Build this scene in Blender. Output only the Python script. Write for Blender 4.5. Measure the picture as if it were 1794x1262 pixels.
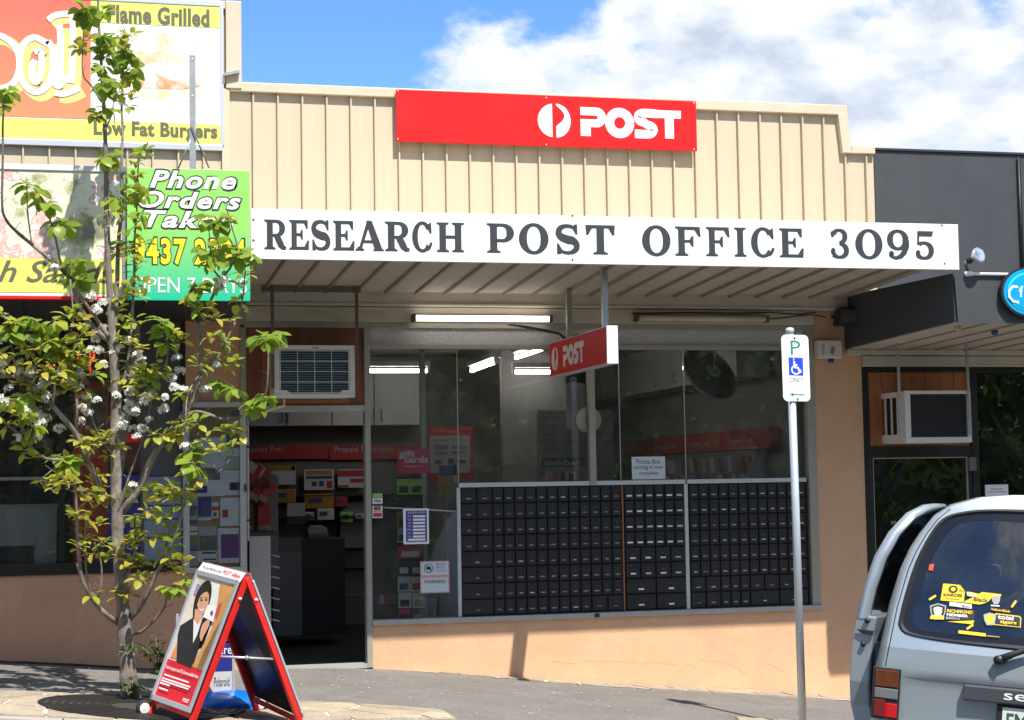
import bpy, bmesh, math, random
from mathutils import Vector, Matrix
random.seed(7)
rnd = random.random
def uni(a, b): return a + (b - a) * random.random()

scene = bpy.context.scene
for o in list(bpy.data.objects): bpy.data.objects.remove(o)
COL = scene.collection

# ---------------------------------------------------------------- camera
F_PX, IW, IH = 3100.0, 1794.0, 1262.0
YAW, PITCH, ROLL = 0.24880512, 0.07150667, -0.01655118
CAM = Vector((0.0, -14.560048, 1.43646))
_f = Vector((math.sin(YAW)*math.cos(PITCH), math.cos(YAW)*math.cos(PITCH), math.sin(PITCH)))
_r0 = Vector((math.cos(YAW), -math.sin(YAW), 0)); _u0 = _r0.cross(_f)
_r = _r0*math.cos(ROLL) + _u0*math.sin(ROLL); _u = -_r0*math.sin(ROLL) + _u0*math.cos(ROLL)
cd = bpy.data.cameras.new('camera'); cam = bpy.data.objects.new('camera', cd); COL.objects.link(cam)
cam.matrix_world = Matrix(((_r.x, _u.x, -_f.x, CAM.x), (_r.y, _u.y, -_f.y, CAM.y), (_r.z, _u.z, -_f.z, CAM.z), (0, 0, 0, 1)))
cd.sensor_width = 36.0; cd.lens = F_PX/IW*36.0; cd.clip_end = 3000; cd.clip_start = 0.1
scene.camera = cam

# ---------------------------------------------------------------- sky and sun
SUN = Vector((0.23, -1.0, 1.67)).normalized()          # towards the sun
EXPOSURE = 0.86
SUN_STRENGTH, SKY_STRENGTH = 4.3, 0.105
sl = bpy.data.lights.new('sun', 'SUN'); so = bpy.data.objects.new('sun', sl); COL.objects.link(so)
sl.energy = SUN_STRENGTH; sl.angle = math.radians(0.53); sl.color = (1.0, 0.95, 0.865)
so.rotation_euler = SUN.to_track_quat('Z', 'Y').to_euler(); so.location = (3, -12, 14)
scene.view_settings.view_transform = 'Standard'; scene.view_settings.look = 'None'
scene.view_settings.exposure = EXPOSURE; scene.view_settings.gamma = 1.0
scene.view_settings.use_curve_mapping = False

cy = scene.cycles; cy.max_bounces = 8; cy.diffuse_bounces = 4; cy.glossy_bounces = 3; cy.transmission_bounces = 6; cy.transparent_max_bounces = 12
def ray(u, v):
    return (_r*((u-IW/2)/F_PX) - _u*((v-IH/2)/F_PX) + _f)

world = bpy.data.worlds.new('World'); scene.world = world; world.use_nodes = True
def build_world():
    nt = world.node_tree; N = nt.nodes; L = nt.links; N.clear()
    out = N.new('ShaderNodeOutputWorld'); bg = N.new('ShaderNodeBackground'); bg.inputs['Strength'].default_value = SKY_STRENGTH
    sky = N.new('ShaderNodeTexSky'); sky.sky_type = 'NISHITA'; sky.sun_disc = False
    sky.sun_elevation = math.asin(SUN.z); sky.sun_rotation = math.atan2(SUN.x, SUN.y)
    sky.air_density = 0.75; sky.dust_density = 0.0; sky.ozone_density = 4.0; sky.altitude = 100
    hs = N.new('ShaderNodeHueSaturation'); hs.inputs['Saturation'].default_value = 1.15; hs.inputs['Value'].default_value = 1.2
    L.new(sky.outputs[0], hs.inputs['Color'])
    tc = N.new('ShaderNodeTexCoord')
    nrm = N.new('ShaderNodeVectorMath'); nrm.operation = 'NORMALIZE'; L.new(tc.outputs['Generated'], nrm.inputs[0])
    def math_(op, a, b=None, c=None, clamp=False):
        n = N.new('ShaderNodeMath'); n.operation = op; n.use_clamp = clamp
        for i, x in enumerate((a, b, c)):
            if x is None: continue
            if isinstance(x, (int, float)): n.inputs[i].default_value = x
            else: L.new(x, n.inputs[i])
        return n.outputs[0]
    def noise(scale, detail, rough, off, zs=1.7):
        mp = N.new('ShaderNodeMapping'); mp.inputs['Scale'].default_value = (1, 1, zs); mp.inputs['Location'].default_value = off
        L.new(nrm.outputs[0], mp.inputs['Vector'])
        n = N.new('ShaderNodeTexNoise'); n.inputs['Scale'].default_value = scale; n.inputs['Detail'].default_value = detail
        n.inputs['Roughness'].default_value = rough; L.new(mp.outputs[0], n.inputs['Vector']); return n.outputs['Fac']
    # cloud masses seen over the roofs (direction, angular radius, weight), noise adds extra unseen cumulus elsewhere to whiten and lift the ambient light
    blobs = [((800, 200), .028), ((880, 150), .034), ((960, 140), .038), ((1030, 185), .040), ((1130, 150), .040), ((1230, 70), .050), ((1130, 30), .028), ((1360, 90), .060), ((1500, 110), .062), ((1640, 60), .045), ((1700, 170), .060), ((1330, 190), .060), ((1560, 200), .060), ((860, 225), .05), ((1000, 240), .06), ((1180, 240), .07), ((1420, 250), .08), ((1650, 270), .08), ((1800, 120), .05)]
    fld = None
    for (px, rad) in blobs:
        d = ray(*px).normalized()
        ds = N.new('ShaderNodeVectorMath'); ds.operation = 'DISTANCE'; L.new(nrm.outputs[0], ds.inputs[0]); ds.inputs[1].default_value = d
        s = math_('SUBTRACT', 1.0, math_('MULTIPLY', ds.outputs['Value'], 1.0/rad))
        fld = s if fld is None else math_('SMOOTH_MAX', fld, s, 0.25)
    glob = math_('SUBTRACT', math_('MULTIPLY', noise(2.3, 2, .5, (9.4, 3.3, 5.2), 2.2), 7.0), 3.35)
    gap = N.new('ShaderNodeVectorMath'); gap.operation = 'DISTANCE'; L.new(nrm.outputs[0], gap.inputs[0]); gap.inputs[1].default_value = ray(520, 60).normalized()   # the blue gap beside the cloud bank
    glob = math_('SUBTRACT', glob, math_('MULTIPLY', math_('MAXIMUM', math_('SUBTRACT', 1.0, math_('MULTIPLY', gap.outputs['Value'], 1/.30)), 0.0), 5.0))
    fld = math_('MAXIMUM', math_('MAXIMUM', fld, -1.2), math_('MINIMUM', glob, 1.0))
    n1 = noise(24, 9, .58, (.3, .1, .2)); n2 = noise(24, 6, .55, (.303, .083, .232))
    den = math_('ADD', fld, math_('MULTIPLY', math_('SUBTRACT', n1, .5), 2.0))
    alpha = N.new('ShaderNodeMapRange'); alpha.interpolation_type = 'SMOOTHSTEP'
    alpha.inputs['From Min'].default_value = -.15; alpha.inputs['From Max'].default_value = .5; L.new(den, alpha.inputs['Value'])
    # cloud tone: thick lower parts grey-blue, sun side white
    lit = math_('ADD', math_('MULTIPLY', math_('SUBTRACT', n1, n2), 2.2), math_('MULTIPLY', noise(7, 4, .5, (2.1, .6, .9), 2.6), 1.5))
    thick = N.new('ShaderNodeMapRange'); thick.inputs['From Min'].default_value = .25; thick.inputs['From Max'].default_value = 1.35; L.new(den, thick.inputs['Value'])
    tone = math_('SUBTRACT', lit, math_('MULTIPLY', thick.outputs[0], .55))
    ramp = N.new('ShaderNodeValToRGB'); cr = ramp.color_ramp
    cr.elements[0].position = .0; cr.elements[0].color = (3.3, 3.7, 4.4, 1)
    cr.elements[1].position = .78; cr.elements[1].color = (5.6, 5.7, 5.8, 1)
    e = cr.elements.new(.40); e.color = (4.4, 4.75, 5.3, 1)
    L.new(tone, ramp.inputs[0])
    mx = N.new('ShaderNodeMix'); mx.data_type = 'RGBA'
    L.new(math_('MULTIPLY', alpha.outputs[0], .97), mx.inputs['Factor']); L.new(hs.outputs[0], mx.inputs['A']); L.new(ramp.outputs[0], mx.inputs['B'])
    L.new(mx.outputs['Result'], bg.inputs['Color']); L.new(bg.outputs[0], out.inputs['Surface'])
build_world()

# ---------------------------------------------------------------- geometry from pixels: a pixel gives a direction, the plane touched gives the distance
def PY(u, v, Y=0.0):
    d = ray(u, v); t = (Y - CAM.y)/d.y; return CAM + d*t
def XX(u, v, Y=0.0): return PY(u, v, Y).x
def ZZ(u, v, Y=0.0): return PY(u, v, Y).z
_bx = [-40, -6, -3, -.48, .93, 1.7, 2.43, 4.17, 6.19, 6.67, 12, 40]
_bz = [.75, .55, .33, .134, 0, -.004, -.03, -.22, -.405, -.46, -.9, -1.2]
KERB_Y = -3.6
def base_z(x):
    for i in range(len(_bx)-1):
        if x <= _bx[i+1] or i == len(_bx)-2:
            t = (x-_bx[i])/(_bx[i+1]-_bx[i]); t = max(0, min(1, t)); return _bz[i]*(1-t)+_bz[i+1]*t
def smooth_z(x): return sum(base_z(x+d) for d in (-.35, -.2, 0, .2, .35))/5
def gz(x, y):
    if y > KERB_Y: return smooth_z(x)
    return smooth_z(x) - .13 + .03*(y-KERB_Y)
def PG(u, v):
    d = ray(u, v); t = 5.0
    while t < 60:
        p = CAM + d*t
        if p.z < gz(p.x, p.y): return p
        t += .004
    return CAM + d*t

# ---------------------------------------------------------------- materials
def s2l(c):
    return tuple(((x/12.92) if x <= .04045 else ((x+.055)/1.055)**2.4) for x in c)
def hx(h): return s2l(tuple(int(h[i:i+2], 16)/255 for i in (0, 2, 4)))
MATS = {}
def mat(name, col, rough=.6, metal=0.0, var=.12, vscale=6.0, bump=0.0, bscale=60.0, spec=.5, dirt=0.0, dirtcol=(.05, .045, .04), stretch=(1, 1, 1), coat=0.0, transl=0.0, emit=0.0, tint=None, speck=0.0, sscale=150.0):
    if name in MATS: return MATS[name]
    m = bpy.data.materials.new(name); m.use_nodes = True; MATS[name] = m
    nt = m.node_tree; N = nt.nodes; L = nt.links; b = N['Principled BSDF']
    b.inputs['Roughness'].default_value = rough; b.inputs['Metallic'].default_value = metal
    b.inputs['Specular IOR Level'].default_value = spec; b.inputs['Coat Weight'].default_value = coat
    tc = N.new('ShaderNodeTexCoord'); mp = N.new('ShaderNodeMapping'); mp.inputs['Scale'].default_value = stretch
    L.new(tc.outputs['Object'], mp.inputs['Vector'])
    base = N.new('ShaderNodeRGB'); base.outputs[0].default_value = (*col, 1); cur = base.outputs[0]
    if var > 0:
        n = N.new('ShaderNodeTexNoise'); n.inputs['Scale'].default_value = vscale; n.inputs['Detail'].default_value = 6; n.inputs['Roughness'].default_value = .62
        L.new(mp.outputs[0], n.inputs['Vector'])
        mr = N.new('ShaderNodeMapRange'); mr.inputs['From Min'].default_value = .25; mr.inputs['From Max'].default_value = .75
        mr.inputs['To Min'].default_value = 1-var; mr.inputs['To Max'].default_value = 1+var*.6; L.new(n.outputs['Fac'], mr.inputs['Value'])
        mm = N.new('ShaderNodeVectorMath'); mm.operation = 'SCALE'; L.new(cur, mm.inputs[0]); L.new(mr.outputs[0], mm.inputs['Scale']); cur = mm.outputs[0]
    if dirt > 0:
        n = N.new('ShaderNodeTexNoise'); n.inputs['Scale'].default_value = vscale*.7; n.inputs['Detail'].default_value = 9; n.inputs['Roughness'].default_value = .7
        mp2 = N.new('ShaderNodeMapping'); mp2.inputs['Location'].default_value = (3.1, 1.7, 5.3); mp2.inputs['Scale'].default_value = stretch
        L.new(tc.outputs['Object'], mp2.inputs['Vector']); L.new(mp2.outputs[0], n.inputs['Vector'])
        mr = N.new('ShaderNodeMapRange'); mr.inputs['From Min'].default_value = .52; mr.inputs['From Max'].default_value = .74; mr.inputs['To Max'].default_value = dirt
        L.new(n.outputs['Fac'], mr.inputs['Value'])
        mx = N.new('ShaderNodeMix'); mx.data_type = 'RGBA'; L.new(mr.outputs[0], mx.inputs['Factor']); L.new(cur, mx.inputs['A']); mx.inputs['B'].default_value = (*dirtcol, 1); cur = mx.outputs['Result']
    if speck > 0:
        n = N.new('ShaderNodeTexVoronoi'); n.inputs['Scale'].default_value = sscale; L.new(tc.outputs['Object'], n.inputs['Vector'])
        n2 = N.new('ShaderNodeTexNoise'); n2.inputs['Scale'].default_value = sscale*.35; n2.inputs['Detail'].default_value = 4; L.new(tc.outputs['Object'], n2.inputs['Vector'])
        sp_ = N.new('ShaderNodeSeparateColor'); L.new(n.outputs['Color'], sp_.inputs[0])
        ad = N.new('ShaderNodeMath'); ad.operation = 'MULTIPLY_ADD'; L.new(sp_.outputs[0], ad.inputs[0]); ad.inputs[1].default_value = speck; 
        a2 = N.new('ShaderNodeMath'); a2.operation = 'MULTIPLY_ADD'; L.new(n2.outputs['Fac'], a2.inputs[0]); a2.inputs[1].default_value = speck*1.6; a2.inputs[2].default_value = 1-speck*1.25; L.new(a2.outputs[0], ad.inputs[2])
        mm = N.new('ShaderNodeVectorMath'); mm.operation = 'SCALE'; L.new(cur, mm.inputs[0]); L.new(ad.outputs[0], mm.inputs['Scale']); cur = mm.outputs[0]
    L.new(cur, b.inputs['Base Color'])
    if bump > 0:
        n = N.new('ShaderNodeTexNoise'); n.inputs['Scale'].default_value = bscale; n.inputs['Detail'].default_value = 5; L.new(mp.outputs[0], n.inputs['Vector'])
        bp = N.new('ShaderNodeBump'); bp.inputs['Strength'].default_value = bump; bp.inputs['Distance'].default_value = .01
        L.new(n.outputs['Fac'], bp.inputs['Height']); L.new(bp.outputs[0], b.inputs['Normal'])
    if emit > 0:
        b.inputs['Emission Color'].default_value = (*(tint or col), 1); b.inputs['Emission Strength'].default_value = emit
    if transl > 0:
        out = N['Material Output']; t = N.new('ShaderNodeBsdfTranslucent'); L.new(cur, t.inputs['Color'])
        ms = N.new('ShaderNodeMixShader'); ms.inputs[0].default_value = transl; L.new(b.outputs[0], ms.inputs[1]); L.new(t.outputs[0], ms.inputs[2]); L.new(ms.outputs[0], out.inputs['Surface'])
    return m
def glass_mat(name, tint=(.93, .95, .95), ior=1.5, rough=0.0, extra=0.0, dust=0.0):
    m = bpy.data.materials.new(name); m.use_nodes = True; MATS[name] = m
    nt = m.node_tree; N = nt.nodes; L = nt.links; N.remove(N['Principled BSDF']); out = N['Material Output']
    tr = N.new('ShaderNodeBsdfTransparent'); tr.inputs[0].default_value = (*tint, 1)
    gl = N.new('ShaderNodeBsdfGlossy'); gl.inputs['Roughness'].default_value = rough; gl.inputs['Color'].default_value = (1, 1, 1, 1)
    fr = N.new('ShaderNodeFresnel'); fr.inputs[0].default_value = ior
    ad = N.new('ShaderNodeMath'); ad.operation = 'ADD'; ad.inputs[1].default_value = extra; ad.use_clamp = True; L.new(fr.outputs[0], ad.inputs[0])
    ms = N.new('ShaderNodeMixShader'); L.new(ad.outputs[0], ms.inputs[0]); L.new(tr.outputs[0], ms.inputs[1]); L.new(gl.outputs[0], ms.inputs[2])
    cur = ms.outputs[0]
    if dust > 0:
        df = N.new('ShaderNodeBsdfDiffuse'); df.inputs[0].default_value = (.6, .6, .58, 1)
        tc = N.new('ShaderNodeTexCoord'); n = N.new('ShaderNodeTexNoise'); n.inputs['Scale'].default_value = 5; n.inputs['Detail'].default_value = 8; L.new(tc.outputs['Object'], n.inputs['Vector'])
        mr = N.new('ShaderNodeMapRange'); mr.inputs['From Min'].default_value = .35; mr.inputs['From Max'].default_value = .8; mr.inputs['To Min'].default_value = dust*.3; mr.inputs['To Max'].default_value = dust; L.new(n.outputs['Fac'], mr.inputs['Value'])
        m2 = N.new('ShaderNodeMixShader'); L.new(mr.outputs[0], m2.inputs[0]); L.new(cur, m2.inputs[1]); L.new(df.outputs[0], m2.inputs[2]); cur = m2.outputs[0]
    L.new(cur, out.inputs['Surface']); return m
def emit_mat(name, col, strength):
    if name in MATS: return MATS[name]
    return mat(name, col, var=0, emit=strength)

# ---------------------------------------------------------------- mesh builder
class MB:
    def __init__(s): s.v = []; s.f = []; s.m = []; s.sm = []
    def add(s, vs, fs, mi=0, smooth=False):
        o = len(s.v); s.v += [tuple(p) for p in vs]; s.f += [tuple(i+o for i in f) for f in fs]; s.m += [mi]*len(fs); s.sm += [smooth]*len(fs); return s
    def box(s, x0, x1, y0, y1, z0, z1, mi=0):
        vs = [(x0, y0, z0), (x1, y0, z0), (x1, y1, z0), (x0, y1, z0), (x0, y0, z1), (x1, y0, z1), (x1, y1, z1), (x0, y1, z1)]
        return s.add(vs, [(0, 3, 2, 1), (4, 5, 6, 7), (0, 1, 5, 4), (1, 2, 6, 5), (2, 3, 7, 6), (3, 0, 4, 7)], mi)
    def obox(s, o, a, b, c, mi=0):            # corner o, edge vectors a,b,c
        o, a, b, c = map(Vector, (o, a, b, c)); vs = [o, o+a, o+a+b, o+b, o+c, o+a+c, o+a+b+c, o+b+c]
        return s.add(vs, [(0, 3, 2, 1), (4, 5, 6, 7), (0, 1, 5, 4), (1, 2, 6, 5), (2, 3, 7, 6), (3, 0, 4, 7)], mi)
    def quad(s, a, b, c, d, mi=0): return s.add([a, b, c, d], [(0, 1, 2, 3)], mi)
    def prism(s, pts, ext, mi=0):             # planar polygon (3d points) extruded by vector ext
        n = len(pts); e = Vector(ext); a = [Vector(p) for p in pts]; b = [p+e for p in a]
        fs = [tuple(range(n-1, -1, -1)), tuple(range(n, 2*n))] + [(i, (i+1) % n, n+(i+1) % n, n+i) for i in range(n)]
        return s.add(a+b, fs, mi)
    def tube(s, pts, rad, n=8, mi=0, cap=True, smooth=True):
        pts = [Vector(p) for p in pts]; k = len(pts); rad = rad if hasattr(rad, '__len__') else [rad]*k
        vs = []; ref = None
        for i, p in enumerate(pts):
            t = (pts[min(i+1, k-1)]-pts[max(i-1, 0)]); t = t.normalized() if t.length > 1e-9 else Vector((0, 0, 1))
            if ref is None: ref = Vector((1, 0, 0)) if abs(t.x) < .9 else Vector((0, 1, 0))
            a = t.cross(ref).normalized(); b = t.cross(a)
            for j in range(n):
                an = 2*math.pi*j/n; vs.append(p+a*(rad[i]*math.cos(an))+b*(rad[i]*math.sin(an)))
        fs = [(i*n+j, i*n+(j+1) % n, (i+1)*n+(j+1) % n, (i+1)*n+j) for i in range(k-1) for j in range(n)]
        if cap: fs += [tuple(range(n-1, -1, -1)), tuple(range((k-1)*n, k*n))]
        return s.add(vs, fs, mi, smooth)
    def lathe(s, c, axis, prof, n=20, mi=0, smooth=True):   # prof: (along, radius)
        ax = Vector(axis).normalized(); ref = Vector((0, 0, 1)) if abs(ax.z) < .9 else Vector((1, 0, 0)); a = ax.cross(ref).normalized(); b = ax.cross(a)
        vs = []; c = Vector(c)
        for (h, r) in prof:
            for j in range(n):
                t = 2*math.pi*j/n; vs.append(c+ax*h+a*(r*math.cos(t))+b*(r*math.sin(t)))
        k = len(prof); fs = [(i*n+j, i*n+(j+1) % n, (i+1)*n+(j+1) % n, (i+1)*n+j) for i in range(k-1) for j in range(n)]
        fs += [tuple(range(n-1, -1, -1)), tuple(range((k-1)*n, k*n))]
        return s.add(vs, fs, mi, smooth)
    def mesh(s, name, mats):
        me = bpy.data.meshes.new(name); me.from_pydata(s.v, [], s.f)
        for m in (mats if isinstance(mats, (list, tuple)) else [mats]): me.materials.append(m)
        me.polygons.foreach_set('material_index', s.m); me.polygons.foreach_set('use_smooth', s.sm)
        bm = bmesh.new(); bm.from_mesh(me); bmesh.ops.recalc_face_normals(bm, faces=bm.faces); bm.to_mesh(me); bm.free()
        me.update(); return me
    def build(s, name, mats, parent=None, bevel=0, **kw):
        return link(name, s.mesh(name, mats), parent, bevel=bevel, **kw)
def link(name, me, parent=None, loc=None, bevel=0, label=None, cat=None, group=None, kind=None, rot=None):
    o = bpy.data.objects.new(name, me); COL.objects.link(o)
    if loc is not None: o.location = loc
    if rot is not None: o.rotation_euler = rot
    if parent is not None:
        o.parent = parent; o.matrix_parent_inverse = INV.get(parent.name, Matrix.Identity(4))
    INV[o.name] = o.matrix_basis.inverted() if parent is None or parent.name not in LOCAL else Matrix.Identity(4)
    if parent is not None and parent.name in LOCAL: LOCAL.add(o.name)
    if bevel:
        md = o.modifiers.new('bevel', 'BEVEL'); md.width = bevel; md.segments = 2; md.limit_method = 'ANGLE'
    tag(o, label, cat, group, kind); return o
INV = {}; LOCAL = set()
def tag(o, label=None, cat=None, group=None, kind=None):
    if label: o['label'] = label
    if cat: o['category'] = cat
    if group: o['group'] = group
    if kind: o['kind'] = kind
    return o
def thing(name, loc, label, cat, group=None, rot=None, local=False):
    o = bpy.data.objects.new(name, None); COL.objects.link(o); o.location = loc; o.empty_display_size = .1
    if rot is not None: o.rotation_euler = rot
    if local: LOCAL.add(o.name); INV[o.name] = Matrix.Identity(4)
    else: INV[o.name] = o.matrix_basis.inverted()
    tag(o, label, cat, group); return o

# ---------------------------------------------------------------- lettering
DG = None
_tcache = {}
def text_polys(body, bold=0.0, shear=0.0, spacing=1.0, align='LEFT'):
    key = (body, bold, shear, spacing, align)
    if key in _tcache: return _tcache[key]
    cu = bpy.data.curves.new('t', 'FONT'); cu.body = body; cu.offset = bold; cu.shear = shear; cu.space_character = spacing; cu.resolution_u = 3; cu.fill_mode = 'FRONT'; cu.align_x = align
    o = bpy.data.objects.new('t', cu); COL.objects.link(o)
    dg = bpy.context.evaluated_depsgraph_get(); dg.update()
    me = bpy.data.meshes.new_from_object(o.evaluated_get(dg))
    vs = [(v.co.x, v.co.y) for v in me.vertices]; fs = [tuple(p.vertices) for p in me.polygons]
    bpy.data.objects.remove(o); bpy.data.curves.remove(cu); bpy.data.meshes.remove(me)
    _tcache[key] = (vs, fs); return vs, fs
def put_text(mb, body, O, U, V, mi=0, bold=0.0, shear=0.0, spacing=1.0, align='LEFT', keep=False, grow=0.0):
    """fit text into the parallelogram O, U (width vector), V (height vector); keep = keep letter shape, fit by height"""
    vs, fs = text_polys(body, bold, shear, spacing, align)
    if not vs: return
    x0 = min(v[0] for v in vs); x1 = max(v[0] for v in vs); y0 = min(v[1] for v in vs); y1 = max(v[1] for v in vs)
    O, U, V = Vector(O), Vector(U), Vector(V)
    w, h = x1-x0, y1-y0
    mb.add([O + U*((v[0]-x0)/w*(1+2*grow)-grow) + V*((v[1]-y0)/h*(1+2*grow)-grow) for v in vs], fs, mi)
def strip(mb, pts, wid, O, U, V, Nn, mi=0, eps=[0]):
    """2d centre line with widths -> strip of quads in the plane O,U,V, each strip a hair in front of the one before"""
    n = len(pts); wid = wid if hasattr(wid, '__len__') else [wid]*n; vs = []
    eps[0] = (eps[0]+1) % 12; off = Nn*(eps[0]*.00006)
    for i in range(n):
        a = pts[max(i-1, 0)]; b = pts[min(i+1, n-1)]; tx, ty = b[0]-a[0], b[1]-a[1]; l = math.hypot(tx, ty) or 1; nx, ny = -ty/l, tx/l
        for s in (.5, -.5):
            vs.append(O + U*(pts[i][0]+nx*wid[i]*s) + V*(pts[i][1]+ny*wid[i]*s) + off)
    mb.add(vs, [(2*i, 2*i+1, 2*i+3, 2*i+2) for i in range(n-1)], mi)
def arc(cx, cy, rx, ry, a0, a1, n=14):
    return [(cx+rx*math.cos(math.radians(a0+(a1-a0)*i/n)), cy+ry*math.sin(math.radians(a0+(a1-a0)*i/n))) for i in range(n+1)]
def smooth_path(pts, n=4):
    out = []
    for i in range(len(pts)-1):
        p0, p1, p2, p3 = pts[max(i-1, 0)], pts[i], pts[i+1], pts[min(i+2, len(pts)-1)]
        for k in range(n):
            t = k/n; out.append(tuple(.5*((2*p1[j])+(-p0[j]+p2[j])*t+(2*p0[j]-5*p1[j]+4*p2[j]-p3[j])*t*t+(-p0[j]+3*p1[j]-3*p2[j]+p3[j])*t*t*t) for j in range(len(p1))))
    out.append(tuple(pts[-1])); return out
# ================================================================ materials of the place
M = {}
M['asphalt'] = mat('asphalt', (.185, .172, .16), .92, var=.22, vscale=2.2, bump=.8, bscale=160, speck=.45, sscale=110, dirt=.4, dirtcol=(.28, .26, .235))
M['road'] = mat('road_asphalt', (.07, .07, .07), .92, var=.2, vscale=5, bump=.5, bscale=180)
M['earth'] = mat('earth', (.09, .10, .05), .95, var=.3, vscale=1.5)
M['kerb'] = mat('kerb_concrete', (.36, .34, .31), .85, var=.15, vscale=8, bump=.3)
M['mortar'] = mat('mortar', (.62, .58, .50), .9, var=.2, vscale=14, bump=.4)
STONES = [mat('flagstone_%d' % i, c, .85, var=.32, vscale=4, bump=.5, bscale=40, speck=.2, sscale=90, dirt=.55, dirtcol=(.30, .27, .23)) for i, c in enumerate([(.36, .295, .21), (.40, .33, .24), (.33, .28, .215), (.42, .35, .265), (.36, .29, .225)])]
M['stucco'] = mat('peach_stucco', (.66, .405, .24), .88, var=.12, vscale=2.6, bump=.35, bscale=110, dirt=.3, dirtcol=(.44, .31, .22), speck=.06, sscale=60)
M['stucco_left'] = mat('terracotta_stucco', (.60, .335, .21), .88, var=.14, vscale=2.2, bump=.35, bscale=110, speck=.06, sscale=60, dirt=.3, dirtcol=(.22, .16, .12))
M['clad'] = mat('cream_steel', (.57, .485, .355), .55, var=.05, vscale=2.5, stretch=(6, 6, .5), dirt=.16, dirtcol=(.50, .42, .30))
M['rib'] = mat('cream_steel_rib', (.52, .45, .32), .55, var=.08, vscale=5)
M['coping'] = mat('cream_flashing', (.60, .52, .39), .5, var=.08, vscale=5, dirt=.35, dirtcol=(.42, .36, .26))
M['fascia'] = mat('white_board', (.80, .80, .80), .45, var=.03, vscale=2, dirt=.1, dirtcol=(.6, .58, .52))
M['letter'] = mat('charcoal_letter', (.035, .042, .05), .5, var=.15, vscale=8)
M['soffit'] = mat('soffit_paint', (.47, .42, .355), .7, var=.1, vscale=3, dirt=.3, dirtcol=(.2, .17, .14))
M['soffit_rib'] = mat('soffit_rib', (.27, .235, .19), .7, var=.2, vscale=6)
M['beam'] = mat('cream_timber', (.56, .51, .42), .7, var=.1, vscale=4, dirt=.45, dirtcol=(.2, .16, .12), stretch=(1, 1, 3))
M['frame'] = mat('weathered_aluminium', (.36, .345, .29), .5, metal=.25, var=.12, vscale=7, dirt=.2, dirtcol=(.2, .17, .12))
M['gasket'] = mat('black_gasket', (.012, .012, .012), .6, var=0)
M['sill'] = mat('grey_sill', (.42, .43, .42), .45, metal=.2, var=.1, vscale=7)
M['plywood'] = mat('red_brown_plywood', (.26, .085, .04), .55, var=.45, vscale=4, stretch=(3, 1, .6), dirt=.5, dirtcol=(.06, .022, .012))
M['trim'] = mat('orange_timber', (.34, .13, .05), .55, var=.25, vscale=9)
M['red'] = mat('signal_red', (.70, .008, .010), .6, spec=.25, var=.05, vscale=3, dirt=.08, dirtcol=(.6, .1, .1))
M['white'] = mat('white_paint', (.8, .8, .79), .45, var=.03)
M['galv'] = mat('galvanised_steel', (.40, .42, .44), .45, metal=.7, var=.2, vscale=14)
M['rusty'] = mat('rusty_steel', (.16, .11, .085), .75, metal=.3, var=.35, vscale=20, dirt=.6, dirtcol=(.14, .055, .03))
M['steel_dark'] = mat('grey_steel', (.17, .16, .15), .6, metal=.4, var=.2, vscale=15)
M['black'] = mat('black_paint', (.018, .018, .02), .5, var=.2, vscale=6)
M['ac_white'] = mat('aged_white_enamel', (.66, .64, .58), .45, var=.06, vscale=8, dirt=.25, dirtcol=(.45, .36, .25))
M['ac_fin'] = mat('condenser_fin', (.05, .085, .10), .5, metal=.4, var=.25, vscale=30)
M['dark_wall'] = mat('charcoal_panel', (.052, .056, .064), .5, var=.18, vscale=3, dirt=.25, dirtcol=(.07, .07, .07))
M['dark_frame'] = mat('black_frame', (.012, .012, .013), .35, var=.2)
M['cable'] = mat('old_cable', (.06, .05, .04), .8, var=.3, vscale=20)
M['glass'] = glass_mat('shop_glass', (.90, .91, .90), 1.5, 0, .02, .05)
M['glass_dark'] = glass_mat('dark_shop_glass', (.7, .72, .72), 1.6, 0, .05, .02)
M['rubber'] = mat('rubber', (.02, .02, .02), .8, var=.1)
def frosted():
    m = bpy.data.materials.new('frosted_glass'); m.use_nodes = True; MATS['frosted_glass'] = m
    nt = m.node_tree; N = nt.nodes; L = nt.links; b = N['Principled BSDF']
    b.inputs['Base Color'].default_value = (.50, .49, .50, 1); b.inputs['Roughness'].default_value = .3
    tc = N.new('ShaderNodeTexCoord'); v = N.new('ShaderNodeTexVoronoi'); v.inputs['Scale'].default_value = 75; L.new(tc.outputs['Object'], v.inputs['Vector'])
    bp = N.new('ShaderNodeBump'); bp.inputs['Strength'].default_value = .5; bp.inputs['Distance'].default_value = .004; L.new(v.outputs['Distance'], bp.inputs['Height']); L.new(bp.outputs[0], b.inputs['Normal'])
    mr = N.new('ShaderNodeMapRange'); mr.inputs['From Max'].default_value = .7; mr.inputs['To Min'].default_value = .55; mr.inputs['To Max'].default_value = 1.1; L.new(v.outputs['Distance'], mr.inputs['Value'])
    sc = N.new('ShaderNodeVectorMath'); sc.operation = 'SCALE'; sc.inputs[0].default_value = (.86, .84, .85); L.new(mr.outputs[0], sc.inputs['Scale']); L.new(sc.outputs[0], b.inputs['Base Color'])
    out = N['Material Output']; tr = N.new('ShaderNodeBsdfTranslucent'); tr.inputs[0].default_value = (.7, .7, .7, 1)
    ms = N.new('ShaderNodeMixShader'); ms.inputs[0].default_value = .45; L.new(b.outputs[0], ms.inputs[1]); L.new(tr.outputs[0], ms.inputs[2]); L.new(ms.outputs[0], out.inputs['Surface']); return m
M['frosted'] = frosted()

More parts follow.
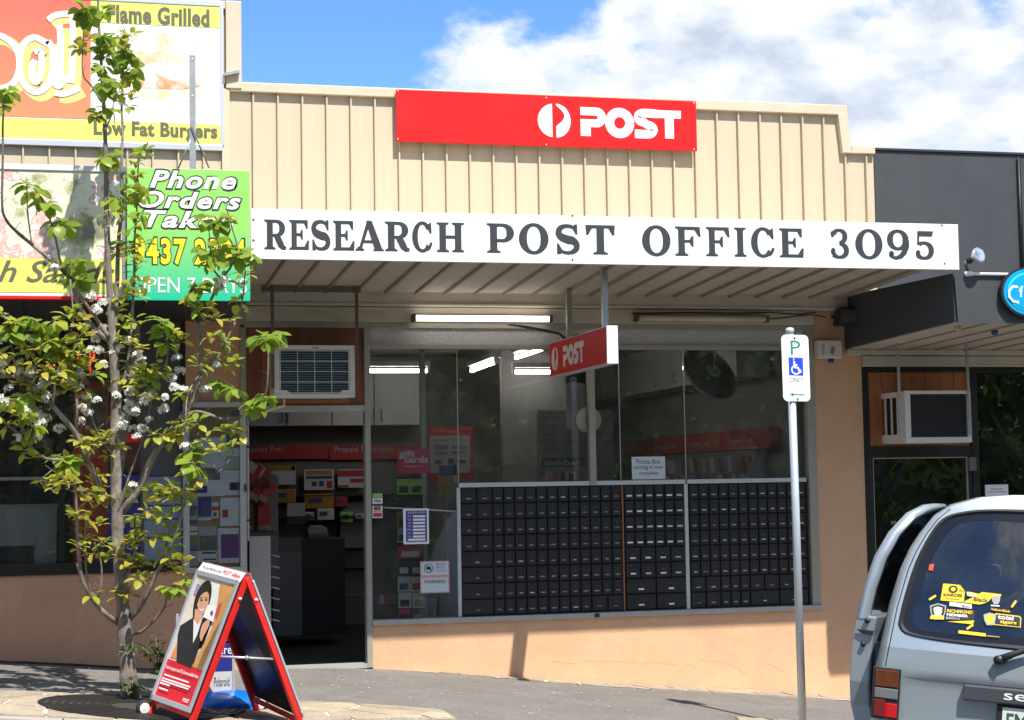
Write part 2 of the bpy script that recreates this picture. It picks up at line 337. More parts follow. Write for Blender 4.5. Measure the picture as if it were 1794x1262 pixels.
# ================================================================ the ground
def sheet(name, x0, x1, y0, y1, zoff, m, nx, ny, zf=None):
    mb = MB(); vs = []; fs = []
    for j in range(ny+1):
        for i in range(nx+1):
            x = x0+(x1-x0)*i/nx; y = y0+(y1-y0)*j/ny; vs.append((x, y, (zf or gz)(x, y)+zoff))
    for j in range(ny):
        for i in range(nx): a = j*(nx+1)+i; fs.append((a, a+1, a+nx+2, a+nx+1))
    mb.add(vs, fs, 0, True); return mb.build(name, m, kind='structure')
sheet('ground', -300, 300, -300, 300, -.45, M['earth'], 80, 40, lambda x, y: smooth_z(x)-.3)
footpath = sheet('footpath', -14, 18, KERB_Y+.16, 0.25, 0, M['asphalt'], 160, 6)
road = sheet('road', -40, 40, -15.5, KERB_Y, 0, M['road'], 160, 4, lambda x, y: smooth_z(x)-.13+.03*(y-KERB_Y))
kb = MB()
xs = [-14+i*.5 for i in range(65)]
for i in range(64):
    a, b = xs[i]+.004, xs[i+1]-.004
    za, zb = smooth_z(a)+.004, smooth_z(b)+.004
    kb.add([(a, KERB_Y, za-.3), (b, KERB_Y, zb-.3), (b, KERB_Y+.16, zb-.3), (a, KERB_Y+.16, za-.3), (a, KERB_Y+.012, za), (b, KERB_Y+.012, zb), (b, KERB_Y+.16, zb), (a, KERB_Y+.16, za)],
           [(0, 3, 2, 1), (4, 5, 6, 7), (0, 1, 5, 4), (1, 2, 6, 5), (2, 3, 7, 6), (3, 0, 4, 7)])
kb.build('kerb', M['kerb'], kind='structure')

# crazy paving: irregular flagstones set in pale mortar, each stone a piece of the footpath
def clip(poly, px, py, nx, ny):
    out = []
    for i in range(len(poly)):
        a, b = poly[i], poly[(i+1) % len(poly)]; da = (a[0]-px)*nx+(a[1]-py)*ny; db = (b[0]-px)*nx+(b[1]-py)*ny
        if da <= 0: out.append(a)
        if (da < 0 < db) or (db < 0 < da): t = da/(da-db); out.append((a[0]+(b[0]-a[0])*t, a[1]+(b[1]-a[1])*t))
    return out
def area(p): return abs(sum(p[i][0]*p[(i+1) % len(p)][1]-p[(i+1) % len(p)][0]*p[i][1] for i in range(len(p))))/2
def inside(p, poly):
    c = False; n = len(poly)
    for i in range(n):
        a, b = poly[i], poly[(i+1) % n]
        if (a[1] > p[1]) != (b[1] > p[1]) and p[0] < (b[0]-a[0])*(p[1]-a[1])/(b[1]-a[1])+a[0]: c = not c
    return c
def crazy_paving(region, step, seed, joint=.016):
    random.seed(seed)
    xs = [p[0] for p in region]; ys = [p[1] for p in region]
    mo = MB(); n = len(region)
    # mortar bed, cut finely so that it follows the slope
    pts = []
    cols = int((max(xs)-min(xs))/.12)+1
    for i in range(cols):
        xa = min(xs)+i*.12; xb = xa+.12
        strip_ = clip(clip(region, xa, 0, -1, 0), xb, 0, 1, 0)
        if len(strip_) > 2 and area(strip_) > 1e-4: mo.add([(p[0], p[1], gz(p[0], p[1])+.005) for p in strip_], [tuple(range(len(strip_)))])
    mo.build('mortar_bed', M['mortar'], footpath, kind=None)
    sites = []
    y = min(ys)
    while y < max(ys)+step:
        x = min(xs)
        while x < max(xs)+step*1.3:
            sites.append((x+uni(-.42, .42)*step*1.25, y+uni(-.42, .42)*step)); x += step*1.25
        y += step
    for k, s in enumerate(sites):
        poly = list(region) if CONVEX else [(s[0]-2, s[1]-2), (s[0]+2, s[1]-2), (s[0]+2, s[1]+2), (s[0]-2, s[1]+2)]
        for q in sites:
            if q is s or abs(q[0]-s[0]) > 4*step or abs(q[1]-s[1]) > 4*step: continue
            dx, dy = q[0]-s[0], q[1]-s[1]; l = math.hypot(dx, dy)
            poly = clip(poly, (s[0]+q[0])/2-dx/l*joint*.5, (s[1]+q[1])/2-dy/l*joint*.5, dx/l, dy/l)
            if len(poly) < 3: break
        if len(poly) < 3 or area(poly) < .006: continue
        # roughen the outline
        pr = []
        for i in range(len(poly)):
            a, b = poly[i], poly[(i+1) % len(poly)]; pr.append(a)
            if math.hypot(b[0]-a[0], b[1]-a[1]) > .14: t = uni(.35, .65); cx = sum(p[0] for p in poly)/len(poly); cy = sum(p[1] for p in poly)/len(poly); mx_, my_ = a[0]+(b[0]-a[0])*t, a[1]+(b[1]-a[1])*t; w = uni(0, .045); pr.append((mx_+(cx-mx_)*w, my_+(cy-my_)*w))
        h = uni(.009, .014); mb = MB(); nn = len(pr); cx = sum(p[0] for p in pr)/nn; cy = sum(p[1] for p in pr)/nn
        top = [(p[0]+(cx-p[0])*.015, p[1]+(cy-p[1])*.015, gz(p[0], p[1])+h) for p in pr]; bot = [(p[0], p[1], gz(p[0], p[1])-.01) for p in pr]
        mb.add(bot+top+[(cx, cy, gz(cx, cy)+h)], [(i, (i+1) % nn, nn+(i+1) % nn, nn+i) for i in range(nn)]+[(nn+i, nn+(i+1) % nn, 2*nn) for i in range(nn)])
        mb.build('flagstone', random.choice(STONES), footpath)
CONVEX = True
_e = [PG(u, v) for u, v in ((-200, 1214), (180, 1219), (470, 1229), (775, 1246))]
crazy_paving([(-3.4, KERB_Y+.165), (2.42, KERB_Y+.165), (_e[3].x, _e[3].y), (_e[2].x, _e[2].y), (_e[1].x, _e[1].y), (_e[0].x-1.5, _e[0].y)], .34, 11)
crazy_paving([(2.75, -.01), (3.3, -.10), (4.1, -.27), (5.2, -.36), (7.2, -.40), (7.2, -.01)], .25, 5)
crazy_paving([(4.45, KERB_Y+.165), (5.9, KERB_Y+.165), (5.7, -2.42), (4.75, -2.30)], .3, 9)

_p = PG(1440, 1213)
PC = thing('pit_cover', (_p.x, _p.y, gz(_p.x, _p.y)), 'small square metal pit cover set in the stone strip at the wall foot', 'pit cover')
for nm, r0, h, mm_ in (('rim', .105, .020, 'kerb'), ('lid', .085, .023, 'road')):
    mb = MB(); c4 = [(_p.x-r0, _p.y-r0*.8), (_p.x+r0, _p.y-r0*.8), (_p.x+r0, _p.y+r0*.8), (_p.x-r0, _p.y+r0*.8)]; mb.prism([(x, y, gz(x, y)-.02) for x, y in c4], (0, 0, h+.02)); mb.build(nm, M[mm_], PC)
# ================================================================ post office building
PO = thing('post_office_building', (3.9, .1, 0), 'post office with peach stucco base and cream ribbed steel parapet', 'building')
Z_SILL0, Z_SILL1 = ZZ(1000, 1083.5), ZZ(1000, 1075)      # underside and top of the window sill
X_P0, X_P1 = XX(640.5, 900), XX(650.5, 900)                # door / window post
X_J0, X_J1 = XX(1416, 800), XX(1430, 800)                  # right window jamb
X_PR = XX(1514, 800)
X_NB0, X_NB1 = XX(321, 850), XX(431, 850)
Z_HEAD0, Z_HEAD1 = ZZ(1000, 577), ZZ(1000, 567)
Z_TR0, Z_TR1 = ZZ(1000, 612.5), ZZ(1000, 604)
Z_B0, Z_B1, Z_B2 = ZZ(1000, 567), ZZ(1000, 541), ZZ(1000, 503)
Z_DH0, Z_DH1 = ZZ(540, 722), ZZ(540, 710.5)
Z_WALLTOP = Z_B0
mb = MB()                                                  # L-shaped stucco: base under the window and right pier
def front(pts): return [(p[0], 0.0, p[1]) for p in pts]
wl = [(X_P1+.002, -.35), (X_PR, -.9), (X_PR, 3.12), (X_J1+.001, 3.12), (X_J1+.001, Z_SILL0), (X_P1+.002, Z_SILL0)]
mb.prism(front(wl), (0, .22, 0)); mb.build('stucco_wall', M['stucco'], PO)
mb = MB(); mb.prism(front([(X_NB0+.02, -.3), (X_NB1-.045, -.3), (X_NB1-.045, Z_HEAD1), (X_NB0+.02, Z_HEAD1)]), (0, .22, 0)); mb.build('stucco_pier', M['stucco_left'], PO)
# fine cracks in the stucco (thin raised filler lines)
for pts in ([(1030, 1158), (1060, 1160), (1085, 1159), (1120, 1163), (1150, 1161), (1180, 1165), (1195, 1162), (1210, 1167)], [(1222, 1153), (1240, 1159), (1258, 1158), (1275, 1162), (1290, 1170), (1305, 1181)], [(1345, 1162), (1360, 1169), (1375, 1178)], [(965, 1160), (1005, 1163)]):
    mb = MB(); mb.tube([PY(u, v, -.0005)+Vector((0, 0, uni(-.003, .003))) for u, v in pts], .0010, 4); mb.build('crack', MATS.get('crack_dirt') or mat('crack_dirt', (.46, .33, .23), .9), PO)
# window frame, posts, transom, sill
def bar(name, x0, x1, z0, z1, y0, y1, m, par=PO, bev=.004, **k):
    b = MB(); b.box(min(x0, x1), max(x0, x1), y0, y1, min(z0, z1), max(z0, z1)); return b.build(name, m, par, bevel=bev, **k)
bar('door_post', X_P0, X_P1, -.03, Z_HEAD0, -.015, .09, M['frame'])
bar('window_jamb', X_J0, X_J1, Z_SILL1, Z_HEAD0, -.012, .09, M['frame'])
bar('window_head', XX(428, 572), X_J1, Z_HEAD0, Z_HEAD1, -.014, .09, M['frame'])
bar('transom', X_P1, X_J0, Z_TR0, Z_TR1, -.01, .08, M['frame'])
bar('window_sill', X_P1, X_J1+.02, Z_SILL0, Z_SILL1, -.035, .12, M['sill'])
XM0, XM1 = XX(1031.5, 700), XX(1042, 700)
bar('window_post', XM0, XM1, ZZ(1036, 850), Z_TR0, -.012, .08, M['frame'])
XI0, XI1 = XX(736.5, 700, .6), XX(746, 700, .6)
bar('inner_mullion', XI0, XI1, 0.0, 2.86, .60, .65, M['sill'])
bar('door_jamb', XX(421.5, 800), XX(432, 800), -.02, Z_HEAD0, -.012, .09, M['frame'])
bar('door_head', XX(432, 716), X_P0, Z_DH0, Z_DH1, -.01, .09, M['sill'])
bar('threshold', XX(432, 1168), X_P0, -.03, .006, -.01, .12, M['sill'], bev=0)
# glass panes
ZBT = ZZ(1000, 843)                                        # top of the box cabinets
def pane(x0, x1, z0, z1, y=.035, m='glass', name='window_pane'):
    b = MB(); b.box(x0, x1, y, y+.006, z0, z1); return b.build(name, M[m], PO)
X803, X1086, X1201 = XX(803, 700), XX(1087, 700), XX(1201, 700)
pane(X_P1, X803-.004, Z_SILL1, Z_TR0); pane(X803+.004, XM0, ZBT, Z_TR0); pane(XM1, X1086-.004, ZBT, Z_TR0); pane(X1086+.004, X1201-.004, ZBT, Z_TR0); pane(X1201+.004, X_J0, ZBT, Z_TR0)
for x in (X803, X1086, X1201): bar('pane_joint', x-.003, x+.003, ZBT, Z_TR0, .03, .045, M['sill'], bev=0)
pane(X_P1, XM0+.03, Z_TR1, Z_HEAD0, .03, 'frosted', 'frosted_pane'); pane(XM0+.034, X_J0, Z_TR1, Z_HEAD0, .03, 'frosted', 'frosted_pane')
# glass edge rail across the display window
mb = MB(); mb.tube([PY(672, 889.5, .03), PY(735, 892, .03), PY(801, 896.5, .03)], .006, 6); mb.build('glass_edge', M['sill'], PO)
# timber infill over the door
mb = MB(); mb.box(XX(432, 640), X_P0, .03, .06, Z_DH1, Z_HEAD0); mb.build('plywood_infill', M['plywood'], PO)
for (u0, u1, v0, v1) in ((459, 480, 585, 706), (475, 612, 700, 709)):
    bar('timber_trim', XX(u0, v0), XX(u1, v0), ZZ(u0, v1), ZZ(u0, v0), .012, .03, M['trim'])
# beams under the awning
bar('lower_beam', XX(428, 555), XX(1422, 555), Z_B0, Z_B1-.006, -.05, .12, M['beam'])
bar('pier_infill', X_NB0-.25, XX(428, 560), Z_HEAD1-.03, 3.15, .02, .2, M['beam'], PO, 0)
bar('upper_beam', X_NB0-.1, XX(1478, 520), Z_B1, Z_B2+.05, -.09, .12, M['beam'])
bar('beam_cover_strip', X_NB0-.1, XX(1470, 520), Z_B1+.004, Z_B1+.022, -.10, -.09, M['beam'], bev=.002)
# parapet: ribbed steel trays between ribs, flashing on top
X_L, X_R = XX(402, 200), XX(1531, 320)
X_TOPR = XX(1480, 195); Z_C1, Z_C0 = ZZ(900, 165), ZZ(900, 181); Z_S1, Z_S0 = ZZ(1505, 258), ZZ(1505, 271)
Z_PBOT = 3.05
pitch = (XX(1517, 330)-XX(444, 330))/27; xr0 = XX(444, 330)
ribx = [xr0+pitch*i for i in range(-1, 28)]
def tray(xa, xb, z0, z1, par, y=0.0, name='steel_tray'):
    b = MB(); n = 12; prof = []
    for i in range(n+1):
        t = i/n; prof.append((xa+(xb-xa)*t, y - .0035*(math.sin(t*math.pi*6+1.0)**2) - uni(0, .0006)))
    vs = [(p[0], p[1], z0) for p in prof]+[(p[0], p[1], z1) for p in prof]
    b.add(vs, [(i, i+1, n+2+i, n+1+i) for i in range(n)], 0, True); return b.build(name, M['clad'], par)
def ribs_and_trays(xl, xr, zbot, ztop, par, y=0.0):
    xs_ = [x for x in ribx_all if xl+.03 < x < xr-.02]; ed = [xl]+xs_+[xr]
    for i in range(len(ed)-1):
        zt = ztop((ed[i]+ed[i+1])/2); tray(ed[i], ed[i+1], zbot, zt, par, y)
    for x in xs_:
        b = MB(); w = .0085; d = .034; zt = ztop(x)
        b.add([(x-w, y, zbot), (x-w*.8, y-d, zbot), (x+w*.8, y-d, zbot), (x+w, y, zbot), (x-w, y, zt), (x-w*.8, y-d, zt), (x+w*.8, y-d, zt), (x+w, y, zt)], [(0, 1, 5, 4), (1, 2, 6, 5), (2, 3, 7, 6), (0, 3, 2, 1), (4, 5, 6, 7)])
        b.build('standing_rib', M['rib'], par)
ribx_all = [xr0+pitch*i for i in range(-40, 28)]
random.seed(3)
ribs_and_trays(X_L, X_R, Z_PBOT, lambda x: Z_C0+.02 if x < X_TOPR-.05 else Z_S0+.02, PO)
b = MB(); b.box(X_L, X_TOPR-.06, .01, .2, Z_PBOT, Z_C0+.03); b.box(X_TOPR-.06, X_R, .01, .2, Z_PBOT, Z_S0+.03); b.build('parapet_core', M['clad'], PO)
# flashing: laps every 1.8 m
xa = XX(402, 150)
for i in range(3):
    x0 = xa+(X_TOPR-xa)*i/3; x1 = xa+(X_TOPR-xa)*(i+1)/3
    b = MB(); t = .004*i; b.box(x0, x1-.001, -.05-t*.5, .24, Z_C0-.002*i, Z_C1+.003*i); b.build('flashing', M['coping'], PO, bevel=.006)
XS0 = XX(1464.5, 230)
b = MB(); sx = .035; b.add([(XS0, -.056, Z_C0+.01), (X_TOPR+.002, -.056, Z_C0+.01), (X_TOPR+.02+sx*.4, -.056, Z_S0), (XS0+sx, -.056, Z_S0), (XS0, .24, Z_C0+.01), (X_TOPR+.002, .24, Z_C0+.01), (X_TOPR+.02+sx*.4, .24, Z_S0), (XS0+sx, .24, Z_S0)],
    [(0, 1, 2, 3), (7, 6, 5, 4), (0, 4, 5, 1), (1, 5, 6, 2), (2, 6, 7, 3), (3, 7, 4, 0)]); b.build('step_flashing', M['coping'], PO, bevel=.005)
b = MB(); b.box(X_TOPR+.036, X_R, -.05, .24, Z_S0, Z_S1); b.build('flashing', M['coping'], PO, bevel=.006)

# ---- awning of the post office
YA = -1.75
AW = thing('post_office_awning', (4.1, YA, 3.1), 'cantilevered awning of the post office with white lettered fascia board', 'awning')
XF0, XF1 = XX(439, 412, YA), XX(1679.5, 430, YA)
ZF0, ZF1 = (ZZ(439, 455.4, YA)+ZZ(1680, 471.5, YA))/2, (ZZ(439, 368.3, YA)+ZZ(1678, 391, YA))/2
dzl = ZZ(439, 412, YA)-(ZF0+ZF1)/2; 
b = MB(); b.box(XF0, XX(995, 420, YA)-.0008, YA, YA+.03, ZF0, ZF1); b.build('fascia_board', M['fascia'], AW, bevel=.003)
b = MB(); b.box(XX(995, 420, YA)+.0008, XF1, YA, YA+.03, ZF0, ZF1); b.build('fascia_board', M['fascia'], AW, bevel=.003)
for (u, v) in ((444, 385), (444, 421), (1003, 378), (1003, 455), (1650, 395), (1655, 462)):
    p = PY(u, v, YA); b = MB(); b.lathe(p, (0, -1, 0), [(0, .009), (.004, .007)], 8); b.build('screw', M['rusty'], AW)
ZS_F, ZS_B = ZF0+.035, ZZ(930, 514, -.12)
np_ = 21; x_r0 = XX(462, 500, -.12); pr = (XX(1402, 521, -.12)-XX(462, 500, -.12))/18.6
XSF1 = XX(1483, 520, -.12)+.05
edges = [x_r0+pr*i for i in range(-2, 22) if XF0+.02 < x_r0+pr*i < XSF1-.03]; edges = [XF0+.01]+edges+[XSF1]
for i in range(len(edges)-1):
    b = MB(); a_, c_ = edges[i]+.002, edges[i+1]-.002; dz = uni(-.002, .002)
    b.add([(a_, YA+.03, ZS_F+dz), (c_, YA+.03, ZS_F+dz), (c_, -.09, ZS_B+dz), (a_, -.09, ZS_B+dz), (a_, YA+.03, ZS_F+.03), (c_, YA+.03, ZS_F+.03), (c_, -.09, ZS_B+.03), (a_, -.09, ZS_B+.03)], [(0, 1, 2, 3), (4, 7, 6, 5), (0, 4, 5, 1), (1, 5, 6, 2), (2, 6, 7, 3), (3, 7, 4, 0)])
    b.build('soffit_tray', M['soffit'], AW)
for x in edges[1:-1]:
    b = MB(); w = .017; h = .02
    b.add([(x-w, YA+.035, ZS_F), (x+w, YA+.035, ZS_F), (x+w*.55, YA+.035, ZS_F-h), (x-w*.55, YA+.035, ZS_F-h), (x-w, -.10, ZS_B), (x+w, -.10, ZS_B), (x+w*.55, -.10, ZS_B-h), (x-w*.55, -.10, ZS_B-h)], [(0, 1, 2, 3), (4, 7, 6, 5), (1, 5, 6, 2), (2, 6, 7, 3), (3, 7, 4, 0)])
    b.build('soffit_rib', M['soffit_rib'], AW)
b = MB(); b.box(XF0+.01, XF1-.005, YA+.034, .0-.002, ZS_F+.06, ZS_F+.075); b.build('roof_sheet', M['clad'], AW)  # unseen top of the awning, widened to keep a sun stripe off the pier

# fascia lettering: heavy bracketed serif drawn from strokes
SERIF = {}
def st(x, w=.24): return ('s', [(x, 0.03), (x, .97)], w)
def serif(x, y, half, up):
    # slab with bracket: polygon as a strip from left to right with changing thickness
    s = 1 if up else -1
    return ('p', [(x-half, y), (x+half, y), (x+half, y+s*.055), (x+half*.62, y+s*.085), (x+half*.5, y+s*.14), (x-half*.5, y+s*.14), (x-half*.62, y+s*.085), (x-half, y+s*.055)])
def ring(cx, cy, rx, ry, wx, wy, a0=0, a1=360, n=36):
    pts = arc(cx, cy, rx-wx/2, ry-wy/2, a0, a1, n); ws = []
    for i in range(n+1):
        t = math.radians(a0+(a1-a0)*i/n); ws.append(math.cos(t)**2*wx+math.sin(t)**2*wy)
    return ('s', pts, ws)
SERIF['R'] = [st(.24, .25), serif(.24, 0, .235, True), serif(.24, 1, .235, False), ('s', [(.25, .945), (.5, .945)], .11), ('s', [(.25, .475), (.52, .475)], .10), ring(.5, .71, .38, .29, .25, .11, 90, -90, 18), ('s', [(.50, .47), (.60, .34), (.70, .16), (.80, .06), (.92, .05)], [.20, .25, .25, .17, .10])]
SERIF['E'] = [st(.25, .26), serif(.25, 0, .24, True), serif(.25, 1, .24, False), ('s', [(.25, .945), (.92, .945)], .11), ('s', [(.25, .055), (.93, .055)], .11), ('s', [(.25, .51), (.62, .51)], .10), ('p', [(.93, 1), (.93, .70), (.86, .70), (.72, .92), (.72, 1)]), ('p', [(.97, 0), (.99, .32), (.91, .32), (.74, .09), (.74, 0)]), ('p', [(.68, .68), (.68, .34), (.61, .34), (.54, .46), (.54, .56), (.61, .68)])]
SERIF['S'] = [('s', arc(.5, .73, .36, .215, 25, 180, 12)+arc(.5, .73, .36, .215, 195, 250, 4)+[(.55, .48)]+arc(.5, .275, .37, .225, 60, 0, 5)+arc(.5, .275, .37, .225, -15, -160, 12), [.12]+[.11, .11, .12, .12, .12, .13, .15, .17, .2, .22, .23, .24]+[.25, .26, .26, .27, .27]+[.28]+[.27, .26, .25, .25, .24, .24]+[.23, .22, .2, .17, .14, .12, .11, .11, .11, .11, .12, .12, .12]), ('p', [(.90, 1.0), (.90, .66), (.83, .66), (.70, .86), (.78, 1.0)]), ('p', [(.07, 0), (.07, .36), (.14, .36), (.30, .12), (.22, 0)])]
SERIF['A'] = [('s', [(.47, .97), (.16, .05)], [.13, .11]), ('s', [(.49, .97), (.83, .05)], [.22, .27]), ('s', [(.26, .31), (.72, .31)], .10), serif(.15, 0, .16, True), serif(.83, 0, .19, True), ('p', [(.38, .88), (.40, 1.02), (.56, 1.02), (.62, .88)])]
SERIF['C'] = [ring(.52, .5, .47, .515, .26, .11, 38, 322, 30), ('p', [(.92, 1.0), (.94, .62), (.86, .62), (.66, .9), (.80, .93)]), ('p', [(.90, .13), (.98, .30), (.89, .34), (.72, .10), (.78, .03)])]
SERIF['H'] = [st(.22, .24), st(.78, .24), serif(.22, 0, .22, True), serif(.22, 1, .22, False), serif(.78, 0, .22, True), serif(.78, 1, .22, False), ('s', [(.25, .51), (.75, .51)], .11)]
SERIF['P'] = [st(.25, .25), serif(.25, 0, .24, True), serif(.25, 1, .24, False), ('s', [(.25, .945), (.55, .945)], .11), ('s', [(.25, .42), (.57, .42)], .11), ring(.55, .68, .42, .32, .27, .11, 90, -90, 18)]
SERIF['O'] = [ring(.5, .5, .5, .52, .27, .11, 0, 360, 44)]
SERIF['T'] = [st(.5, .26), serif(.5, 0, .25, True), ('s', [(.05, .945), (.95, .945)], .11), ('p', [(0, 1), (.02, .66), (.09, .66), (.24, .92), (.24, 1)]), ('p', [(1, 1), (.98, .66), (.91, .66), (.76, .92), (.76, 1)])]
SERIF['F'] = [st(.26, .25), serif(.26, 0, .25, True), serif(.26, 1, .24, False), ('s', [(.25, .945), (.92, .945)], .11), ('s', [(.25, .50), (.64, .50)], .10), ('p', [(.97, 1), (1.0, .66), (.92, .66), (.74, .92), (.74, 1)]), ('p', [(.72, .68), (.72, .32), (.65, .32), (.57, .44), (.57, .56), (.65, .68)])]
SERIF['I'] = [st(.5, .48), serif(.5, 0, .47, True), serif(.5, 1, .47, False)]
SERIF['3'] = [ring(.47, .745, .40, .265, .25, .11, 155, -90, 18), ring(.47, .27, .46, .28, .26, .11, 90, -150, 20), ('p', [(.10, .72), (.06, .88), (.14, .93), (.26, .86), (.22, .72)]), ('s', arc(.17, .24, .05, .06, 0, 360, 10), .13)]
SERIF['0'] = [ring(.5, .5, .5, .515, .27, .11, 0, 360, 44)]
SERIF['9'] = [ring(.48, .66, .46, .355, .26, .11, 0, 360, 36), ('s', [(.84, .66), (.83, .45), (.74, .25), (.58, .1), (.38, .045), (.22, .08)], [.24, .25, .22, .17, .12, .1]), ('s', arc(.20, .17, .05, .06, 0, 360, 10), .13)]
SERIF['5'] = [('p', [(.14, .985), (.93, .985), (.86, .80), (.14, .80)]), ('s', [(.19, .95), (.16, .50)], .10), ring(.44, .31, .50, .32, .27, .11, 128, -150, 26), ('s', arc(.15, .2, .06, .065, 0, 360, 10), .13)]
def serif_glyph(mb, ch, O, U, V, Nn, mi=0):
    for k, e in enumerate(SERIF[ch]):
        if e[0] == 's': strip_aspect(mb, e[1], e[2], O, U, V, Nn, mi)
        else:
            strip.__defaults__[1][0] = (strip.__defaults__[1][0]+1) % 12; off = Nn*(strip.__defaults__[1][0]*.00006)
            mb.add([O+U*p[0]+V*p[1]+off for p in e[1]], [tuple(range(len(e[1])))], mi)
def strip_aspect(mb, pts, wid, O, U, V, Nn, mi=0):
    # widths are given in glyph units of x for vertical strokes, y for horizontal ones
    n = len(pts); wid = wid if hasattr(wid, '__len__') else [wid]*n
    e = strip.__defaults__[1]; e[0] = (e[0]+1) % 12; off = Nn*(e[0]*.00006); vs = []
    for i in range(n):
        a = pts[max(i-1, 0)]; c = pts[min(i+1, n-1)]; tx, ty = c[0]-a[0], c[1]-a[1]; l = math.hypot(tx, ty) or 1; nx, ny = -ty/l, tx/l
        for s in (.5, -.5): vs.append(O+U*(pts[i][0]+nx*wid[i]*s)+V*(pts[i][1]+ny*wid[i]*s)+off)
    mb.add(vs, [(2*i, 2*i+1, 2*i+3, 2*i+2) for i in range(n-1)], mi)
words = []
z1 = lambda x, k: 340+x/k
for ch, x0, x1 in (('R', 120, 238), ('E', 243, 342), ('S', 350, 447), ('E', 458, 566), ('A', 570, 705), ('R', 713, 845), ('C', 842, 950), ('H', 968, 1103), ('P', 1213, 1353), ('O', 1372, 1518), ('S', 1550, 1672)):
    words.append((ch, 420+x0/2.803, 420+x1/2.803))
words.append(('T', 1026.5, 1078))
for ch, x0, x1 in (('O', 232, 368), ('F', 388, 512), ('F', 535, 650), ('I', 670, 730), ('C', 745, 867), ('E', 885, 1003), ('3', 1125, 1225), ('0', 1248, 1378), ('9', 1397, 1510), ('5', 1532, 1628)):
    words.append((ch, 1040+x0/2.718, 1040+x1/2.718))
NF = Vector((0, -1, 0))
for ch, u0, u1 in words:
    um = (u0+u1)/2; t = (um-480)/(1620-480); vt = 385+t*19.5; vb = 437.3+t*17.7
    if ch in 'O0CS39': vt -= .6; vb += .6
    O = PY(u0, vb+t*0, YA-.0015); U = PY(u1, vb, YA-.0015)-O; U.z = 0; V = Vector((0, 0, PY(um, vt, YA).z-PY(um, vb, YA).z))
    O.z = PY(um, vb, YA).z
    b = MB(); serif_glyph(b, ch, O, U, V, NF); b.build('letter', M['letter'], AW)

# ---- the POST mark: split disc and heavy letters
def post_mark(par, m, O, U, V, Nn, logo, letters):
    cx, cy, r = logo; g = r*.12
    def P(x, y): return O+U*x+V*y
    mb = MB()
    left = [(cx-g, cy+r*.985)]+[(cx+r*math.cos(math.radians(a)), cy+r*math.sin(math.radians(a))) for a in range(98, 263, 5)]+[(cx-g, cy-r*.985)]
    mb.add([P(*p) for p in left], [tuple(range(len(left)))]); mb.build('emblem_half', m, par)
    mb = MB(); rng = list(range(90, -91, -6))
    outer = [(cx+g+(r-g)*math.cos(math.radians(a)), cy+r*math.sin(math.radians(a))) for a in rng]
    inner = []
    for a in rng:
        t = (90-a)/180
        inner.append((cx+g+.50*r*max(0, math.cos(math.radians(a))), cy+r*(.90-t*1.22)))
    inner[-1] = (cx+g, cy-r*.34); n = len(outer)
    mb.add([P(*p) for p in outer]+[P(*p) for p in inner], [(i, i+1, n+i+1, n+i) for i in range(n-1)]); mb.build('emblem_half', m, par)
    for ch, x0, x1, y0, y1 in letters:
        mb = MB(); o = P(x0, y0); uu = U*(x1-x0); vv = V*(y1-y0); S = lambda pts, w: strip_aspect(mb, pts, w, o, uu, vv, Nn, 0)
        if ch == 'P':
            S([(0, .86), (.62, .86)]+arc(.62, .655, .23, .205, 75, -75, 10)+[(.62, .45), (.0, .45)], [.28, .28]+[.29, .30, .31, .32, .33, .34, .33, .32, .31, .30, .29]+[.27, .26]); S([(.20, .44), (.20, 0)], .40)
        elif ch == 'O': S(arc(.5, .5, .345, .35, 0, 360, 36), [.31]*37)
        elif ch == 'S':
            S([(.95, .84), (.70, .855)]+arc(.44, .70, .285, .155, 90, 180, 7)+arc(.44, .70, .285, .155, 205, 262, 4)+arc(.53, .30, .30, .155, 82, 0, 7)+arc(.53, .30, .30, .155, -20, -90, 6)+[(.30, .145), (.04, .15)], .29)
        elif ch == 'T': S([(0, .86), (1, .86)], .28); S([(.52, .74), (.52, 0)], .36)
        mb.build('letter', m, par)

# wall sign
YS = -.085
WS = thing('wall_sign', PY(957, 257, YS), 'long red sign with white split disc and POST lettering on the cream parapet', 'sign')
x0, x1 = XX(694.3, 203, YS), XX(1220.5, 221, YS); z0 = (ZZ(694, 248, YS)+ZZ(1221, 265, YS))/2; z1_ = (ZZ(694, 156.5, YS)+ZZ(1220, 178, YS))/2
b = MB(); b.box(x0, x1, YS, YS+.018, z0, z1_); b.build('panel', M['red'], WS, bevel=.002)
for x in (x0+.3, (x0+x1)/2, x1-.3): bar('mounting_rail', x-.02, x+.02, z0+.03, z1_-.03, YS+.018, -.001, M['galv'], WS, 0)
O = Vector((0, YS-.0015, 0))
def zs(u, v): return ZZ(u, v, YS)
lc = (XX(971, 212, YS), zs(971, 211.5), zs(971, 182)-zs(971, 211.5))
let = [('P', XX(1017, 215, YS), XX(1061, 215, YS), zs(1039, 239), zs(1039, 188.5)), ('O', XX(1060, 215, YS), XX(1111, 215, YS), zs(1085, 242), zs(1085, 189.5)), ('S', XX(1110, 215, YS), XX(1153, 215, YS), zs(1130, 243), zs(1130, 191)), ('T', XX(1150, 215, YS), XX(1193, 215, YS), zs(1172, 243), zs(1172, 194))]
post_mark(WS, M['white'], O, Vector((1, 0, 0)), Vector((0, 0, 1)), NF, lc, let)
for (u, v) in ((697, 160), (697, 244), (957, 172), (957, 254), (1216, 181), (1216, 262)):
    p = PY(u, v, YS); b = MB(); b.lathe(p, (0, -1, 0), [(0, .008), (.003, .006)], 8); b.build('screw', M['galv'], WS)

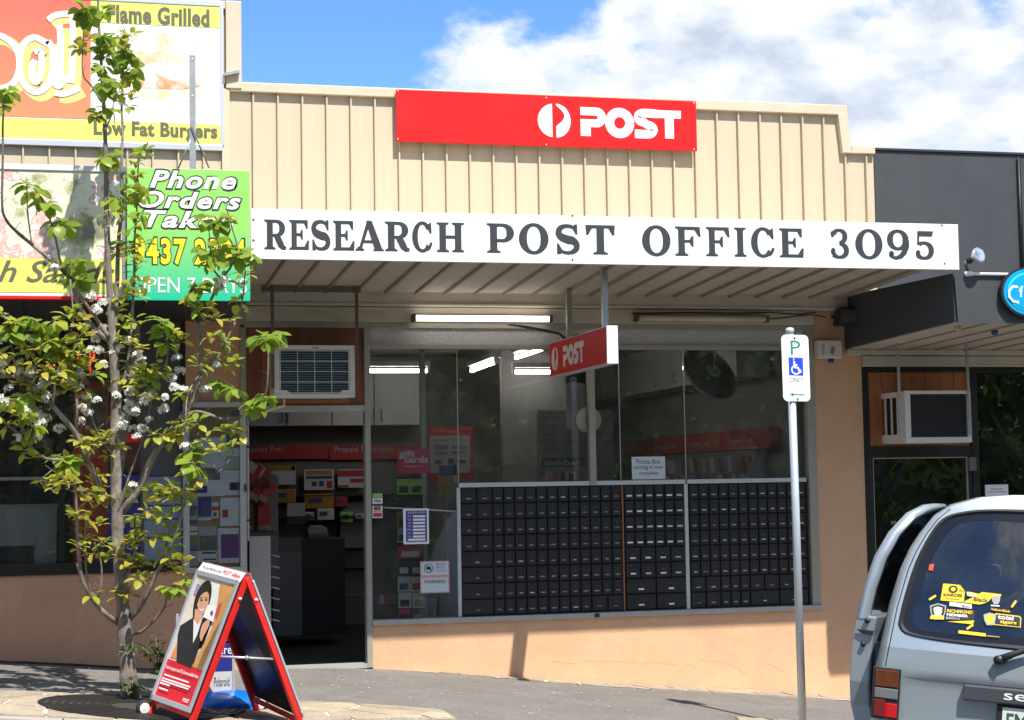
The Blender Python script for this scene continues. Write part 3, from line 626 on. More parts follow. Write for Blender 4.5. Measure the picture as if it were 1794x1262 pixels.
# hanging sign under the awning, square to the shopfront
YN, YFAR = -1.72, -.07
XH = XX(1082, 603, YN)
ztop = (ZZ(1080, 569.4, YN)+ZZ(977.5, 603.2, YFAR))/2; zbot = (ZZ(1082.8, 636, YN)+ZZ(980.5, 663, YFAR))/2
HS = thing('hanging_sign', (XH, (YN+YFAR)/2, zbot), 'double sided red POST lightbox hanging from the awning soffit', 'sign')
TH = .085
b = MB(); b.box(XH-TH+.004, XH-.0, YN+.012, YFAR, zbot+.006, ztop-.006); b.build('panel', mat('shaded_signal_red', (.56, .008, .01), .6, var=.05, spec=.25), HS)  # signal red made deeper: the shade under the awning is in the colour
b = MB(); b.box(XH-TH, XH+.004, YN, YN+.014, zbot, ztop); b.build('end_cap', M['white'], HS, bevel=.003)
for zz in (zbot, ztop-.008):
    b = MB(); b.box(XH-TH+.002, XH+.002, YN+.014, YFAR, zz, zz+.008); b.build('edge_trim', M['sill'], HS)
hh = ztop-zbot; LN = YFAR-YN
XFACE = XH-TH+.0025                                       # face looking to the camera's side
for (xf, sgn) in ((XFACE, -1), (XH+.0015, 1)):
    if sgn < 0: O = Vector((xf, YFAR, zbot)); U = Vector((0, -1, 0))
    else: O = Vector((xf, YN, zbot)); U = Vector((0, 1, 0))
    r_ = hh*.345
    lt = []; xx = .12+2*r_+.10; hl = hh*.59; w = hl*.84
    for ch, ww in (('P', .86), ('O', 1.0), ('S', .85), ('T', .84)): lt.append((ch, xx, xx+hl*ww, hh*.21, hh*.21+hl)); xx += hl*ww-.004
    post_mark(HS, mat('dull_white', (.62, .6, .57), .5, var=.05), O, U, Vector((0, 0, 1)), Vector((sgn, 0, 0)), (.06+r_, hh*.5, r_), lt)
for (u, v0, v1, yy, m) in ((1060, 475, 572, YN+.32, 'galv'), (997, 500, 594, YFAR-.32, 'frame')):
    x = XX(u, 540, yy); zt = ZS_F+.01+(ZS_B-ZS_F)*((yy-YA)/(-YA))
    b = MB(); b.box(x-.03, x+.025, yy-.004, yy+.004, ztop-.01, zt); b.box(x-.03, x-.022, yy-.04, yy-.004, ztop-.01, zt); b.build('hanger_post', M[m], HS)
b = MB(); b.tube([(XH-.06, -.5, ztop), (XH-.1, -.45, ztop+.05), (XH-.25, -.3, ztop+.10), (XH-.45, -.12, ztop+.16)], .012, 6); b.build('power_cable', M['cable'], HS); b = MB(); b.tube([(XH-.02, -.35, ztop+.02), (XH+.12, -.25, ztop+.06), (XH+.28, -.12, ztop+.05)], .011, 6); b.build('power_cable', M['cable'], HS)
# ================================================================ private box cabinets
M['box_door'] = mat('black_box_door', (.016, .0165, .019), .42, var=.25, vscale=12, bump=.05, bscale=40)
M['box_body'] = mat('black_cabinet', (.008, .008, .009), .6, var=.2)
M['box_lock'] = mat('brass_lock', (.14, .13, .11), .45, metal=.6, var=.3)
PLATES = [mat('number_plate_%d' % i, (c, c, c*1.02), .5, var=.1) for i, c in enumerate((.28, .42, .60, .85))]
M['cab_white'] = mat('white_cabinet_trim', (.55, .57, .58), .5, var=.08, vscale=8, dirt=.2, dirtcol=(.4, .36, .3))
def door_mesh(w, h, pw, ph, plate):
    b = MB(); g = .0035; d = .010
    # bevelled door leaf
    x0, x1, z0, z1 = -w/2+g, w/2-g, -h/2+g, h/2-g; e = .004
    b.add([(x0, 0, z0), (x1, 0, z0), (x1, 0, z1), (x0, 0, z1), (x0+e, -d, z0+e), (x1-e, -d, z0+e), (x1-e, -d, z1-e), (x0+e, -d, z1-e)], [(4, 5, 6, 7), (0, 1, 5, 4), (1, 2, 6, 5), (2, 3, 7, 6), (3, 0, 4, 7)], 0)
    b.box(-pw/2, pw/2, -d-.003, -d-.0003, -h*.20-ph/2, -h*.20+ph/2, 1)
    b.lathe((0, -d-.0002, h*.10), (0, -1, 0), [(0, .006), (.004, .005)], 6, 2)
    return b.mesh('box_door', [M['box_door'], PLATES[plate], M['box_lock']])
YB = -.03+.05
_dm = {}
def cabinet(name, ub0, ub1, rows, label, bright, side_l, side_r):
    x0, x1 = XX(ub0, 960), XX(ub1, 960); z0, z1 = Z_SILL1+.012, ZZ(1000, 851.5)
    t = thing(name, ((x0+x1)/2, .2, Z_SILL1), label, 'letterbox cabinet', 'private letterbox cabinets in the window')
    bar('carcass', x0, x1, z0-.01, z1+.002, YB+.006, .45, M['box_body'], t, 0)
    rh = (z1-z0)/8
    for r, row in enumerate(rows):
        tot = sum(w for w, k in row); x = x0
        for w, k in row:
            ww = (x1-x0)*w/tot
            if k:
                br = min(3, max(0, int(random.gauss(bright+.4, .8)))); pw = .048 if bright > 1.5 else random.choice((.03, .036, .04)); ph = .014 if bright > 1.5 else random.choice((.007, .009, .010))
                key = (round(ww, 4), pw, ph, br)
                if key not in _dm: _dm[key] = door_mesh(ww, rh, pw, ph, br)
                link('box_door', _dm[key], t, loc=(x+ww/2, YB, z1-rh*(r+.5)))
            x += ww
    bar('top_rail', x0-.012, x1+.012, z1+.002, ZZ(1000, 843.5), YB-.012, .46, M['cab_white'], t)
    if side_l: bar('side_stile', x0-side_l, x0-.001, z0-.01, z1+.001, YB-.012, .46, M['cab_white'], t)
    if side_r: bar('side_stile', x1+.001, x1+side_r, z0-.01, z1+.001, YB-.010, .46, M['cab_white'] if side_r > .02 else M['trim'], t)
    return t
random.seed(21)
n12 = [(1, 1)]*12
cabinet('letterbox_cabinet', 808.5, 1091.5, [[(1.45, 1)]*2+n12]*4+[[(2.9, 1)]+n12]*3+[[(2.9, 1)]+[(1, 1)]*9+[(1.5, 1)]*2], 'widest black private letterbox cabinet with faint number plates and white left edge', .4, .03, .016)
cabinet('letterbox_cabinet', 1096, 1201.5, [[(1, 1)]*6]*4+[[(1.5, 1)]*4]*2+[[(3, 1)]*2]*2, 'narrow middle black letterbox cabinet with bright white number plates', 2.6, 0, .035)
cabinet('letterbox_cabinet', 1210, 1415, [[(1, 1)]*12]*6+[[(1.5, 1)]*2+[(1, 1)]*3+[(1.5, 1)]*4, [(1.5, 1)]*2+[(1, 1)]*3+[(3, 1)]*2], 'black letterbox cabinet beside the right window jamb with grey number plates', 1.2, 0, 0)

# ================================================================ room behind the glass
ROOM_Y = 4.3; XR_W = 6.36; XL_W = XX(431, 900); ZC = 2.86
M['in_wall'] = mat('interior_wall', (.20, .195, .185), .8, var=.06)
M['in_wall_dark'] = mat('interior_back_wall', (.15, .145, .135), .8, var=.06)
M['in_ceil'] = mat('interior_ceiling', (.20, .195, .185), .85, var=.05)
M['carpet'] = mat('dark_carpet', (.018, .018, .02), .95, var=.2, vscale=40)
M['laminate'] = mat('white_laminate', (.40, .385, .38), .5, var=.04)
M['laminate_grey'] = mat('grey_laminate', (.16, .16, .16), .5, var=.05)
M['blackish'] = mat('black_fitting', (.02, .02, .022), .6, var=.1)
M['post_red'] = mat('interior_red_header', (.34, .02, .022), .55, var=.05)
M['tube'] = emit_mat('lit_tube', (1, .97, .92), 11)
def S_(name, m, *bx): b = MB(); b.box(*bx); return b.build(name, m, kind='structure')
S_('interior_floor', M['carpet'], X_NB0-.1, XR_W+.3, .12, 6.1, -.05, .0)
S_('interior_ceiling', M['in_ceil'], X_NB0-.1, XR_W+.3, .1, 6.1, ZC, ZC+.08)
S_('interior_back_wall', M['in_wall_dark'], X_NB0-.1, XX(880, 700, 3.3)+.3, ROOM_Y, ROOM_Y+.1, -.05, ZC)
S_('interior_rear_wall', M['in_wall_dark'], X_NB0-.1, XR_W+.3, 6.1, 6.2, -.05, ZC)
S_('interior_side_wall', M['in_wall'], XR_W, XR_W+.1, .12, 6.1, 0, ZC)
S_('interior_side_wall', M['in_wall'], X_NB0-.2, X_NB0-.1, .12, 6.1, 0, ZC)
S_('interior_partition', M['in_wall'], XX(880, 700, 3.3), XX(992, 700, 3.3), 3.3, 3.4, 0, ZC)
YW = ROOM_Y-.02
# cupboards on the back wall (left part)
cb = thing('wall_cupboard', (PY(540, 700, YW-.3).x, YW, ZZ(540, 746, YW-.32)), 'white wall cupboards high on the back wall behind the doorway', 'cupboard')
zc0 = ZZ(540, 746, YW-.32)
for u0, u1 in ((432, 501), (502, 581), (582, 655), (656, 737)):
    xa, xb = XX(u0, 720, YW-.32), XX(u1, 720, YW-.32); b = MB(); b.box(xa+.002, xb-.002, YW-.32, YW, zc0, zc0+.62); o = b.build('cupboard_door', M['laminate'], cb, bevel=.003)
for u in (494, 504, 655, 668):
    x = XX(u, 735, YW-.33); b = MB(); b.tube([(x, YW-.32, zc0+.04), (x, YW-.345, zc0+.04), (x, YW-.345, zc0+.16), (x, YW-.32, zc0+.16)], .006, 6); b.build('handle', M['blackish'], cb)
# header boards
M['hdr_text'] = mat('header_lettering', (.42, .33, .32), .6, var=.03)
def header(u0, u1, v0, v1, Y, text, tu0, tu1, tv0, tv1, label):
    a, c = PY(u0, v1, Y), PY(u1, v0, Y); t = thing('header_board', ((a.x+c.x)/2, Y, a.z), label, 'header board', 'red header boards above the shelves')
    bar('board', a.x, c.x, a.z, c.z, Y, Y+.03, M['post_red'], t, 0)
    if text:
        b = MB(); o = PY(tu0, tv1, Y-.002); put_text(b, text, o, (PY(tu1, tv1, Y).x-o.x, 0, 0), (0, 0, ZZ(tu0, tv0, Y)-ZZ(tu0, tv1, Y))); b.build('lettering', M['hdr_text'], t)
header(400, 574.5, 780, 806, YW-.1, 'Express Post', 428, 496, 782, 795, 'red header board reading Express Post on the back wall')
header(577.5, 737, 780, 806, YW-.1, 'Prepaid Envelopes', 586, 688, 782, 796, 'red header board reading Prepaid Envelopes on the back wall')
# side wall: cupboards and header running into the room
def at_x(u, v, X):
    d = ray(u, v); t = (X-CAM.x)/d.x; return CAM+d*t
XWf = XR_W-.33
cs = thing('wall_cupboard', (XR_W, 2.2, 2.1), 'row of white wall cupboards along the right side wall above the card racks', 'cupboard')
pa, pb = at_x(1183, 672, XWf), at_x(1045, 712, XWf)
ya, yb = .75, 5.6; zb_ = at_x(1120, 690, XWf).z
for i in range(8):
    y0 = ya+(yb-ya)*i/8; b = MB(); b.box(XWf, XR_W-.002, y0+.002, y0+(yb-ya)/8-.002, zb_, zb_+.66); b.build('cupboard_door', M['laminate'], cs, bevel=.003)
    for dy in (.07, .12):
        y_ = y0+(yb-ya)/8-.05-dy*0.8; b = MB(); b.tube([(XWf, y_, zb_+.05), (XWf-.025, y_, zb_+.05), (XWf-.025, y_, zb_+.15), (XWf, y_, zb_+.15)], .006, 6); b.build('handle', M['galv'], cs)
XHd = XR_W-.12
h0, h1 = at_x(1347, 766, XHd), at_x(1092, 800, XHd)
ht = thing('header_board', (XHd, (h0.y+h1.y)/2, h0.z), 'long red header board on the right side wall reading Greeting Cards', 'header board', 'red header boards above the shelves')
zh1, zh0 = at_x(1347, 748, XHd).z, at_x(1347, 785, XHd).z
b = MB(); b.box(XHd, XR_W-.001, h0.y, min(h1.y, 5.6), zh0, zh1); b.build('board', M['post_red'], ht)
for (u0, u1) in ((1277, 1318), (1208, 1243), (1146, 1180), (1097, 1125)):
    p0, p1 = at_x(u0, 770, XHd-.003), at_x(u1, 770, XHd-.003); b = MB(); put_text(b, 'Greeting Cards', (p0.x, p0.y, zh0+.045), (0, p1.y-p0.y, 0), (0, 0, .07)); b.build('lettering', M['hdr_text'], ht)
# greeting card racks on the side wall: tiers of little cards, each card a part
random.seed(4)
CARDC = [mat('card_%d' % i, c, .6, var=.25, vscale=25) for i, c in enumerate([(.42, .4, .38), (.32, .08, .07), (.08, .10, .2), (.35, .33, .3), (.30, .16, .16), (.09, .14, .1), (.33, .26, .10), (.05, .05, .055), (.22, .2, .24), (.40, .36, .36)])]
rk = thing('card_rack', (XR_W-.2, 1.9, 0), 'tiered rack of greeting cards along the right side wall under the red header', 'card rack')
b = MB(); b.box(XR_W-.12, XR_W-.002, .9, 5.5, 0, zh0-.01); b.build('rack_back', M['laminate_grey'], rk)
b = MB(); b.prism([(XR_W-.42, .88, 0), (XR_W-.42, .88, .95), (XR_W-.10, .88, zh0), (XR_W-.002, .88, zh0), (XR_W-.002, .88, 0)], (0, .02, 0)); b.build('end_panel', M['laminate'], rk)
cm = [(lambda m: (lambda b: (b.box(-.002, .002, -.055, .055, 0, .15), b.mesh('card', m))[1])(MB()))(m) for m in CARDC]
for r in range(5):
    z = zh0-.06-.17*(r+1)+.02; xk = XR_W-.14-.05*r
    b = MB(); b.box(xk-.03, XR_W-.12, .92, 5.4, z-.02, z-.008); b.build('tier_shelf', M['laminate_grey'], rk)
    y = .98
    while y < 5.3:
        if rnd() < .93: link('card', random.choice(cm), rk, loc=(xk, y, z), rot=(0, -.12, 0))
        y += .118
# partition posters and slat unit
def panel_at(name, u0, u1, v0, v1, Y, m, par=None, th=.01, **k):
    a, c = PY(u0, v1, Y), PY(u1, v0, Y); return bar(name, a.x, c.x, a.z, c.z, Y, Y+th, m, par, 0, **k)
def text_at(par, body, u0, u1, v0, v1, Y, m, bold=0, shear=0, name='lettering', spacing=1.0, align='LEFT'):
    b = MB(); um = (u0+u1)/2; o = PY(u0, v1, Y); put_text(b, body, (o.x, Y, ZZ(um, v1, Y)), (XX(u1, v1, Y)-o.x, 0, 0), (0, 0, ZZ(um, v0, Y)-ZZ(um, v1, Y)), bold=bold, shear=shear, spacing=spacing, align=align); return b.build(name, m, par)
M['poster_grey'] = mat('poster_paper', (.30, .30, .31), .6, var=.05)
M['poster_ink'] = mat('poster_ink', (.06, .06, .08), .6, var=.1)
bp_ = thing('framed_poster', PY(790, 845, 3.2), 'red framed bill payment poster with POST heading hanging at the back', 'poster')
panel_at('frame_panel', 752, 828.5, 747, 844, 3.2, M['post_red'], bp_); panel_at('sheet', 753.5, 823, 763, 830, 3.195, M['poster_grey'], bp_, .004)
text_at(bp_, 'POST billpay', 760, 803, 753, 760, 3.192, M['hdr_text'])
text_at(bp_, 'Pay these bills here', 760, 816, 768, 775, 3.19, mat('poster_red_ink', (.22, .05, .05), .6))
for (a, c, d, e) in ((760, 786, 779, 786), (792, 816, 780, 785), (763, 775, 806, 813), (785, 795, 803, 813), (805, 816, 806, 812), (762, 785, 791, 797), (792, 815, 790, 795)):
    panel_at('bill_emblem', a, c, d, e, 3.191, random.choice([M['poster_ink'], mat('poster_grey2', (.16, .17, .22), .6)]), bp_, .002)
for u in (752, 826): b = MB(); p = PY(u, 747, 3.21); b.tube([p, p+Vector((0, 0, .09))], .008, 6); b.build('hook', M['blackish'], bp_)
sl_ = thing('slat_wall_unit', PY(990, 845, 2.6), 'grey slat wall unit with pen packs and a dark pen brand strip', 'display unit')
for i in range(9):
    z = ZZ(990, 845, 2.6)+i*.081; bar('slat', XX(943, 780, 2.6), XX(1075, 780, 2.6), z, z+.076, 2.6, 2.62, mat('slat_grey', (.145, .142, .135), .6, var=.06), sl_, .003)
bar('backing', XX(943, 780, 2.6), XX(1075, 780, 2.6), ZZ(990, 845, 2.6)-.3, ZZ(990, 725, 2.6), 2.621, 2.65, M['blackish'], sl_, 0)
panel_at('brand_strip', 950, 1021, 803, 817, 2.585, M['blackish'], sl_); text_at(sl_, 'uni-ball', 954, 1018, 806, 815, 2.582, M['poster_grey'], .02)
for k in range(9): panel_at('pen_pack', 956+k*7, 961+k*7, 826, 842, 2.57, random.choice(CARDC), sl_)
# ceiling lights inside
def batten(p0, p1, label, lit=True):
    p0, p1 = Vector(p0), Vector(p1); t = thing('ceiling_batten_light', (p0+p1)/2, label, 'batten light', 'lit fluorescent battens inside the post office')
    d = (p1-p0).normalized(); n = Vector((0, 0, 1)); s = d.cross(n).normalized()
    b = MB(); b.obox(p0-s*.05+n*.045, p1-p0, s*.1, n*.05); b.build('housing', M['laminate'], t)
    b = MB(); b.tube([p0+d*.02, p1-d*.02], .019, 10); b.build('tube', M['tube'], t)
    for p in (p0, p1-d*.025): b = MB(); b.obox(p-s*.022-n*.022, d*.025, s*.044, n*.07); b.build('lamp_holder', M['laminate'], t)
zt = ZC-.12
def at_z(u, v, z): d = ray(u, v); return CAM+d*((z-CAM.z)/d.z)
batten(at_z(640, 650, 2.62), at_z(640, 650, 2.62)+Vector(((XX(752, 650, at_z(640, 650, 2.62).y)-at_z(640, 650, 2.62).x), 0, 0)), 'lit batten light high behind the left window pane near the cupboards')
p = at_z(826, 650, 2.66); q = at_z(870, 634, 2.66); batten(p, q, 'short-looking lit batten pointing into the room behind the middle pane')
p = at_z(904, 627, 2.68); q = at_z(955, 610, 2.68); batten(p, q, 'lit batten pointing into the room close under the transom bar')
p = PY(897, 652, 3.0); batten(p, p+Vector((.55, 0, 0)), 'lit batten parallel to the window behind the hanging sign')
# convex mirror and round disc
mt = thing('convex_mirror', PY(1243, 610, .55), 'large round convex security mirror hanging from the ceiling seen from behind', 'mirror')
c = PY(1243, 655, .5); ax = (Vector((.30, -.80, .52))).normalized()
b = MB(); b.lathe(c, ax, [(-.015, .285), (.0, .292), (.012, .29), (.012, .28)], 40); b.build('rim', mat('mirror_rim', (.30, .28, .25), .4), mt)
b = MB(); b.lathe(c, ax, [(.010, .281), (.02, .26), (.045, .16), (.055, .06)], 40); b.build('bowl', mat('mirror_back', (.028, .027, .026), .35, var=.2), mt)
b = MB(); b.lathe(c, ax, [(.05, .085), (.075, .08), (.08, .05)], 20); b.build('hub', mat('mirror_hub', (.26, .25, .22), .4, var=.3, vscale=30), mt)
b = MB(); b.tube([c+ax*.08, c+ax*.09+Vector((0, 0, .1)), (c.x, c.y-.05, ZC)], .009, 8); b.build('stem', M['laminate'], mt)
dk = thing('round_disc', PY(1031, 760, .09), 'pale yellow round disc hung inside the glass behind the window post', 'disc')
c = PY(1031, 736, .12); b = MB(); b.lathe(c, (0, -1, 0), [(0, .112), (.012, .113), (.014, .108)], 36); b.build('plate', mat('pale_yellow', (.80, .74, .42), .5, var=.05), dk)
b = MB(); b.lathe(c+Vector((0, -.0145, 0)), (0, -1, 0), [(0, .048), (.003, .048), (.0035, .042), (.0035, .001)], 28); b.build('inner_ring', mat('pale_yellow2', (.66, .60, .32), .5), dk)
b = MB(); b.box(c.x-.008, c.x+.010, c.y-.022, c.y-.018, c.z-.025, c.z+.022); b.build('slot', M['blackish'], dk)
# counter, monitor and displays seen through the doorway
ct = thing('service_counter', (XX(500, 1000, 1.6), 1.7, 0), 'grey service counter with white end panel and brochure prongs inside the doorway', 'counter')
ye = .35
bar('end_panel', XX(437, 1000, ye), XX(474.5, 1000, ye), 0, ZZ(455, 939, ye), ye, ye+.03, M['laminate'], ct)
bar('counter_top', XX(434, 940, ye), XX(474, 940, ye)+.06, ZZ(455, 939, ye), ZZ(455, 939, ye)+.03, ye-.01, ye+1.4, M['blackish'], ct)
bar('side_panel', XX(474.5, 1000, ye)-.03, XX(474.5, 1000, ye), 0, ZZ(455, 939, ye)-.002, ye+.03, ye+1.3, M['laminate_grey'], ct)
for i, v in enumerate((972, 991.5, 1010, 1028.5, 1047, 1067, 1085)):
    p = PY(474, v, ye+.015); b = MB(); b.tube([p, p+Vector((.075, 0, -.02))], .006, 6); b.build('prong', M['laminate'], ct)
yc = 1.9
bar('counter_front', XX(478, 1000, yc), XX(529, 1000, yc), 0.10, ZZ(500, 966, yc), yc, yc+.03, M['laminate_grey'], ct)
bar('counter_upstand', XX(478, 1000, yc), XX(529, 1000, yc), ZZ(500, 966, yc), ZZ(500, 942, yc), yc+.01, yc+.04, mat('upstand', (.10, .10, .10), .5), ct)
bar('counter_body', XX(478, 1000, yc), XX(600, 1000, yc+.2), 0.10, ZZ(500, 942, yc)-.02, yc+.05, yc+.7, M['blackish'], ct)
bar('right_counter_panel', XX(600, 1040, 2.3), XX(645, 1040, 2.3), ZZ(620, 1076, 2.3), ZZ(620, 1042, 2.3), 2.3, 2.33, M['laminate_grey'], ct)
mo = thing('computer_monitor', PY(516, 925, 2.2), 'pale flat monitor tilted on a black stand on the service counter', 'monitor')
b = MB(); o = PY(503, 905, 2.2); b.obox(o, (.17, 0, 0), (.01, .06, .125), (0, .03, -.012)); b.build('screen', M['laminate'], mo)
bar('base', XX(502, 918, 2.2), XX(537, 918, 2.2), ZZ(515, 919, 2.2), ZZ(515, 907, 2.2), 2.15, 2.4, M['blackish'], mo)
pt = thing('receipt_printer', PY(558, 945, 2.3), 'small grey receipt printer on the counter in front of the postal shelves', 'printer')
b = MB(); a = PY(540, 943, 2.2); b.prism([(a.x, 2.2, a.z), (a.x, 2.42, a.z), (a.x, 2.42, a.z+.09), (a.x, 2.3, a.z+.10), (a.x, 2.2, a.z+.045)], (.19, 0, 0)); b.build('case', M['laminate_grey'], pt, bevel=.008)
bar('paper_slot', a.x+.03, a.x+.16, a.z+.09, a.z+.115, 2.3, 2.36, M['laminate'], pt, .004)
# postal shelves on the back wall with packs
sh = thing('postal_shelf', (XX(560, 900, YW), YW-.2, 0), 'grey shelving with mailing packs on the back wall behind the counter', 'shelf')
bar('back_panel', XX(432, 900, YW-.05), XX(737, 900, YW-.05), .6, ZZ(540, 808, YW-.05), YW-.05, YW-.04, mat('shelf_grey', (.13, .128, .12), .7), sh, 0)
for v in (868, 905): bar('shelf_board', XX(460, v, YW-.3), XX(737, v, YW-.3), ZZ(560, v, YW-.3)-.012, ZZ(560, v, YW-.3), YW-.3, YW-.05, M['blackish'], sh, 0)
M['amber'] = mat('amber_card', (.36, .20, .035), .6, var=.1); M['navy'] = mat('navy_card', (.05, .06, .16), .6, var=.1); M['paper_in'] = mat('white_card', (.5, .5, .53), .6, var=.05); M['red_card'] = mat('red_card', (.40, .035, .03), .55, var=.08); M['kraft'] = mat('kraft_card', (.36, .25, .15), .7, var=.1); M['lime'] = mat('lime_card', (.28, .55, .10), .6, var=.1)
def poster(label, u0, u1, v0, v1, Y, bands, name='shelf_poster', cat='poster', grp='postal product cards on the back shelves'):
    t = thing(name, PY((u0+u1)/2, v1, Y), label, cat, grp); panel_at('card', u0, u1, v0, v1, Y, M['paper_in'], t, .008)
    for (a, c, d, e, m) in bands: panel_at('print', u0+(u1-u0)*a, u0+(u1-u0)*c, v0+(v1-v0)*d, v0+(v1-v0)*e, Y-.003, M[m], t, .002)
poster('white card with amber heading strip and clear pocket on the back shelves', 470, 518, 815, 850, YW-.12, [(.02, .98, 0, .3, 'amber'), (.85, .98, .05, .25, 'red_card'), (.05, .25, .55, .72, 'red_card')])
poster('framed card with amber and navy bands and a small world map', 533, 585, 822, 859, YW-.14, [(.06, .94, .06, .28, 'amber'), (.06, .94, .32, .48, 'navy'), (.25, .42, .58, .82, 'navy'), (.5, .66, .56, .82, 'navy'), (.76, .94, .56, .92, 'red_card')])
poster('red and white card on the back shelves close to the door post', 592, 640, 822, 855, YW-.13, [(0, 1, .05, .4, 'red_card'), (.45, 1, .5, .72, 'red_card'), (0, .4, .85, .98, 'red_card')])
for i, (u0, u1, v0, v1, m, lb) in enumerate(((478, 518, 857, 882, 'amber', 'dark amber mailing packs on the middle shelf'), (533, 585, 865, 892, 'amber', 'amber padded bags in a pile on the middle shelf'), (534, 552, 897, 912, 'paper_in', 'white satchel pack on the lower shelf'), (555, 585, 891, 912, 'paper_in', 'grey printed satchel pack on the lower shelf'), (586, 609, 870, 889, 'red_card', 'red mailing satchel pile right of the amber bags'), (597, 620, 897, 916, 'lime', 'lime green pack on the white display stand'), (622, 640, 900, 910, 'paper_in', 'small pale pack beside the lime green pack'))):
    a, c = PY(u0, v1, YW-.3), PY(u1, v0, YW-.3); t = thing('mailing_pack', ((a.x+c.x)/2, YW-.28, a.z), lb, 'pack', 'mailing packs on the back shelves')
    bar('pack_body', a.x, c.x, a.z, c.z, YW-.32+.02*(i % 3), YW-.2, M[m], t, .01); bar('pack_label', a.x+(c.x-a.x)*.15, a.x+(c.x-a.x)*.6, a.z+(c.z-a.z)*.4, a.z+(c.z-a.z)*.75, YW-.326+.02*(i % 3), YW-.3, M['navy'] if m != 'navy' else M['paper_in'], t, 0)
bar('display_back', XX(596, 890, YW-.2), XX(646, 890, YW-.2), ZZ(620, 960, YW-.2), ZZ(620, 880, YW-.2), YW-.2, YW-.18, M['laminate_grey'], sh, 0)
# boxes of prepaid envelopes near the door, red with kraft ends
def tilted_box(label, u0, v0, w, h, ang, Y, k=.3):
    p = PY(u0, v0, Y); ca, sa = math.cos(ang), math.sin(ang); t = thing('mailing_box', p, label, 'box', 'red and kraft mailing boxes on the display by the door')
    ux = Vector((ca, 0, -sa)); uz = Vector((-sa, 0, -ca)); b = MB(); b.obox(p, ux*w, uz*(h*(1-k)), (0, .10, 0)); b.build('red_sleeve', M['red_card'], t, bevel=.003)
    b = MB(); b.obox(p+uz*(h*(1-k)), ux*w, uz*(h*k), (0, .098, 0)); b.build('kraft_end', M['kraft'], t, bevel=.003)
tilted_box('tilted red mailing box with kraft end, first in the leaning row', 440, 828, .10, .19, .55, 1.2); tilted_box('tilted red mailing box with kraft end, middle of the leaning row', 453, 838, .10, .19, .55, 1.18); tilted_box('tilted red mailing box with kraft end, last of the leaning row', 472, 842, .09, .19, .6, 1.16)
tilted_box('upright red mailing box with kraft base beside the door jamb', 451, 884, .115, .27, 0, 1.3, .32); tilted_box('partly hidden upright red mailing box right at the door jamb', 433, 884, .05, .27, 0, 1.28, .3)
b = MB(); t = thing('envelope_bundle', PY(450, 812, 1.25), 'fan of red envelopes with white edges above the leaning boxes', 'envelopes')
for i in range(6):
    b = MB(); p = PY(438+i*5, 806+i*1.5, 1.25+.01*i); b.obox(p, Vector((.07, 0, -.05)), Vector((-.05, 0, -.09)), (0, .006, 0)); b.build('envelope', M['red_card'] if i % 3 else M['paper_in'], t)
ds = thing('display_stand', (XX(450, 900, 1.4), 1.4, 0), 'dark stepped display stand behind the mailing boxes by the door', 'display stand')
b = MB(); b.obox(PY(428, 812, 1.42), (.30, 0, -.12), (0, 0, -1.0), (0, .02, 0)); b.build('back_board', M['laminate_grey'], ds)
for v in (850, 938): p = PY(430, v, 1.1); b = MB(); b.box(p.x, p.x+.22, 1.1, 1.42, p.z-.02, p.z); b.build('step_shelf', M['blackish'], ds)

# ---- gift card rack and notices in the display window
YR = .17
gr = thing('gift_card_rack', (XX(722, 1080, YR), YR, 0), 'tall wire rack of hanging gift cards topped by a pink sign', 'card rack')
b = MB(); b.tube([(XX(735, 1000, YR+.06), YR+.06, 0.36), (XX(735, 1000, YR+.06), YR+.06, ZZ(735, 800, YR))], .012, 8); b.build('pole', M['blackish'], gr)
bar('rack_panel', XX(697, 900, YR+.03), XX(741, 900, YR+.03), ZZ(720, 1086, YR), ZZ(720, 836, YR), YR+.03, YR+.04, M['blackish'], gr)
M['pink'] = mat('gift_pink', (.75, .03, .13), .5, var=.03); M['gtext'] = mat('gift_text', (.75, .73, .73), .5, var=0)
panel_at('sign_card', 696.5, 752.5, 786.5, 830, YR-.06, M['pink'], gr, .006)
text_at(gr, 'gift', 699, 727, 789, 804, YR-.063, M['gtext'], .03); text_at(gr, 'cards', 709, 750, 799, 811, YR-.063, M['gtext'], .03); panel_at('text_line', 707, 741, 816.5, 818, YR-.063, M['gtext'], gr, .0006)
panel_at('sign_clip', 718, 736, 829, 838, YR-.05, M['blackish'], gr, .02)
packs = [(696, 718, 839, 867, 'lime', 'blackish'), (719, 741, 839, 867, 'lime', 'blackish'), (696, 712, 896, 925, 'amber', 'blackish'), (697, 712, 925, 951, 'paper_in', 'navy'), (697, 741, 955, 979, 'red_card', 'paper_in'), (697, 718, 983, 1008, 'blackish', 'paper_in'), (720, 741, 983, 1008, 'blackish', 'paper_in'), (697, 719, 1010, 1037, 'paper_in', 'navy'), (720, 738, 1010, 1037, 'paper_in', 'red_card'), (698, 721, 1038, 1066, 'paper_in', 'blackish'), (723, 744, 1038, 1066, 'paper_in', 'kraft'), (699, 719, 1067, 1086, 'pink', 'navy'), (721, 744, 1067, 1086, 'navy', 'lime')]
for (u0, u1, v0, v1, m1, m2) in packs:
    a, c = PY(u0, v1, YR-.02), PY(u1, v0, YR-.02); o = bar('hanging_pack', a.x, c.x, a.z, c.z, YR-.02, YR-.012, M[m1], gr, .002); panel_at('pack_print', u0+(u1-u0)*.15, u1-(u1-u0)*.15, v0+(v1-v0)*.45, v1-(v1-v0)*.12, YR-.023, M[m2], o, .002)
bro = thing('brochure_stand', PY(784, 860, .5), 'navy and yellow standing brochure holder beside the letterbox cabinet', 'brochure')
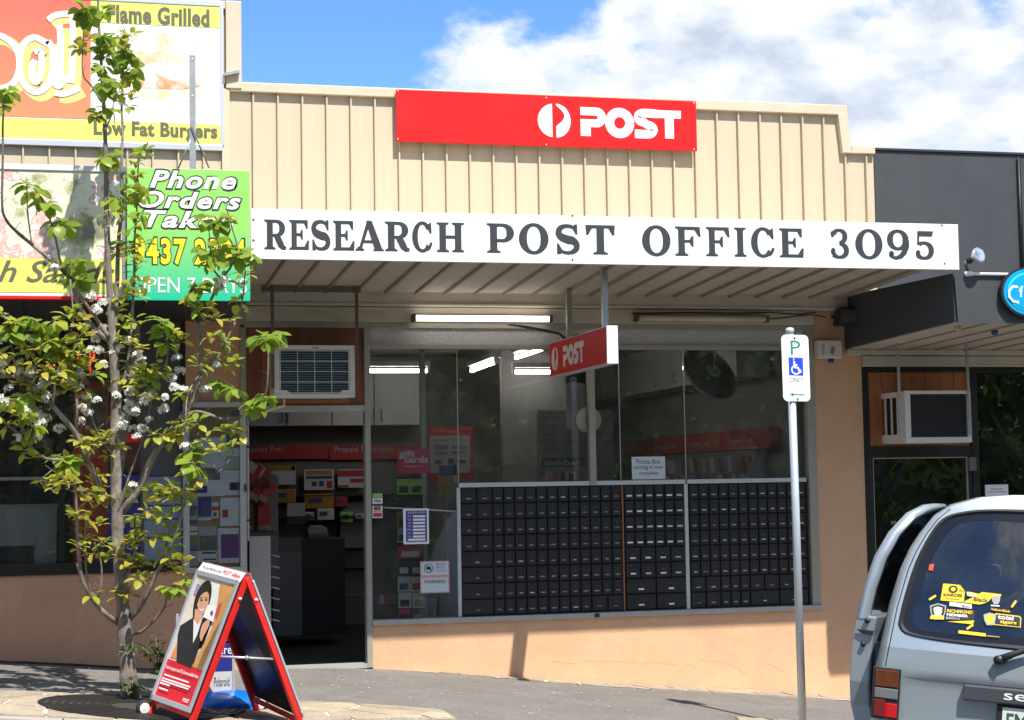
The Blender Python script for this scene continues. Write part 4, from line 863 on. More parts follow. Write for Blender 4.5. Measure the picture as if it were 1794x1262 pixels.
panel_at('header', 770, 800, 815, 833, .5, M['navy'], bro); panel_at('yellow_leaflet', 769, 795, 833, 866, .49, M['amber'], bro); panel_at('side', 795, 801, 815, 866, .5, M['paper_in'], bro)
M['lowshelf'] = M['blackish']
fs = thing('floor_shelf', (XX(668, 1060, .5), .5, 0), 'low dark shelf with small packs behind the display window by the door post', 'shelf')
for v in (1060, 1082): bar('board', XX(653, v, .45), XX(694, v, .45), ZZ(670, v, .45)-.01, ZZ(670, v, .45), .4, .7, M['blackish'], fs, 0)
for k in range(4): panel_at('small_pack', 655+k*10, 663+k*10, 1043, 1059, .45, random.choice(CARDC), fs, .02)
# paper notices stuck on the glass
YG = .024
M['paper'] = mat('white_paper', (.82, .83, .84), .7, var=.02); M['ink'] = mat('black_ink', (.04, .045, .055), .7, var=0); M['blue_ink'] = mat('blue_ink', (.035, .04, .28), .6, var=0); M['teal_paper'] = mat('pale_blue_paper', (.58, .66, .68), .7, var=.02); M['red_ink'] = mat('red_ink', (.55, .05, .05), .6, var=0); M['pinkline'] = mat('pink_border', (.6, .33, .33), .6, var=0)
n1 = thing('paper_notice', PY(1136, 840, YG), 'small white notice reading Private Box sorting is now complete', 'notice')
panel_at('sheet', 1107.5, 1165, 800, 840.5, YG, M['teal_paper'], n1, .003)
for (tx, a, c, d, e) in (('Private Box', 1115, 1157, 804.5, 813), ('sorting is now', 1111, 1162, 815, 824.5), ('complete', 1120, 1153, 825.5, 834)): text_at(n1, tx, a, c, d, e, YG-.0012, M['ink'])
n2 = thing('opening_hours_card', PY(727, 954, YG), 'blue and white business hours card stuck on the display window', 'notice')
panel_at('sheet', 707, 751, 891, 954, YG, M['paper'], n2, .003); panel_at('blue_field', 711.5, 747.5, 894.5, 950, YG-.001, M['blue_ink'], n2, .001)
text_at(n2, 'BUSINESS HOURS', 714.5, 745, 896.5, 900, YG-.002, M['paper'])
for i, d in enumerate(('MON', 'TUE', 'WED', 'THU', 'FRI', 'SAT', 'SUN')):
    v = 903+i*5.9; text_at(n2, d, 714, 720.5, v, v+3.2, YG-.002, M['paper']); panel_at('time_strip', 723.5, 745, v-.4, v+3.8, YG-.0018, M['paper'], n2, .0008)
panel_at('time_strip', 714.5, 745, 943.5, 948, YG-.0018, M['paper'], n2, .0008)
n3 = thing('card_sticker', PY(661, 908, YG), 'tall strip of payment card stickers by the door post', 'sticker')
for (v0, v1, m) in ((864.5, 872, 'lime'), (872.5, 883, 'paper'), (883.5, 886, 'blue_ink'), (886.5, 896, 'paper'), (896.5, 908, 'paper')): panel_at('sticker_field', 652.5, 670, v0, v1, YG, M[m], n3, .002)
text_at(n3, 'VISA', 654.5, 668, 875, 880.5, YG-.001, M['blue_ink'], .03)
for (u, m) in ((658.5, 'red_ink'), (664, 'amber')): b = MB(); b.lathe(PY(u, 891, YG-.001+(-.0006 if m == 'amber' else 0)), (0, -1, 0), [(0, .019), (.0005, .019)], 16); b.build('card_disc', M[m], n3)
panel_at('sticker_field', 654, 669, 898.5, 906, YG-.001, M['red_ink'], n3, .0008)
n4 = thing('warning_notice', PY(762, 1040, YG), 'pink bordered notice with crossed helmet symbol above a WARNING panel', 'notice')
panel_at('sheet', 736.5, 787, 982.5, 1040, YG, M['pinkline'], n4, .002)
panel_at('upper_panel', 738.5, 785, 984.5, 1008, YG-.001, M['teal_paper'], n4, .001); panel_at('lower_panel', 738.5, 785, 1012, 1038, YG-.001, M['teal_paper'], n4, .001)
text_at(n4, 'WARNING', 743, 781, 1016, 1022.5, YG-.002, M['ink'], .01); text_at(n4, 'REMOVE\nHELMET', 764, 781, 987, 995, YG-.002, M['ink'])
for (a, c, v) in ((763, 783, 997.5), (765, 783, 1000.5), (746, 778, 1025.5), (749, 776, 1029.5)): panel_at('text_line', a, c, v, v+1, YG-.002, M['blue_ink'], n4, .0006)
c = PY(751, 996, YG-.002); pts = [c+Vector((.037*math.cos(math.radians(a)), 0, .037*math.sin(math.radians(a)))) for a in range(0, 361, 20)]
b = MB(); b.tube(pts, .003, 4, cap=False); b.tube([c+Vector((-.026, 0, .026)), c+Vector((.026, 0, -.026))], .003, 4); b.build('prohibition_ring', M['ink'], n4)
b = MB(); b.add([c+Vector((x, -.0005, z)) for x, z in ((-.02, -.012), (.022, -.012), (.02, .004), (.008, .017), (-.008, .017), (-.02, .004))], [(0, 1, 2, 3, 4, 5)]); b.build('helmet_symbol', M['ink'], n4)

# ================================================================ fixtures under the awning
M['tube_out'] = emit_mat('lit_awning_tube', (1, .93, .84), 3.0)
M['tube_off'] = mat('unlit_tube', (.62, .52, .45), .35, var=.08, dirt=.4, dirtcol=(.3, .2, .14))
def awning_light(u0, u1, v0, v1, lit, label):
    a, c = PY(u0, v1, -.12), PY(u1, v0, -.12); t = thing('awning_tube_light', ((a.x+c.x)/2, -.09, c.z), label, 'tube light', 'tube lights on the beam under the awning')
    zc = (a.z+c.z)/2; bar('housing', a.x+.02, c.x-.02, zc-.015, zc+.03, -.095, -.05, M['rusty'], t, .006)
    b = MB(); b.tube([(a.x+.02, -.125, zc), (c.x-.02, -.125, zc)], .024, 12); b.build('tube', M['tube_out' if lit else 'tube_off'], t)
    for x in (a.x, c.x-.03): bar('end_cap', x, x+.03, zc-.03, zc+.032, -.155, -.06, M['rusty'], t, .008)
awning_light(722, 967, 551, 566, True, 'lit tube light in a rusty holder on the cream beam above the left window')
awning_light(1113, 1346, 551, 566, False, 'unlit tube light in a rusty holder on the cream beam near the right pier')
def cable(label, pts, Y, r=.006):
    b = MB(); P = []
    for i in range(len(pts)-1):
        for k in range(4): t = k/4; P.append(PY(pts[i][0]+(pts[i+1][0]-pts[i][0])*t, pts[i][1]+(pts[i+1][1]-pts[i][1])*t+math.sin((i+t)*2.3)*.8, Y))
    P.append(PY(*pts[-1], Y)); b.tube(P, r, 6); b.build('cable', M['cable'], label=label, cat='cable')
cable('thin old cable running along the beam from the unlit tube light to the pier', [(1346, 559), (1385, 555), (1420, 552), (1448, 556)], -.07)
cable('thin cable sagging along the beam above the unlit tube light', [(1108, 549), (1200, 547), (1290, 550), (1350, 547), (1400, 551), (1430, 548)], -.06, .005)
# air conditioner over the door with hanger frame
ya_ = -.42
AC = thing('air_conditioner', PY(550, 698, ya_), 'white box air conditioner with blue fins over the post office door', 'air conditioner')
xa, xb = XX(480, 650, ya_), XX(622, 650, ya_); za, zb = ZZ(550, 697, ya_), ZZ(550, 605, ya_)
fr_ = .046
bar('casing', xa+.012, xb-.012, za+.012, zb-.012, ya_+.03, .05, M['ac_white'], AC, .006)
for (x0, x1, z0, z1) in ((xa, xb, zb-fr_*.8, zb), (xa, xb, za, za+fr_*.75), (xa, xa+fr_, za+fr_*.75, zb-fr_*.8), (xb-fr_, xb, za+fr_*.75, zb-fr_*.8)): bar('front_frame', x0, x1, z0, z1, ya_, ya_+.03, M['ac_white'], AC, .005)
bar('fin_backing', xa+fr_, xb-fr_, za+fr_*.7, zb-fr_*.75, ya_+.026, ya_+.03, M['blackish'], AC, 0)
nf = 19
for i in range(nf):
    z = za+fr_*.75+(zb-za-fr_*1.55)*(i+.5)/nf; b = MB(); b.obox((xa+fr_, ya_+.012, z-.004), (xb-xa-2*fr_, 0, 0), (0, .012, .006), (0, 0, .002)); b.build('fin', mat('fin_blue', (.30, .46, .55), .4, metal=.5, var=.2), AC)
for i in range(5):
    x = xa+fr_+.006+(xb-xa-2*fr_-.012)*i/4; b = MB(); b.tube([(x, ya_+.004, za+fr_*.75), (x, ya_+.004, zb-fr_*.8)], .0028, 5); b.build('guard_wire', M['white'], AC)
for i in range(5):
    z = za+fr_*.75+.008+(zb-za-fr_*1.55-.016)*i/4; b = MB(); b.tube([(xa+fr_, ya_+.001, z), (xb-fr_, ya_+.001, z)], .0028, 5); b.build('guard_wire', M['white'], AC)
for (x, s) in ((xa+fr_, 1), (xb-fr_, -1)): b = MB(); b.prism([(x, ya_-.002, za+fr_*.7), (x+s*.085, ya_-.002, za+fr_*.7), (x+s*.06, ya_-.002, za+fr_*1.3), (x, ya_-.002, za+fr_*1.35)], (0, .02, 0)); b.build('corner_tab', M['ac_white'], AC)
b = MB(); b.tube([PY(498, 699, ya_+.2), PY(498, 711, ya_+.2), PY(470, 719, ya_+.25), PY(455, 722, -.03)], .011, 8); b.build('drain_pipe', M['ac_white'], AC)
bar('badge', XX(546, 609, ya_), XX(558, 609, ya_), ZZ(552, 611, ya_), ZZ(552, 608.5, ya_), ya_-.002, ya_, M['kraft'], AC, 0)
hf = thing('hanger_frame', PY(545, 512, -.3), 'rusty steel hanger frame from the soffit down to the air conditioner over the door', 'hanger frame')
yh = -.40
zt_ = lambda y: ZS_F+(ZS_B-ZS_F)*((y-YA)/(-YA))-.02
bar('cross_angle', XX(458, 507, yh), XX(632, 507, yh), ZZ(545, 512, yh), ZZ(545, 501, yh), yh, yh+.012, M['steel_dark'], hf, .002)
for u in (477, 625): x = XX(u, 560, yh-.03); bar('hanger_strap', x-.014, x+.014, zb-.12 if u > 500 else zb-.35, ZZ(545, 503, yh), yh-.034, yh-.026, M['rusty'], hf, .002)
# fittings on the right pier
fl = thing('floodlight', PY(1487, 556, -.2), 'old black floodlight with cobwebs tucked under the neighbouring awning', 'floodlight')
a = PY(1487, 555, -.22)
b = MB(); b.prism([(a.x-.10, a.y, a.z-.08), (a.x+.09, a.y, a.z-.07), (a.x+.10, a.y, a.z+.08), (a.x-.07, a.y, a.z+.09)], (0, .14, 0)); b.build('housing', M['black'], fl, bevel=.02)
b = MB(); b.obox((a.x-.075, a.y-.006, a.z-.055), (.14, 0, .01), (.01, 0, .115), (0, .006, 0)); b.build('lens', mat('floodlight_lens', (.10, .09, .08), .2), fl, bevel=.003)
b = MB(); b.tube([(a.x-.06, a.y+.1, a.z), (a.x-.06, -.01, a.z+.02)], .015, 8); b.build('bracket', M['black'], fl)
al = thing('alarm_box', PY(1455, 630, -.06), 'white alarm box with blue strobe on the peach pier', 'alarm box')
xa, xb = XX(1434, 612, -.1), XX(1476, 612, -.1); za, zb = ZZ(1455, 628, -.1), ZZ(1455, 596, -.1)
bar('case', xa, xb, za, zb, -.1, -.001, M['ac_white'], al, .012); bar('label_panel', xa+.03, xa+.06, za+.035, zb-.035, -.103, -.1, mat('beige_label', (.5, .42, .3), .6), al, 0)
b = MB(); b.obox((xa+.105, -.1035, za+.05), (.035, 0, -.02), (.022, 0, .06), (0, .003, 0)); b.build('emblem', mat('alarm_emblem', (.25, .2, .2), .5, var=.4, vscale=60), al)
b = MB(); b.lathe(((xa+xb)/2+.02, -.06, za-.035), (0, 0, 1), [(0, .022), (.008, .028), (.035, .03)], 14); b.build('strobe', mat('blue_strobe', (.03, .05, .22), .25), al)
bar('letter_slot_clip', XX(1040, 1085), XX(1048, 1085), Z_SILL0+.004, Z_SILL1-.006, -.042, -.036, M['black'], PO, 0)

# ================================================================ notice board beside the door
yb = -.07
NB = thing('notice_board', PY(376, 1003, yb), 'grey framed glazed notice board on the pier left of the door', 'notice board')
xa, xb = XX(321, 850, yb), XX(431.5, 850, yb); za, zb = ZZ(376, 1003, yb), ZZ(376, 704, yb)
M['nb_frame'] = mat('grey_board_frame', (.42, .43, .43), .45, metal=.2, var=.08, vscale=8)
for (x0, x1, z0, z1) in ((xa, xb, zb-.045, zb), (xa, xb, za, za+.04), (xa, xa+.05, za+.04, zb-.045), (xb-.05, xb, za+.04, zb-.045)): bar('frame_rail', x0, x1, z0, z1, yb, -.001, M['nb_frame'], NB, .005)
bar('pin_board', xa+.05, xb-.05, za+.04, zb-.045, -.02, -.002, mat('cork', (.40, .28, .13), .9, var=.12, vscale=14), NB, 0)
b = MB(); b.box(xa+.05, xb-.05, yb+.012, yb+.016, za+.04, zb-.045); b.build('glass_door', glass_mat('board_glass', (.93, .94, .95), 1.45, 0, .01, .04), NB)
b = MB(); x = XX(434.5, 850, -.05); b.tube([(x, -.05, ZZ(434, 948, -.05)), (x, -.05, ZZ(434, 712, -.05))], .010, 8); b.build('door_rail', M['sill'], NB)
for v in (783, 912): bar('hinge', x-.016, x+.016, ZZ(434, v+1.5, -.05), ZZ(434, v-1.5, -.05), -.062, -.04, M['black'], NB, 0)
b = MB(); p = PY(430, 855, yb-.005); b.box(p.x-.008, p.x+.008, yb-.02, yb, p.z-.03, p.z+.03); b.build('lock', M['black'], NB, bevel=.003)
M['purple'] = mat('purple_print', (.20, .035, .24), .6, var=.05); M['sea'] = mat('sea_print', (.10, .22, .26), .6, var=.6, vscale=18); M['green_p'] = mat('pale_green_paper', (.50, .62, .48), .7, var=.06); M['orange_p'] = mat('orange_print', (.62, .10, .03), .6); M['photo_p'] = mat('photo_print', (.20, .20, .19), .6, var=.7, vscale=22); M['grey_p'] = mat('grey_paper', (.50, .51, .53), .7, var=.03)
def note(label, u0, u1, v0, v1, m, prints=(), lines=0, k=[0]):
    k[0] += 1; Y = -.024-.0012*(k[0] % 8); t = thing('pinned_notice', PY((u0+u1)/2, v1, Y), label, 'notice', 'papers pinned in the notice board')
    panel_at('sheet', u0, u1, v0, v1, Y, M[m], t, .001)
    for (a, c, d, e, mm) in prints: panel_at('print', u0+(u1-u0)*a, u0+(u1-u0)*c, v0+(v1-v0)*d, v0+(v1-v0)*e, Y-.0005, M[mm], t, .0004)
    for i in range(lines): v = v0+(v1-v0)*(.15+.75*i/max(1, lines)); panel_at('text_line', u0+(u1-u0)*.14, u0+(u1-u0)*uni(.6, .88), v, v+.7, Y-.0005, M['grey_ink'], t, .0004)
M['grey_ink'] = mat('grey_ink', (.30, .30, .34), .7, var=0)
note('white text sheet pinned under the bare cork strip', 351, 396, 766, 820, 'paper', lines=7)
note('grey photo sheet in the top right corner of the board', 401, 421, 717, 762, 'grey_p', [(.05, .95, .02, .3, 'photo_p')])
note('sea photo card below the grey photo sheet', 397, 421, 762, 784, 'paper', [(.0, 1, .0, .98, 'sea')])
note('narrow blue green leaflet at the left edge of the board', 332, 346, 767, 800, 'sea')
note('plain white slip under the sea photo card', 397, 421, 785, 800, 'paper', lines=2)
note('pale green sheet on the right side of the board', 395, 421, 801, 823, 'green_p', lines=3)
note('white sheet with landscape photo in the middle of the board', 344, 394, 821, 870, 'paper', [(.30, .83, .0, .42, 'photo_p'), (0, .38, .62, .88, 'blue_ink')], lines=2)
note('white sheet with black picture of a shirt', 394, 420, 824, 868, 'paper', [(.32, 1, .48, .8, 'black'), (.52, .8, .52, .76, 'paper')], lines=2)
note('dark navy leaflet in the lower middle of the board', 347, 370, 872, 912, 'paper', [(0, 1, 0, .86, 'blue_ink')])
note('orange and white card beside the navy leaflet', 371, 383, 880, 916, 'paper', [(0, 1, .2, .42, 'orange_p'), (0, 1, .78, 1, 'orange_p'), (.2, .7, .5, .7, 'navy')])
note('white sheet with small red picture beside the orange card', 386, 420, 872, 922, 'paper', [(.1, .4, .42, .7, 'red_ink')], lines=5)
note('white sheet with large purple panel at the bottom of the board', 382, 419, 925, 987, 'paper', [(.14, .97, .17, .86, 'purple')])
note('cream sheet with dark photo of two round shapes', 348, 379, 922, 963, 'grey_p', [(.04, .98, .4, 1, 'photo_p')], lines=2)
note('white slip with two dark strips at the bottom left of the board', 346, 380, 965, 985, 'paper', [(.25, .95, .1, .3, 'ink'), (.3, .95, .68, .85, 'ink')])
note('small white card with dark line near the left frame', 331, 346, 922, 938, 'paper', [(.1, .95, .5, .65, 'ink')])
note('pale blue sheet in the bottom left corner of the board', 331, 346, 955, 992, 'grey_p', [(0, 1, 0, .3, 'sea')])
note('faded grey picture sheet near the left frame', 331, 346, 872, 918, 'grey_p', [(.1, .9, .3, .7, 'photo_p'), (0, 1, .85, 1, 'purple')])
# ================================================================ burger shop on the left
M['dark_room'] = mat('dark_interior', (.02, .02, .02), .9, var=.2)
LS = thing('burger_shop_building', (-2.5, .1, .3), 'takeaway shop with cream parapet, black awning underside and terracotta base', 'building')
XL_ = -6.5; xle = X_NB0+.018
ZLS0, ZLS1 = ZZ(150, 1006, -.02), ZZ(150, 986, -.02)
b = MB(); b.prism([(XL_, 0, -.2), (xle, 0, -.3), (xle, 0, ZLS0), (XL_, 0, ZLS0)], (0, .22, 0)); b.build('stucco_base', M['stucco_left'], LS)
bar('window_sill', XL_, xle-.005, ZLS0, ZLS1, -.03, .12, M['dark_frame'], LS)
ZLT = ZZ(150, 520, 0)
b = MB(); P_ = [(XL_+(xle-XL_)*i/60, -.004, smooth_z(XL_+(xle-XL_)*i/60)+.006+uni(-.004, .004)) for i in range(61)]; b.tube(P_, [uni(.004, .012) for _ in P_], 5); b.build('base_grime', mat('leaf_litter', (.05, .045, .04), .95), LS)
xpn = XX(246, 700); xpn2 = XX(318, 700)
bar('grey_panel', xpn, xpn2, ZLS1, ZLT+.4, .015, .06, mat('dark_grey_panel', (.075, .078, .08), .5, var=.08), LS, .003)
bar('corner_frame', xpn2, xle-.004, ZLS1, ZLT+.4, -.01, .1, M['dark_frame'], LS)
for u in (104, ): x = XX(u, 800); bar('window_mullion', x, x+.04, ZLS1, ZLT+.4, .01, .08, M['dark_frame'], LS)
zt_l = ZZ(60, 838); bar('window_transom', XL_, XX(104, 838), zt_l-.015, zt_l+.012, .012, .07, mat('pale_transom', (.22, .22, .19), .5), LS)
for (x0, x1, z0, z1) in ((XL_, XX(104, 800), ZLS1, zt_l-.015), (XL_, XX(104, 800), zt_l+.012, ZLT+.3), (XX(104, 800)+.04, xpn, ZLS1, ZLT+.3)):
    b = MB(); b.box(x0, x1, .035, .041, z0, z1); b.build('window_pane', M['glass'], LS)
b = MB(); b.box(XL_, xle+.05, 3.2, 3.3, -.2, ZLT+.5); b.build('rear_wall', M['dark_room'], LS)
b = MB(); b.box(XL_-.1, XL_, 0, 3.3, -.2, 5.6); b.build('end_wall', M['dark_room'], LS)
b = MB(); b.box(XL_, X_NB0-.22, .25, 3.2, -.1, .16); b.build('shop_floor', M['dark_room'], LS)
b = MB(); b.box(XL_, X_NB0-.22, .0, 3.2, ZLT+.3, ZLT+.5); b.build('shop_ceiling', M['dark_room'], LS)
# tall parapet
X_LE = XX(422, 80); ZP1 = ZZ(408, 5)
ribs_and_trays(XL_, X_LE-.10, Z_PBOT, lambda x: ZP1-.04, LS, -.012)
b = MB(); b.box(XL_, X_LE-.01, .0, .22, Z_PBOT, ZP1-.02); b.build('parapet_core', M['clad'], LS)
bar('corner_flashing', XX(394.5, 80), X_LE, Z_C1-.06, ZP1, -.06, .24, M['coping'], LS, .006)
bar('corner_flashing', XX(388, 300), XX(402, 300), Z_PBOT, Z_C1-.062, -.05, -.013, M['coping'], LS, .006)
bar('flashing', XL_, XX(394.5, 80), ZP1-.07, ZP1-.002, -.05, .24, M['coping'], LS, .006)
# awning of the burger shop
YL = -1.80
LA = thing('burger_shop_awning', (-1.5, YL, 2.8), 'black undersided street awning of the takeaway shop carrying the fascia signs', 'awning')
za = ZZ(110, 524, YL); xr = XF0+.006
bar('soffit', XL_, xr-.012, za+.02, za+.06, YL+.06, -.06, M['black'], LA)
bar('deck', XL_, xr-.012, za+.07, za+.55, YL+.09, -.06, M['dark_wall'], LA)
bar('rear_beam', XL_, xle, ZLT-.02, za+.02, -.058, .02, M['black'], LA)
for i in range(9): x = xr-.3-i*.45; bar('soffit_batten', x, x+.04, za, za+.02, YL+.07, -.07, M['black'], LA, 0)
# billboard on the parapet
YBB = -.055
BB = thing('billboard_sign', PY(200, 262, YBB), 'large yellow and red burger billboard reading Flame Grilled and Low Fat Burgers', 'sign')
M['lemon'] = mat('lemon_vinyl', (.71, .75, .16), .4, var=.02); M['vinyl_white'] = mat('white_vinyl', (.82, .81, .79), .4, var=.02); M['olive_ink'] = mat('olive_ink', (.13, .125, .07), .5, var=.02); M['yellow_fill'] = mat('yellow_fill', (.80, .60, .22), .4, var=.02)
def grad_mat(name, c0, c1, z0, z1):
    m = bpy.data.materials.new(name); m.use_nodes = True; nt = m.node_tree; N = nt.nodes; L = nt.links; bs = N['Principled BSDF']; bs.inputs['Roughness'].default_value = .4
    tc = N.new('ShaderNodeTexCoord'); sp = N.new('ShaderNodeSeparateXYZ'); L.new(tc.outputs['Object'], sp.inputs[0])
    mr = N.new('ShaderNodeMapRange'); mr.inputs['From Min'].default_value = z0; mr.inputs['From Max'].default_value = z1; L.new(sp.outputs['Z'], mr.inputs['Value'])
    mx = N.new('ShaderNodeMix'); mx.data_type = 'RGBA'; mx.inputs['A'].default_value = (*c0, 1); mx.inputs['B'].default_value = (*c1, 1); L.new(mr.outputs[0], mx.inputs['Factor']); L.new(mx.outputs['Result'], bs.inputs['Base Color']); return m
xbb0, xbb1 = XX(-330, 130, YBB), XX(386, 130, YBB); zb0, zb1 = ZZ(380, 254, YBB), ZZ(380, 12, YBB)
def zbb(v, u=270): return ZZ(u, v, YBB)
def lvl(u, v): return ZZ(u, v, YBB)
bar('back_panel', xbb0, xbb1, zb0, zb1, YBB, YBB+.018, M['vinyl_white'], BB, 0)
x158 = XX(159, 130, YBB)
bar('upper_band', x158, xbb1-.002, lvl(270, 44), zb1-.001, YBB-.003, YBB-.0002, M['lemon'], BB, 0)
bar('lower_band', xbb0, xbb1-.002, zb0+.001, lvl(300, 216), YBB-.003, YBB-.0002, M['lemon'], BB, 0)
bar('red_field', xbb0, x158, lvl(100, 207), zb1-.001, YBB-.003, YBB-.0002, grad_mat('coral_field', (.80, .27, .13), (.78, .14, .10), lvl(100, 207), zb1), BB, 0)
text_at(BB, 'Flame Grilled', 188, 367, 12, 44, YBB-.004, M['olive_ink'], .045, spacing=1.08); text_at(BB, 'Low Fat Burgers', 164, 381, 214, 248, YBB-.004, M['olive_ink'], .045, spacing=1.08)
for k, (dx, dz, m, w) in enumerate(((.035, -.035, 'yellow_fill', .10), (0, 0, 'vinyl_white', .085))):
    O = Vector((0, YBB-.004-.0045*k, 0)); U = Vector((1, 0, 0)); V = Vector((0, 0, 1)); P2 = lambda u, v: (XX(u, v, YBB)+dx, ZZ(u, v, YBB)+dz)
    def pth(px, ww): return [P2(u, v) for u, v in px], ww
    for px, cl in (([(-60, 130), (-30, 75), (0, 63), (28, 85), (34, 118), (24, 145), (2, 155), (-25, 150), (-60, 130)], 1), ([(84, 78), (60, 66), (40, 80), (34, 110), (40, 145), (62, 162), (84, 150), (92, 125), (92, 90), (84, 72)], 1), ([(60, 92), (70, 90), (73, 110), (68, 140), (58, 142), (56, 118), (62, 106)], 1), ([(92, 80), (98, 110), (96, 145), (106, 150), (118, 132)], 0), ([(84, 36), (96, 28), (112, 25), (127, 25)], 0), ([(127, 26), (128, 60), (127, 110), (124, 146)], 0), ([(104, 44), (106, 70), (106, 110), (106, 150)], 0), ([(97, 163), (110, 165), (125, 161), (139, 154)], 0)):
        b = MB(); pts, w_ = pth(px, w); pts = [p[:2] for p in smooth_path([(*p, 0) for p in pts], 5)]; strip(b, pts, .05 if k else .085, O, U, V, NF); b.build('script_letter', M[m], BB)
b = MB(); O = Vector((0, YBB-.006, 0)); P2 = lambda u, v: (XX(u, v, YBB), ZZ(u, v, YBB)); strip(b, [P2(116, 50), P2(116, 100), P2(116, 146)], .062, O, Vector((1, 0, 0)), Vector((0, 0, 1)), NF); b.build('letter_fill', M['yellow_fill'], BB)
# faded burger picture
def fade_blot(name, c, a, seed, scale=9):
    m = bpy.data.materials.new(name); m.use_nodes = True; nt = m.node_tree; N = nt.nodes; L = nt.links; bs = N['Principled BSDF']; bs.inputs['Roughness'].default_value = .45
    tc = N.new('ShaderNodeTexCoord'); mp = N.new('ShaderNodeMapping'); mp.inputs['Location'].default_value = (seed, seed*2, seed); L.new(tc.outputs['Object'], mp.inputs['Vector'])
    n = N.new('ShaderNodeTexNoise'); n.inputs['Scale'].default_value = scale; n.inputs['Detail'].default_value = 6; L.new(mp.outputs[0], n.inputs['Vector'])
    mr = N.new('ShaderNodeMapRange'); mr.inputs['From Min'].default_value = .35; mr.inputs['From Max'].default_value = .7; mr.inputs['To Max'].default_value = a; L.new(n.outputs['Fac'], mr.inputs['Value'])
    mx = N.new('ShaderNodeMix'); mx.data_type = 'RGBA'; mx.inputs['A'].default_value = (.82, .81, .79, 1); mx.inputs['B'].default_value = (*c, 1); L.new(mr.outputs[0], mx.inputs['Factor']); L.new(mx.outputs['Result'], bs.inputs['Base Color']); return m
def blot(name, px, m, off):
    b = MB(); b.add([Vector((XX(u, v, YBB), YBB-off, ZZ(u, v, YBB))) for u, v in px], [tuple(range(len(px)))]); b.build(name, m, BB)
blot('faded_bun', [(232, 100), (245, 75), (270, 60), (305, 58), (335, 66), (352, 85), (350, 100), (330, 112), (290, 110), (255, 112)], fade_blot('bun_print', (.80, .50, .30), 1.0, 1.0), .0008)
blot('faded_patty', [(236, 155), (250, 138), (262, 124), (282, 133), (305, 142), (335, 136), (357, 138), (355, 152), (320, 158), (280, 157)], fade_blot('patty_print', (.55, .30, .12), 1.3, 3.0), .0008)
blot('faded_salad', [(238, 162), (280, 160), (330, 162), (357, 166), (352, 180), (300, 183), (262, 178)], fade_blot('salad_print', (.5, .55, .2), 1.2, 5.0), .0008)
blot('faded_lower_bun', [(238, 183), (300, 187), (352, 184), (340, 204), (300, 212), (250, 205)], fade_blot('bun2_print', (.82, .68, .40), .9, 7.0), .0008)
for (x0, x1, z0, z1) in ((xbb0, xbb1+.015, zb1, zb1+.045), (xbb0, xbb1+.015, zb0-.05, zb0), (xbb1, xbb1+.028, zb0-.002, zb1+.002)): bar('frame_rail', x0, x1, z0, z1, YBB-.008, YBB+.02, mat('alloy_frame', (.62, .65, .70), .35, metal=.4, var=.05), BB, .004)
b = MB(); p = PY(392, 133, -.1); b.obox(p, (.13, 0, .03), (0, .04, 0), (0, 0, .025)); b.build('stay_bracket', M['galv'], BB)
# fascia sign with salad photo
SS = thing('fascia_sign', PY(110, 525, YL), 'fascia sign with salad photo above a lemon band reading Fresh Salads', 'sign')
def salad_mat():
    m = bpy.data.materials.new('salad_photo'); m.use_nodes = True; nt = m.node_tree; N = nt.nodes; L = nt.links; bs = N['Principled BSDF']; bs.inputs['Roughness'].default_value = .4
    tc = N.new('ShaderNodeTexCoord'); nz = N.new('ShaderNodeTexNoise'); nz.inputs['Scale'].default_value = 3.2; nz.inputs['Detail'].default_value = 7; nz.inputs['Roughness'].default_value = .65; L.new(tc.outputs['Object'], nz.inputs['Vector'])
    r = N.new('ShaderNodeValToRGB'); cr = r.color_ramp; cr.elements[0].position = .3; cr.elements[0].color = (.22, .2, .16, 1); cr.elements[1].position = .62; cr.elements[1].color = (.84, .82, .78, 1)
    for pos, c in ((.38, (.40, .44, .20)), (.43, (.74, .66, .58)), (.47, (.70, .74, .46)), (.52, (.82, .76, .72)), (.555, (.68, .36, .30))): e = cr.elements.new(pos); e.color = (*c, 1)
    L.new(nz.outputs['Fac'], r.inputs[0]); L.new(r.outputs[0], bs.inputs['Base Color']); return m
def zl(v, u=110): return ZZ(u, v, YL)
xs0, xs1 = XX(-330, 400, YL), XX(220, 400, YL)
bar('panel', xs0, xs1, zl(519), zl(292), YL, YL+.05, M['vinyl_white'], SS, 0)
bar('salad_photo', xs0, xs1-.03, zl(453), zl(301), YL-.003, YL-.0002, salad_mat(), SS, 0)
bar('lemon_band', xs0, xs1-.03, zl(513), zl(453.5), YL-.003, YL-.0002, M['lemon'], SS, 0)
text_at(SS, 'h Salads', -4, 201, 457, 496, YL-.004, M['olive_ink'], .015, .35)
bar('top_rail', xs0, xs1+.01, zl(300), zl(290), YL-.014, YL+.055, mat('white_alloy', (.7, .71, .73), .4), SS, .004)
bar('end_rail', xs1-.025, xs1+.01, zl(517), zl(300), YL-.012, YL+.055, M['galv'], SS, .003)
bar('red_edge', xs0, xs1+.01, zl(525), zl(519.5), YL-.012, YL+.055, M['red'], SS, .002)
